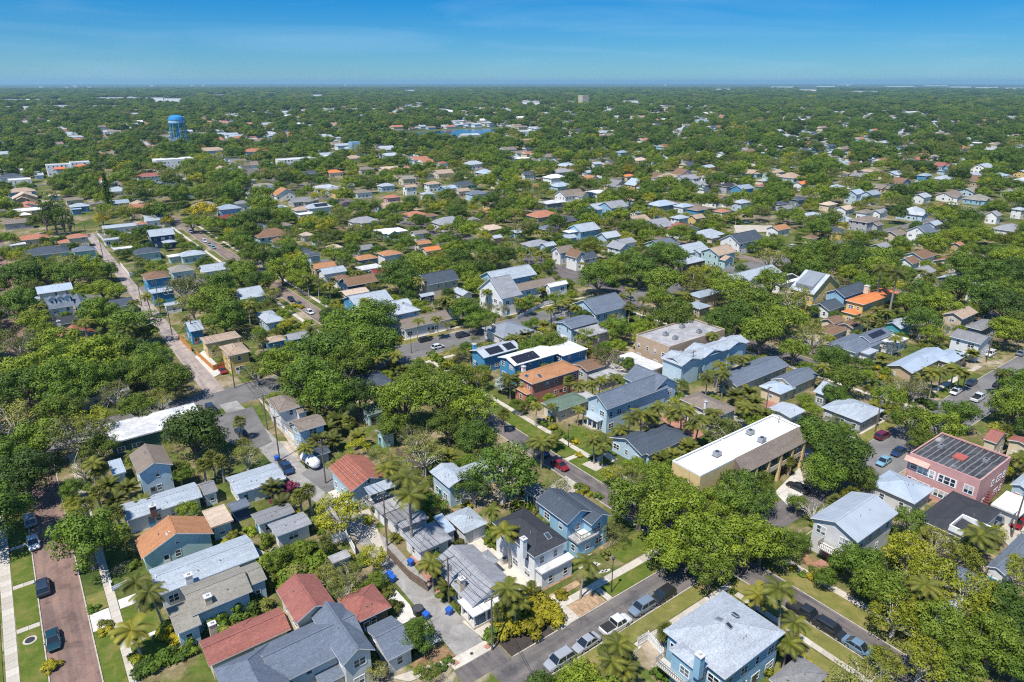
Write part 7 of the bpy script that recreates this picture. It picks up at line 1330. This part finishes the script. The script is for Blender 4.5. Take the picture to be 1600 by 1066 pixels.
# ------------------------------------------------------------------ the rest of the planting, fitted between houses, streets and sight lines
HR = np.array(HRECT); SG = np.array(SIGHT); SGF = np.where(SG[:, 4] == 0, .9, np.where(SG[:, 4] < 190, .9, np.where(SG[:, 4] < 290, .6, .55)))
def free(x, y, rad, zc, tall=True, hm=.38, f1=.62):
    if x < -8 and y < 126 or 0 < x < 11 and y < 99: return False
    for a, b in STRIPS_X:
        if y > 185: a, b = (76.5, 82.5) if a == 76 else (a + 1.8, b - 1.8)
        if a - rad * .25 < x < b + rad * .25: return False
    for a, b in STRIPS_Y:
        if a - rad * .25 < y < b + rad * .25: return False
    if LAKE[0] < x < LAKE[1] and LAKE[2] < y < LAKE[3]: return False
    m = rad * hm
    if ((HR[:, 0] - m < x) & (x < HR[:, 2] + m) & (HR[:, 1] - m < y) & (y < HR[:, 3] + m)).any(): return False
    u, v, d = pix((x, y, zc)); rp = rad / d * FOC
    if not (-90 < u < 1690 and v < 1180): return False
    if tall:
        if (((RSA[:, 0] - u) ** 2 + (RSA[:, 1] - v) ** 2) < (RSA[:, 2] * .6 + rp * .85) ** 2).any(): return False
        nearer = (SG[:, 4] == 0) | (d < SG[:, 4] + 2)
        if (nearer & (np.abs(SG[:, 0] - u) < SG[:, 2] * SGF + rp * .7) & (np.abs(SG[:, 1] - v) < SG[:, 3] * SGF + rp * .5)).any(): return False
    return (u, v, d)
fr = np.random.default_rng(23); cands = []
T = np.array(TR)
def scatter(d0, d1, sp, rr, kinds, wts, sep=.62):
    global T
    n = int(d1 * 2 / sp); out = []
    for iy in range(int(-d1 * .3 / sp), int(d1 / sp) + 1):
        for ix in range(int(-d1 * .5 / sp), int(d1 / sp) + 1):
            x = (ix + fr.uniform(-.48, .48)) * sp; y = (iy + fr.uniform(-.48, .48)) * sp; d = math.hypot(x, y)
            if not d0 < d < d1: continue
            fwd = x * FW[0] + y * FW[1]
            if fwd < 30: continue
            lat = x * RT[0] + y * RT[1]
            if abs(lat) > fwd * .86 + 25: continue
            out.append((d, x, y))
    out.sort(); res = []
    for d, x, y in out:
        k = kinds[int(fr.choice(len(kinds), p=wts))]; rad = fr.uniform(*rr) * (.72 if k in ('yellow', 'bare') else 1.0)
        if len(T) and (np.hypot(T[:, 0] - x, T[:, 1] - y) < (T[:, 2] + rad) * sep).any(): continue
        q = free(x, y, rad, 5.2 * rad / 6)
        if not q: continue
        T = np.vstack([T, [x, y, rad]]); res.append((q[2] / rad, x, y, rad, k))
    return res
KS = ('oak', 'mid', 'bright', 'olive', 'yellow', 'bare', 'sparse'); WT = (.33, .33, .09, .12, .02, .05, .06)
F1 = scatter(60, 420, 6.5, (4.0, 7.8), KS, WT, .56) + scatter(420, 760, 7.6, (4.8, 9.2), KS, WT, .56) + scatter(60, 420, 4.2, (2.0, 3.4), KS, (.3, .3, .14, .16, .04, .03, .03), .7)
F1.sort(); nh = sum(1 for o in S.objects if o.parent is None and o.name.startswith('tree'))
for q, x, y, rad, k in F1[:max(0, 296 - nh)]: plant_tree(x, y, rad, k)
rest = [(x, y, rad, k) for q, x, y, rad, k in F1[max(0, 296 - nh):]]
# garden palms and shrubs, close to the houses
npalm = sum(1 for o in S.objects if o.parent is None and o.name.startswith('palm')); nsh = sum(1 for o in S.objects if o.parent is None and o.name.startswith('shrub')); restp = []
order = sorted(range(len(HRECT)), key=lambda i: math.hypot(HRECT[i][0], HRECT[i][1]))
for i in order:
    r = HRECT[i]; d = math.hypot(r[0], r[1])
    if d > 520: break
    for _ in range(10 if d < 200 else 5):
        s = fr.integers(4); t = fr.uniform(0, 1); g = fr.uniform(.7, 2.6)
        x = r[0] - g if s == 0 else r[2] + g if s == 1 else r[0] + (r[2] - r[0]) * t; y = r[1] - g if s == 2 else r[3] + g if s == 3 else r[1] + (r[3] - r[1]) * t
        ispalm = fr.random() < (.22 if d < 200 else .75)
        if ispalm:
            if not free(x, y, 1.4, 5.0, True, .3, .7): continue
            if npalm < 290: plant_palm(x, y, ['p', 'f', 'a', 'p'][int(fr.integers(4))], fr.uniform(.7, 1.05)); npalm += 1
            else: restp.append((x, y))
        elif nsh < 296:
            if not free(x, y, .9, .5, False, .1): continue
            u, v, dd = pix((x, y, .5))
            if (((RSA[:, 0] - u) ** 2 + (RSA[:, 1] - v) ** 2) < (RSA[:, 2] * .75) ** 2).any(): continue
            plant_shrub(x, y, 'uummobwdd'[int(fr.integers(9))], fr.uniform(.6, 1.3), fr.uniform(.7, 1.2)); nsh += 1
# farther canopy: one mass, too many to count
far = []
def mass(d0, d1, sp, rr, zs):
    n = int(.68 * 2 * (d1 * d1 - d0 * d0) / 2 / (sp * sp)); d = np.sqrt(fr.uniform(d0 * d0, d1 * d1, n)); a = YAW + fr.uniform(-.74, .74, n); x, y = d * np.sin(a), d * np.cos(a)
    ok = ~((LAKE[0] - 8 < x) & (x < LAKE[1] + 8) & (LAKE[2] - 70 < y) & (y < LAKE[3] + 8) & (d < 1300))
    for i in np.nonzero(ok)[0]: far.append((x[i], y[i], fr.uniform(*rr), zs * fr.uniform(.8, 1.15)))
mass(760, 1500, 10.5, (4.6, 9.6), 1.0); mass(1500, 3200, 17, (7, 14), .8); mass(3200, 9000, 42, (16, 34), .36)
kk = list(PROTO); idx = {k: i for i, k in enumerate(('oak', 'mid', 'bright', 'olive', 'bare'))}
protos = [(k, v) for k in idx for v in range(min(2, len(PROTO[k])))]
rows = [(x, y, rad / 6.0, 1.0, k if k in idx else 'mid') for x, y, rad, k in rest] + [(x, y, rad / 6.0, zs, ('oak', 'mid', 'bright', 'olive', 'bare')[int(fr.choice(5, p=(.60, .19, .02, .12, .07)))]) for x, y, rad, zs in far]
far_h = np.array([(r[0], r[1]) for r in rows]); keep = np.ones(len(rows), bool)
for r in HRECT:                                            # no trunk inside a house
    if math.hypot(r[0], r[1]) < 3300:
        mgn = .6; inside = (far_h[:, 0] > r[0] - mgn) & (far_h[:, 0] < r[2] + mgn) & (far_h[:, 1] > r[1] - mgn) & (far_h[:, 1] < r[3] + mgn); keep &= ~inside
rows = [r for r, k in zip(rows, keep) if k]
P = np.array([(r[0], r[1], 0) for r in rows]); U, V, D = np.empty(len(P)), np.empty(len(P)), np.empty(len(P))
vv = P + np.array([0, 0, 5.0]) - CP; D = vv @ FW; U = 800 + FOC * (vv @ RT) / D; V = 533 - FOC * (vv @ UP) / D; rad_ = np.array([r[2] for r in rows]) * 6 / D * FOC
ok = np.ones(len(P), bool)
for sx, sy, hw, hh, sd_ in SIGHT:
    if sd_ > 560: ok &= ~((D < sd_) & (np.abs(U - sx) < hw * .6 + rad_ * .6) & (np.abs(V - sy) < hh * .6 + rad_ * .4))
for (a, b, c) in _rs:
    if b < 215: ok &= ~(((U - a) ** 2 + (V - b) ** 2) < (c + rad_ * .6) ** 2)
for (px, py, wp) in WH: ok &= ~((np.abs(U - px) < wp * .5 + rad_ * .4) & (V > py - 1.5) & (V < py + 4.5) & (D > 1500))
cl = np.random.default_rng(3)
for x, y, w, dp, z, *_r in stuffh:
    d_ = math.hypot(x, y)
    if d_ < 3600 and cl.random() < (.32 if d_ < 800 else .2 if d_ < 1300 else .1):
        u, v, dd = pix((x, y, z)); ok &= ~((D < dd + 3) & (D > dd - (26 + dd * .035)) & (np.abs(U - u) < w * .5 / dd * FOC + rad_ * .55))
rows = [r for r, k in zip(rows, ok) if k]
print('mass', len(rows), 'trees', nh)
me = bpy.data.meshes.new('distant_trees'); me.from_pydata([(r[0], r[1], 0) for r in rows], [], [])
sa = me.attributes.new('sc', 'FLOAT_VECTOR', 'POINT'); sa.data.foreach_set('vector', np.array([(r[2] * fr.uniform(.9, 1.1), r[2], r[2] * r[3]) for r in rows]).ravel())
ia = me.attributes.new('ix', 'INT', 'POINT'); ia.data.foreach_set('value', np.array([idx[r[4]] * 2 + int(fr.integers(2)) for r in rows], dtype=np.int32))
ra = me.attributes.new('rz', 'FLOAT', 'POINT'); ra.data.foreach_set('value', fr.uniform(0, 6.28, len(rows)))
fo = put('distant_trees', me); tag(fo, 'continuous far canopy of oaks reaching to the horizon', 'trees', kind='stuff')
ng = bpy.data.node_groups.new('canopy', 'GeometryNodeTree'); ng.interface.new_socket('Geometry', in_out='INPUT', socket_type='NodeSocketGeometry'); ng.interface.new_socket('Geometry', in_out='OUTPUT', socket_type='NodeSocketGeometry')
gn, gl = ng.nodes, ng.links; gi, go = gn.new('NodeGroupInput'), gn.new('NodeGroupOutput'); jn = gn.new('GeometryNodeJoinGeometry')
def crown_object(mesh):
    for o in S.objects:
        if o.data is mesh: return o
    return None
objs = []
for k, v in protos:
    o = crown_object(PROTO[k][v][0]) or crown_object(PROTO[k][0][0]) or crown_object(PROTO['mid'][0][0]); objs.append(o)
g2 = gn.new('GeometryNodeGeometryToInstance')
for o in reversed(objs):                                     # the join keeps its last link first
    oi = gn.new('GeometryNodeObjectInfo'); oi.inputs['Object'].default_value = o; oi.inputs['As Instance'].default_value = True; oi.transform_space = 'ORIGINAL'
    gl.new(oi.outputs['Geometry'], jn.inputs[0])
ip = gn.new('GeometryNodeInstanceOnPoints'); ip.inputs['Pick Instance'].default_value = True
def named(nm, t):
    q = gn.new('GeometryNodeInputNamedAttribute'); q.data_type = t; q.inputs['Name'].default_value = nm; return q.outputs['Attribute']
cx = gn.new('ShaderNodeCombineXYZ'); gl.new(named('rz', 'FLOAT'), cx.inputs['Z'])
gl.new(gi.outputs[0], ip.inputs['Points']); gl.new(jn.outputs[0], ip.inputs['Instance']); gl.new(named('ix', 'INT'), ip.inputs['Instance Index']); gl.new(cx.outputs[0], ip.inputs['Rotation']); gl.new(named('sc', 'FLOAT_VECTOR'), ip.inputs['Scale']); gl.new(ip.outputs[0], go.inputs[0])
md = fo.modifiers.new('canopy', 'NODES'); md.node_group = ng
# dark wooded floor under the far canopy
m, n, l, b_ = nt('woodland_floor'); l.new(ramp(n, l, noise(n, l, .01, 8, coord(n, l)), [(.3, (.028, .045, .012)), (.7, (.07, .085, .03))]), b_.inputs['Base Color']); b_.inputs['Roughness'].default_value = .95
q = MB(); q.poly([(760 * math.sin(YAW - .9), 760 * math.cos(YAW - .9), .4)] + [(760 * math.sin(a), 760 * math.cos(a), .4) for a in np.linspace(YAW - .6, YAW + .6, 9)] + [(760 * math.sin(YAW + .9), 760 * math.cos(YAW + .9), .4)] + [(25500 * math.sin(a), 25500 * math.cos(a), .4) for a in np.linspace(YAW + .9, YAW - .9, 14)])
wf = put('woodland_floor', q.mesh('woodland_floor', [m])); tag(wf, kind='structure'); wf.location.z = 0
for nm in ('lake', 'lake_bank'): bpy.data.objects[nm].location.z += .5
# a strip of sea before the horizon on the left
# ------------------------------------------------------------------ haze
hb = MB(); hb.box(-26200, -26200, -1, 26200, 26200, 128); hm = bpy.data.materials.new('haze'); hm.use_nodes = True; hn = hm.node_tree.nodes; hl_ = hm.node_tree.links; hn.clear()
pv = hn.new('ShaderNodeVolumePrincipled'); pv.inputs['Color'].default_value = (.45, .80, 1.0, 1); pv.inputs['Density'].default_value = 6.5e-5; pv.inputs['Anisotropy'].default_value = .2
ho = hn.new('ShaderNodeOutputMaterial'); hl_.new(pv.outputs[0], ho.inputs['Volume']); tag(put('haze', hb.mesh('haze', [hm])), kind='stuff')
# ------------------------------------------------------------------ labels: every thing told apart by look and by the landmark beside it
ORD = ['nearest', 'second nearest', 'third nearest', 'fourth nearest', 'fifth nearest', 'sixth nearest', 'seventh nearest', 'eighth nearest', 'ninth nearest', 'tenth nearest']
def settle():
    groups = {}
    for o, look, u, v in PEND:
        best = sorted(REFS, key=lambda r: (r[0] - u) ** 2 + ((r[1] - v) * 1.4) ** 2)[0]; dx, dy = u - best[0], (v - best[1]) * 1.4
        rel = ('right of' if dx > 0 else 'left of') if abs(dx) > abs(dy) else ('in front of' if dy > 0 else 'beyond')
        groups.setdefault((look, rel, best[2]), []).append((dx * dx + dy * dy, o))
    for (look, rel, ref), L in groups.items():
        L.sort(key=lambda q: q[0])
        for i, (_, o) in enumerate(L):
            t = ('%s %s %s' % (look, rel, ref)) if len(L) == 1 else ('%s %s %s %s' % (ORD[i] if i < 10 else 'farthest', look, rel, ref))
            while len(t.split()) > 16: t = t.replace(' hipped', '', 1) if ' hipped' in t else t.replace(' gabled', '', 1) if ' gabled' in t else ' '.join(t.split()[:16])
            o['label'] = t
settle()
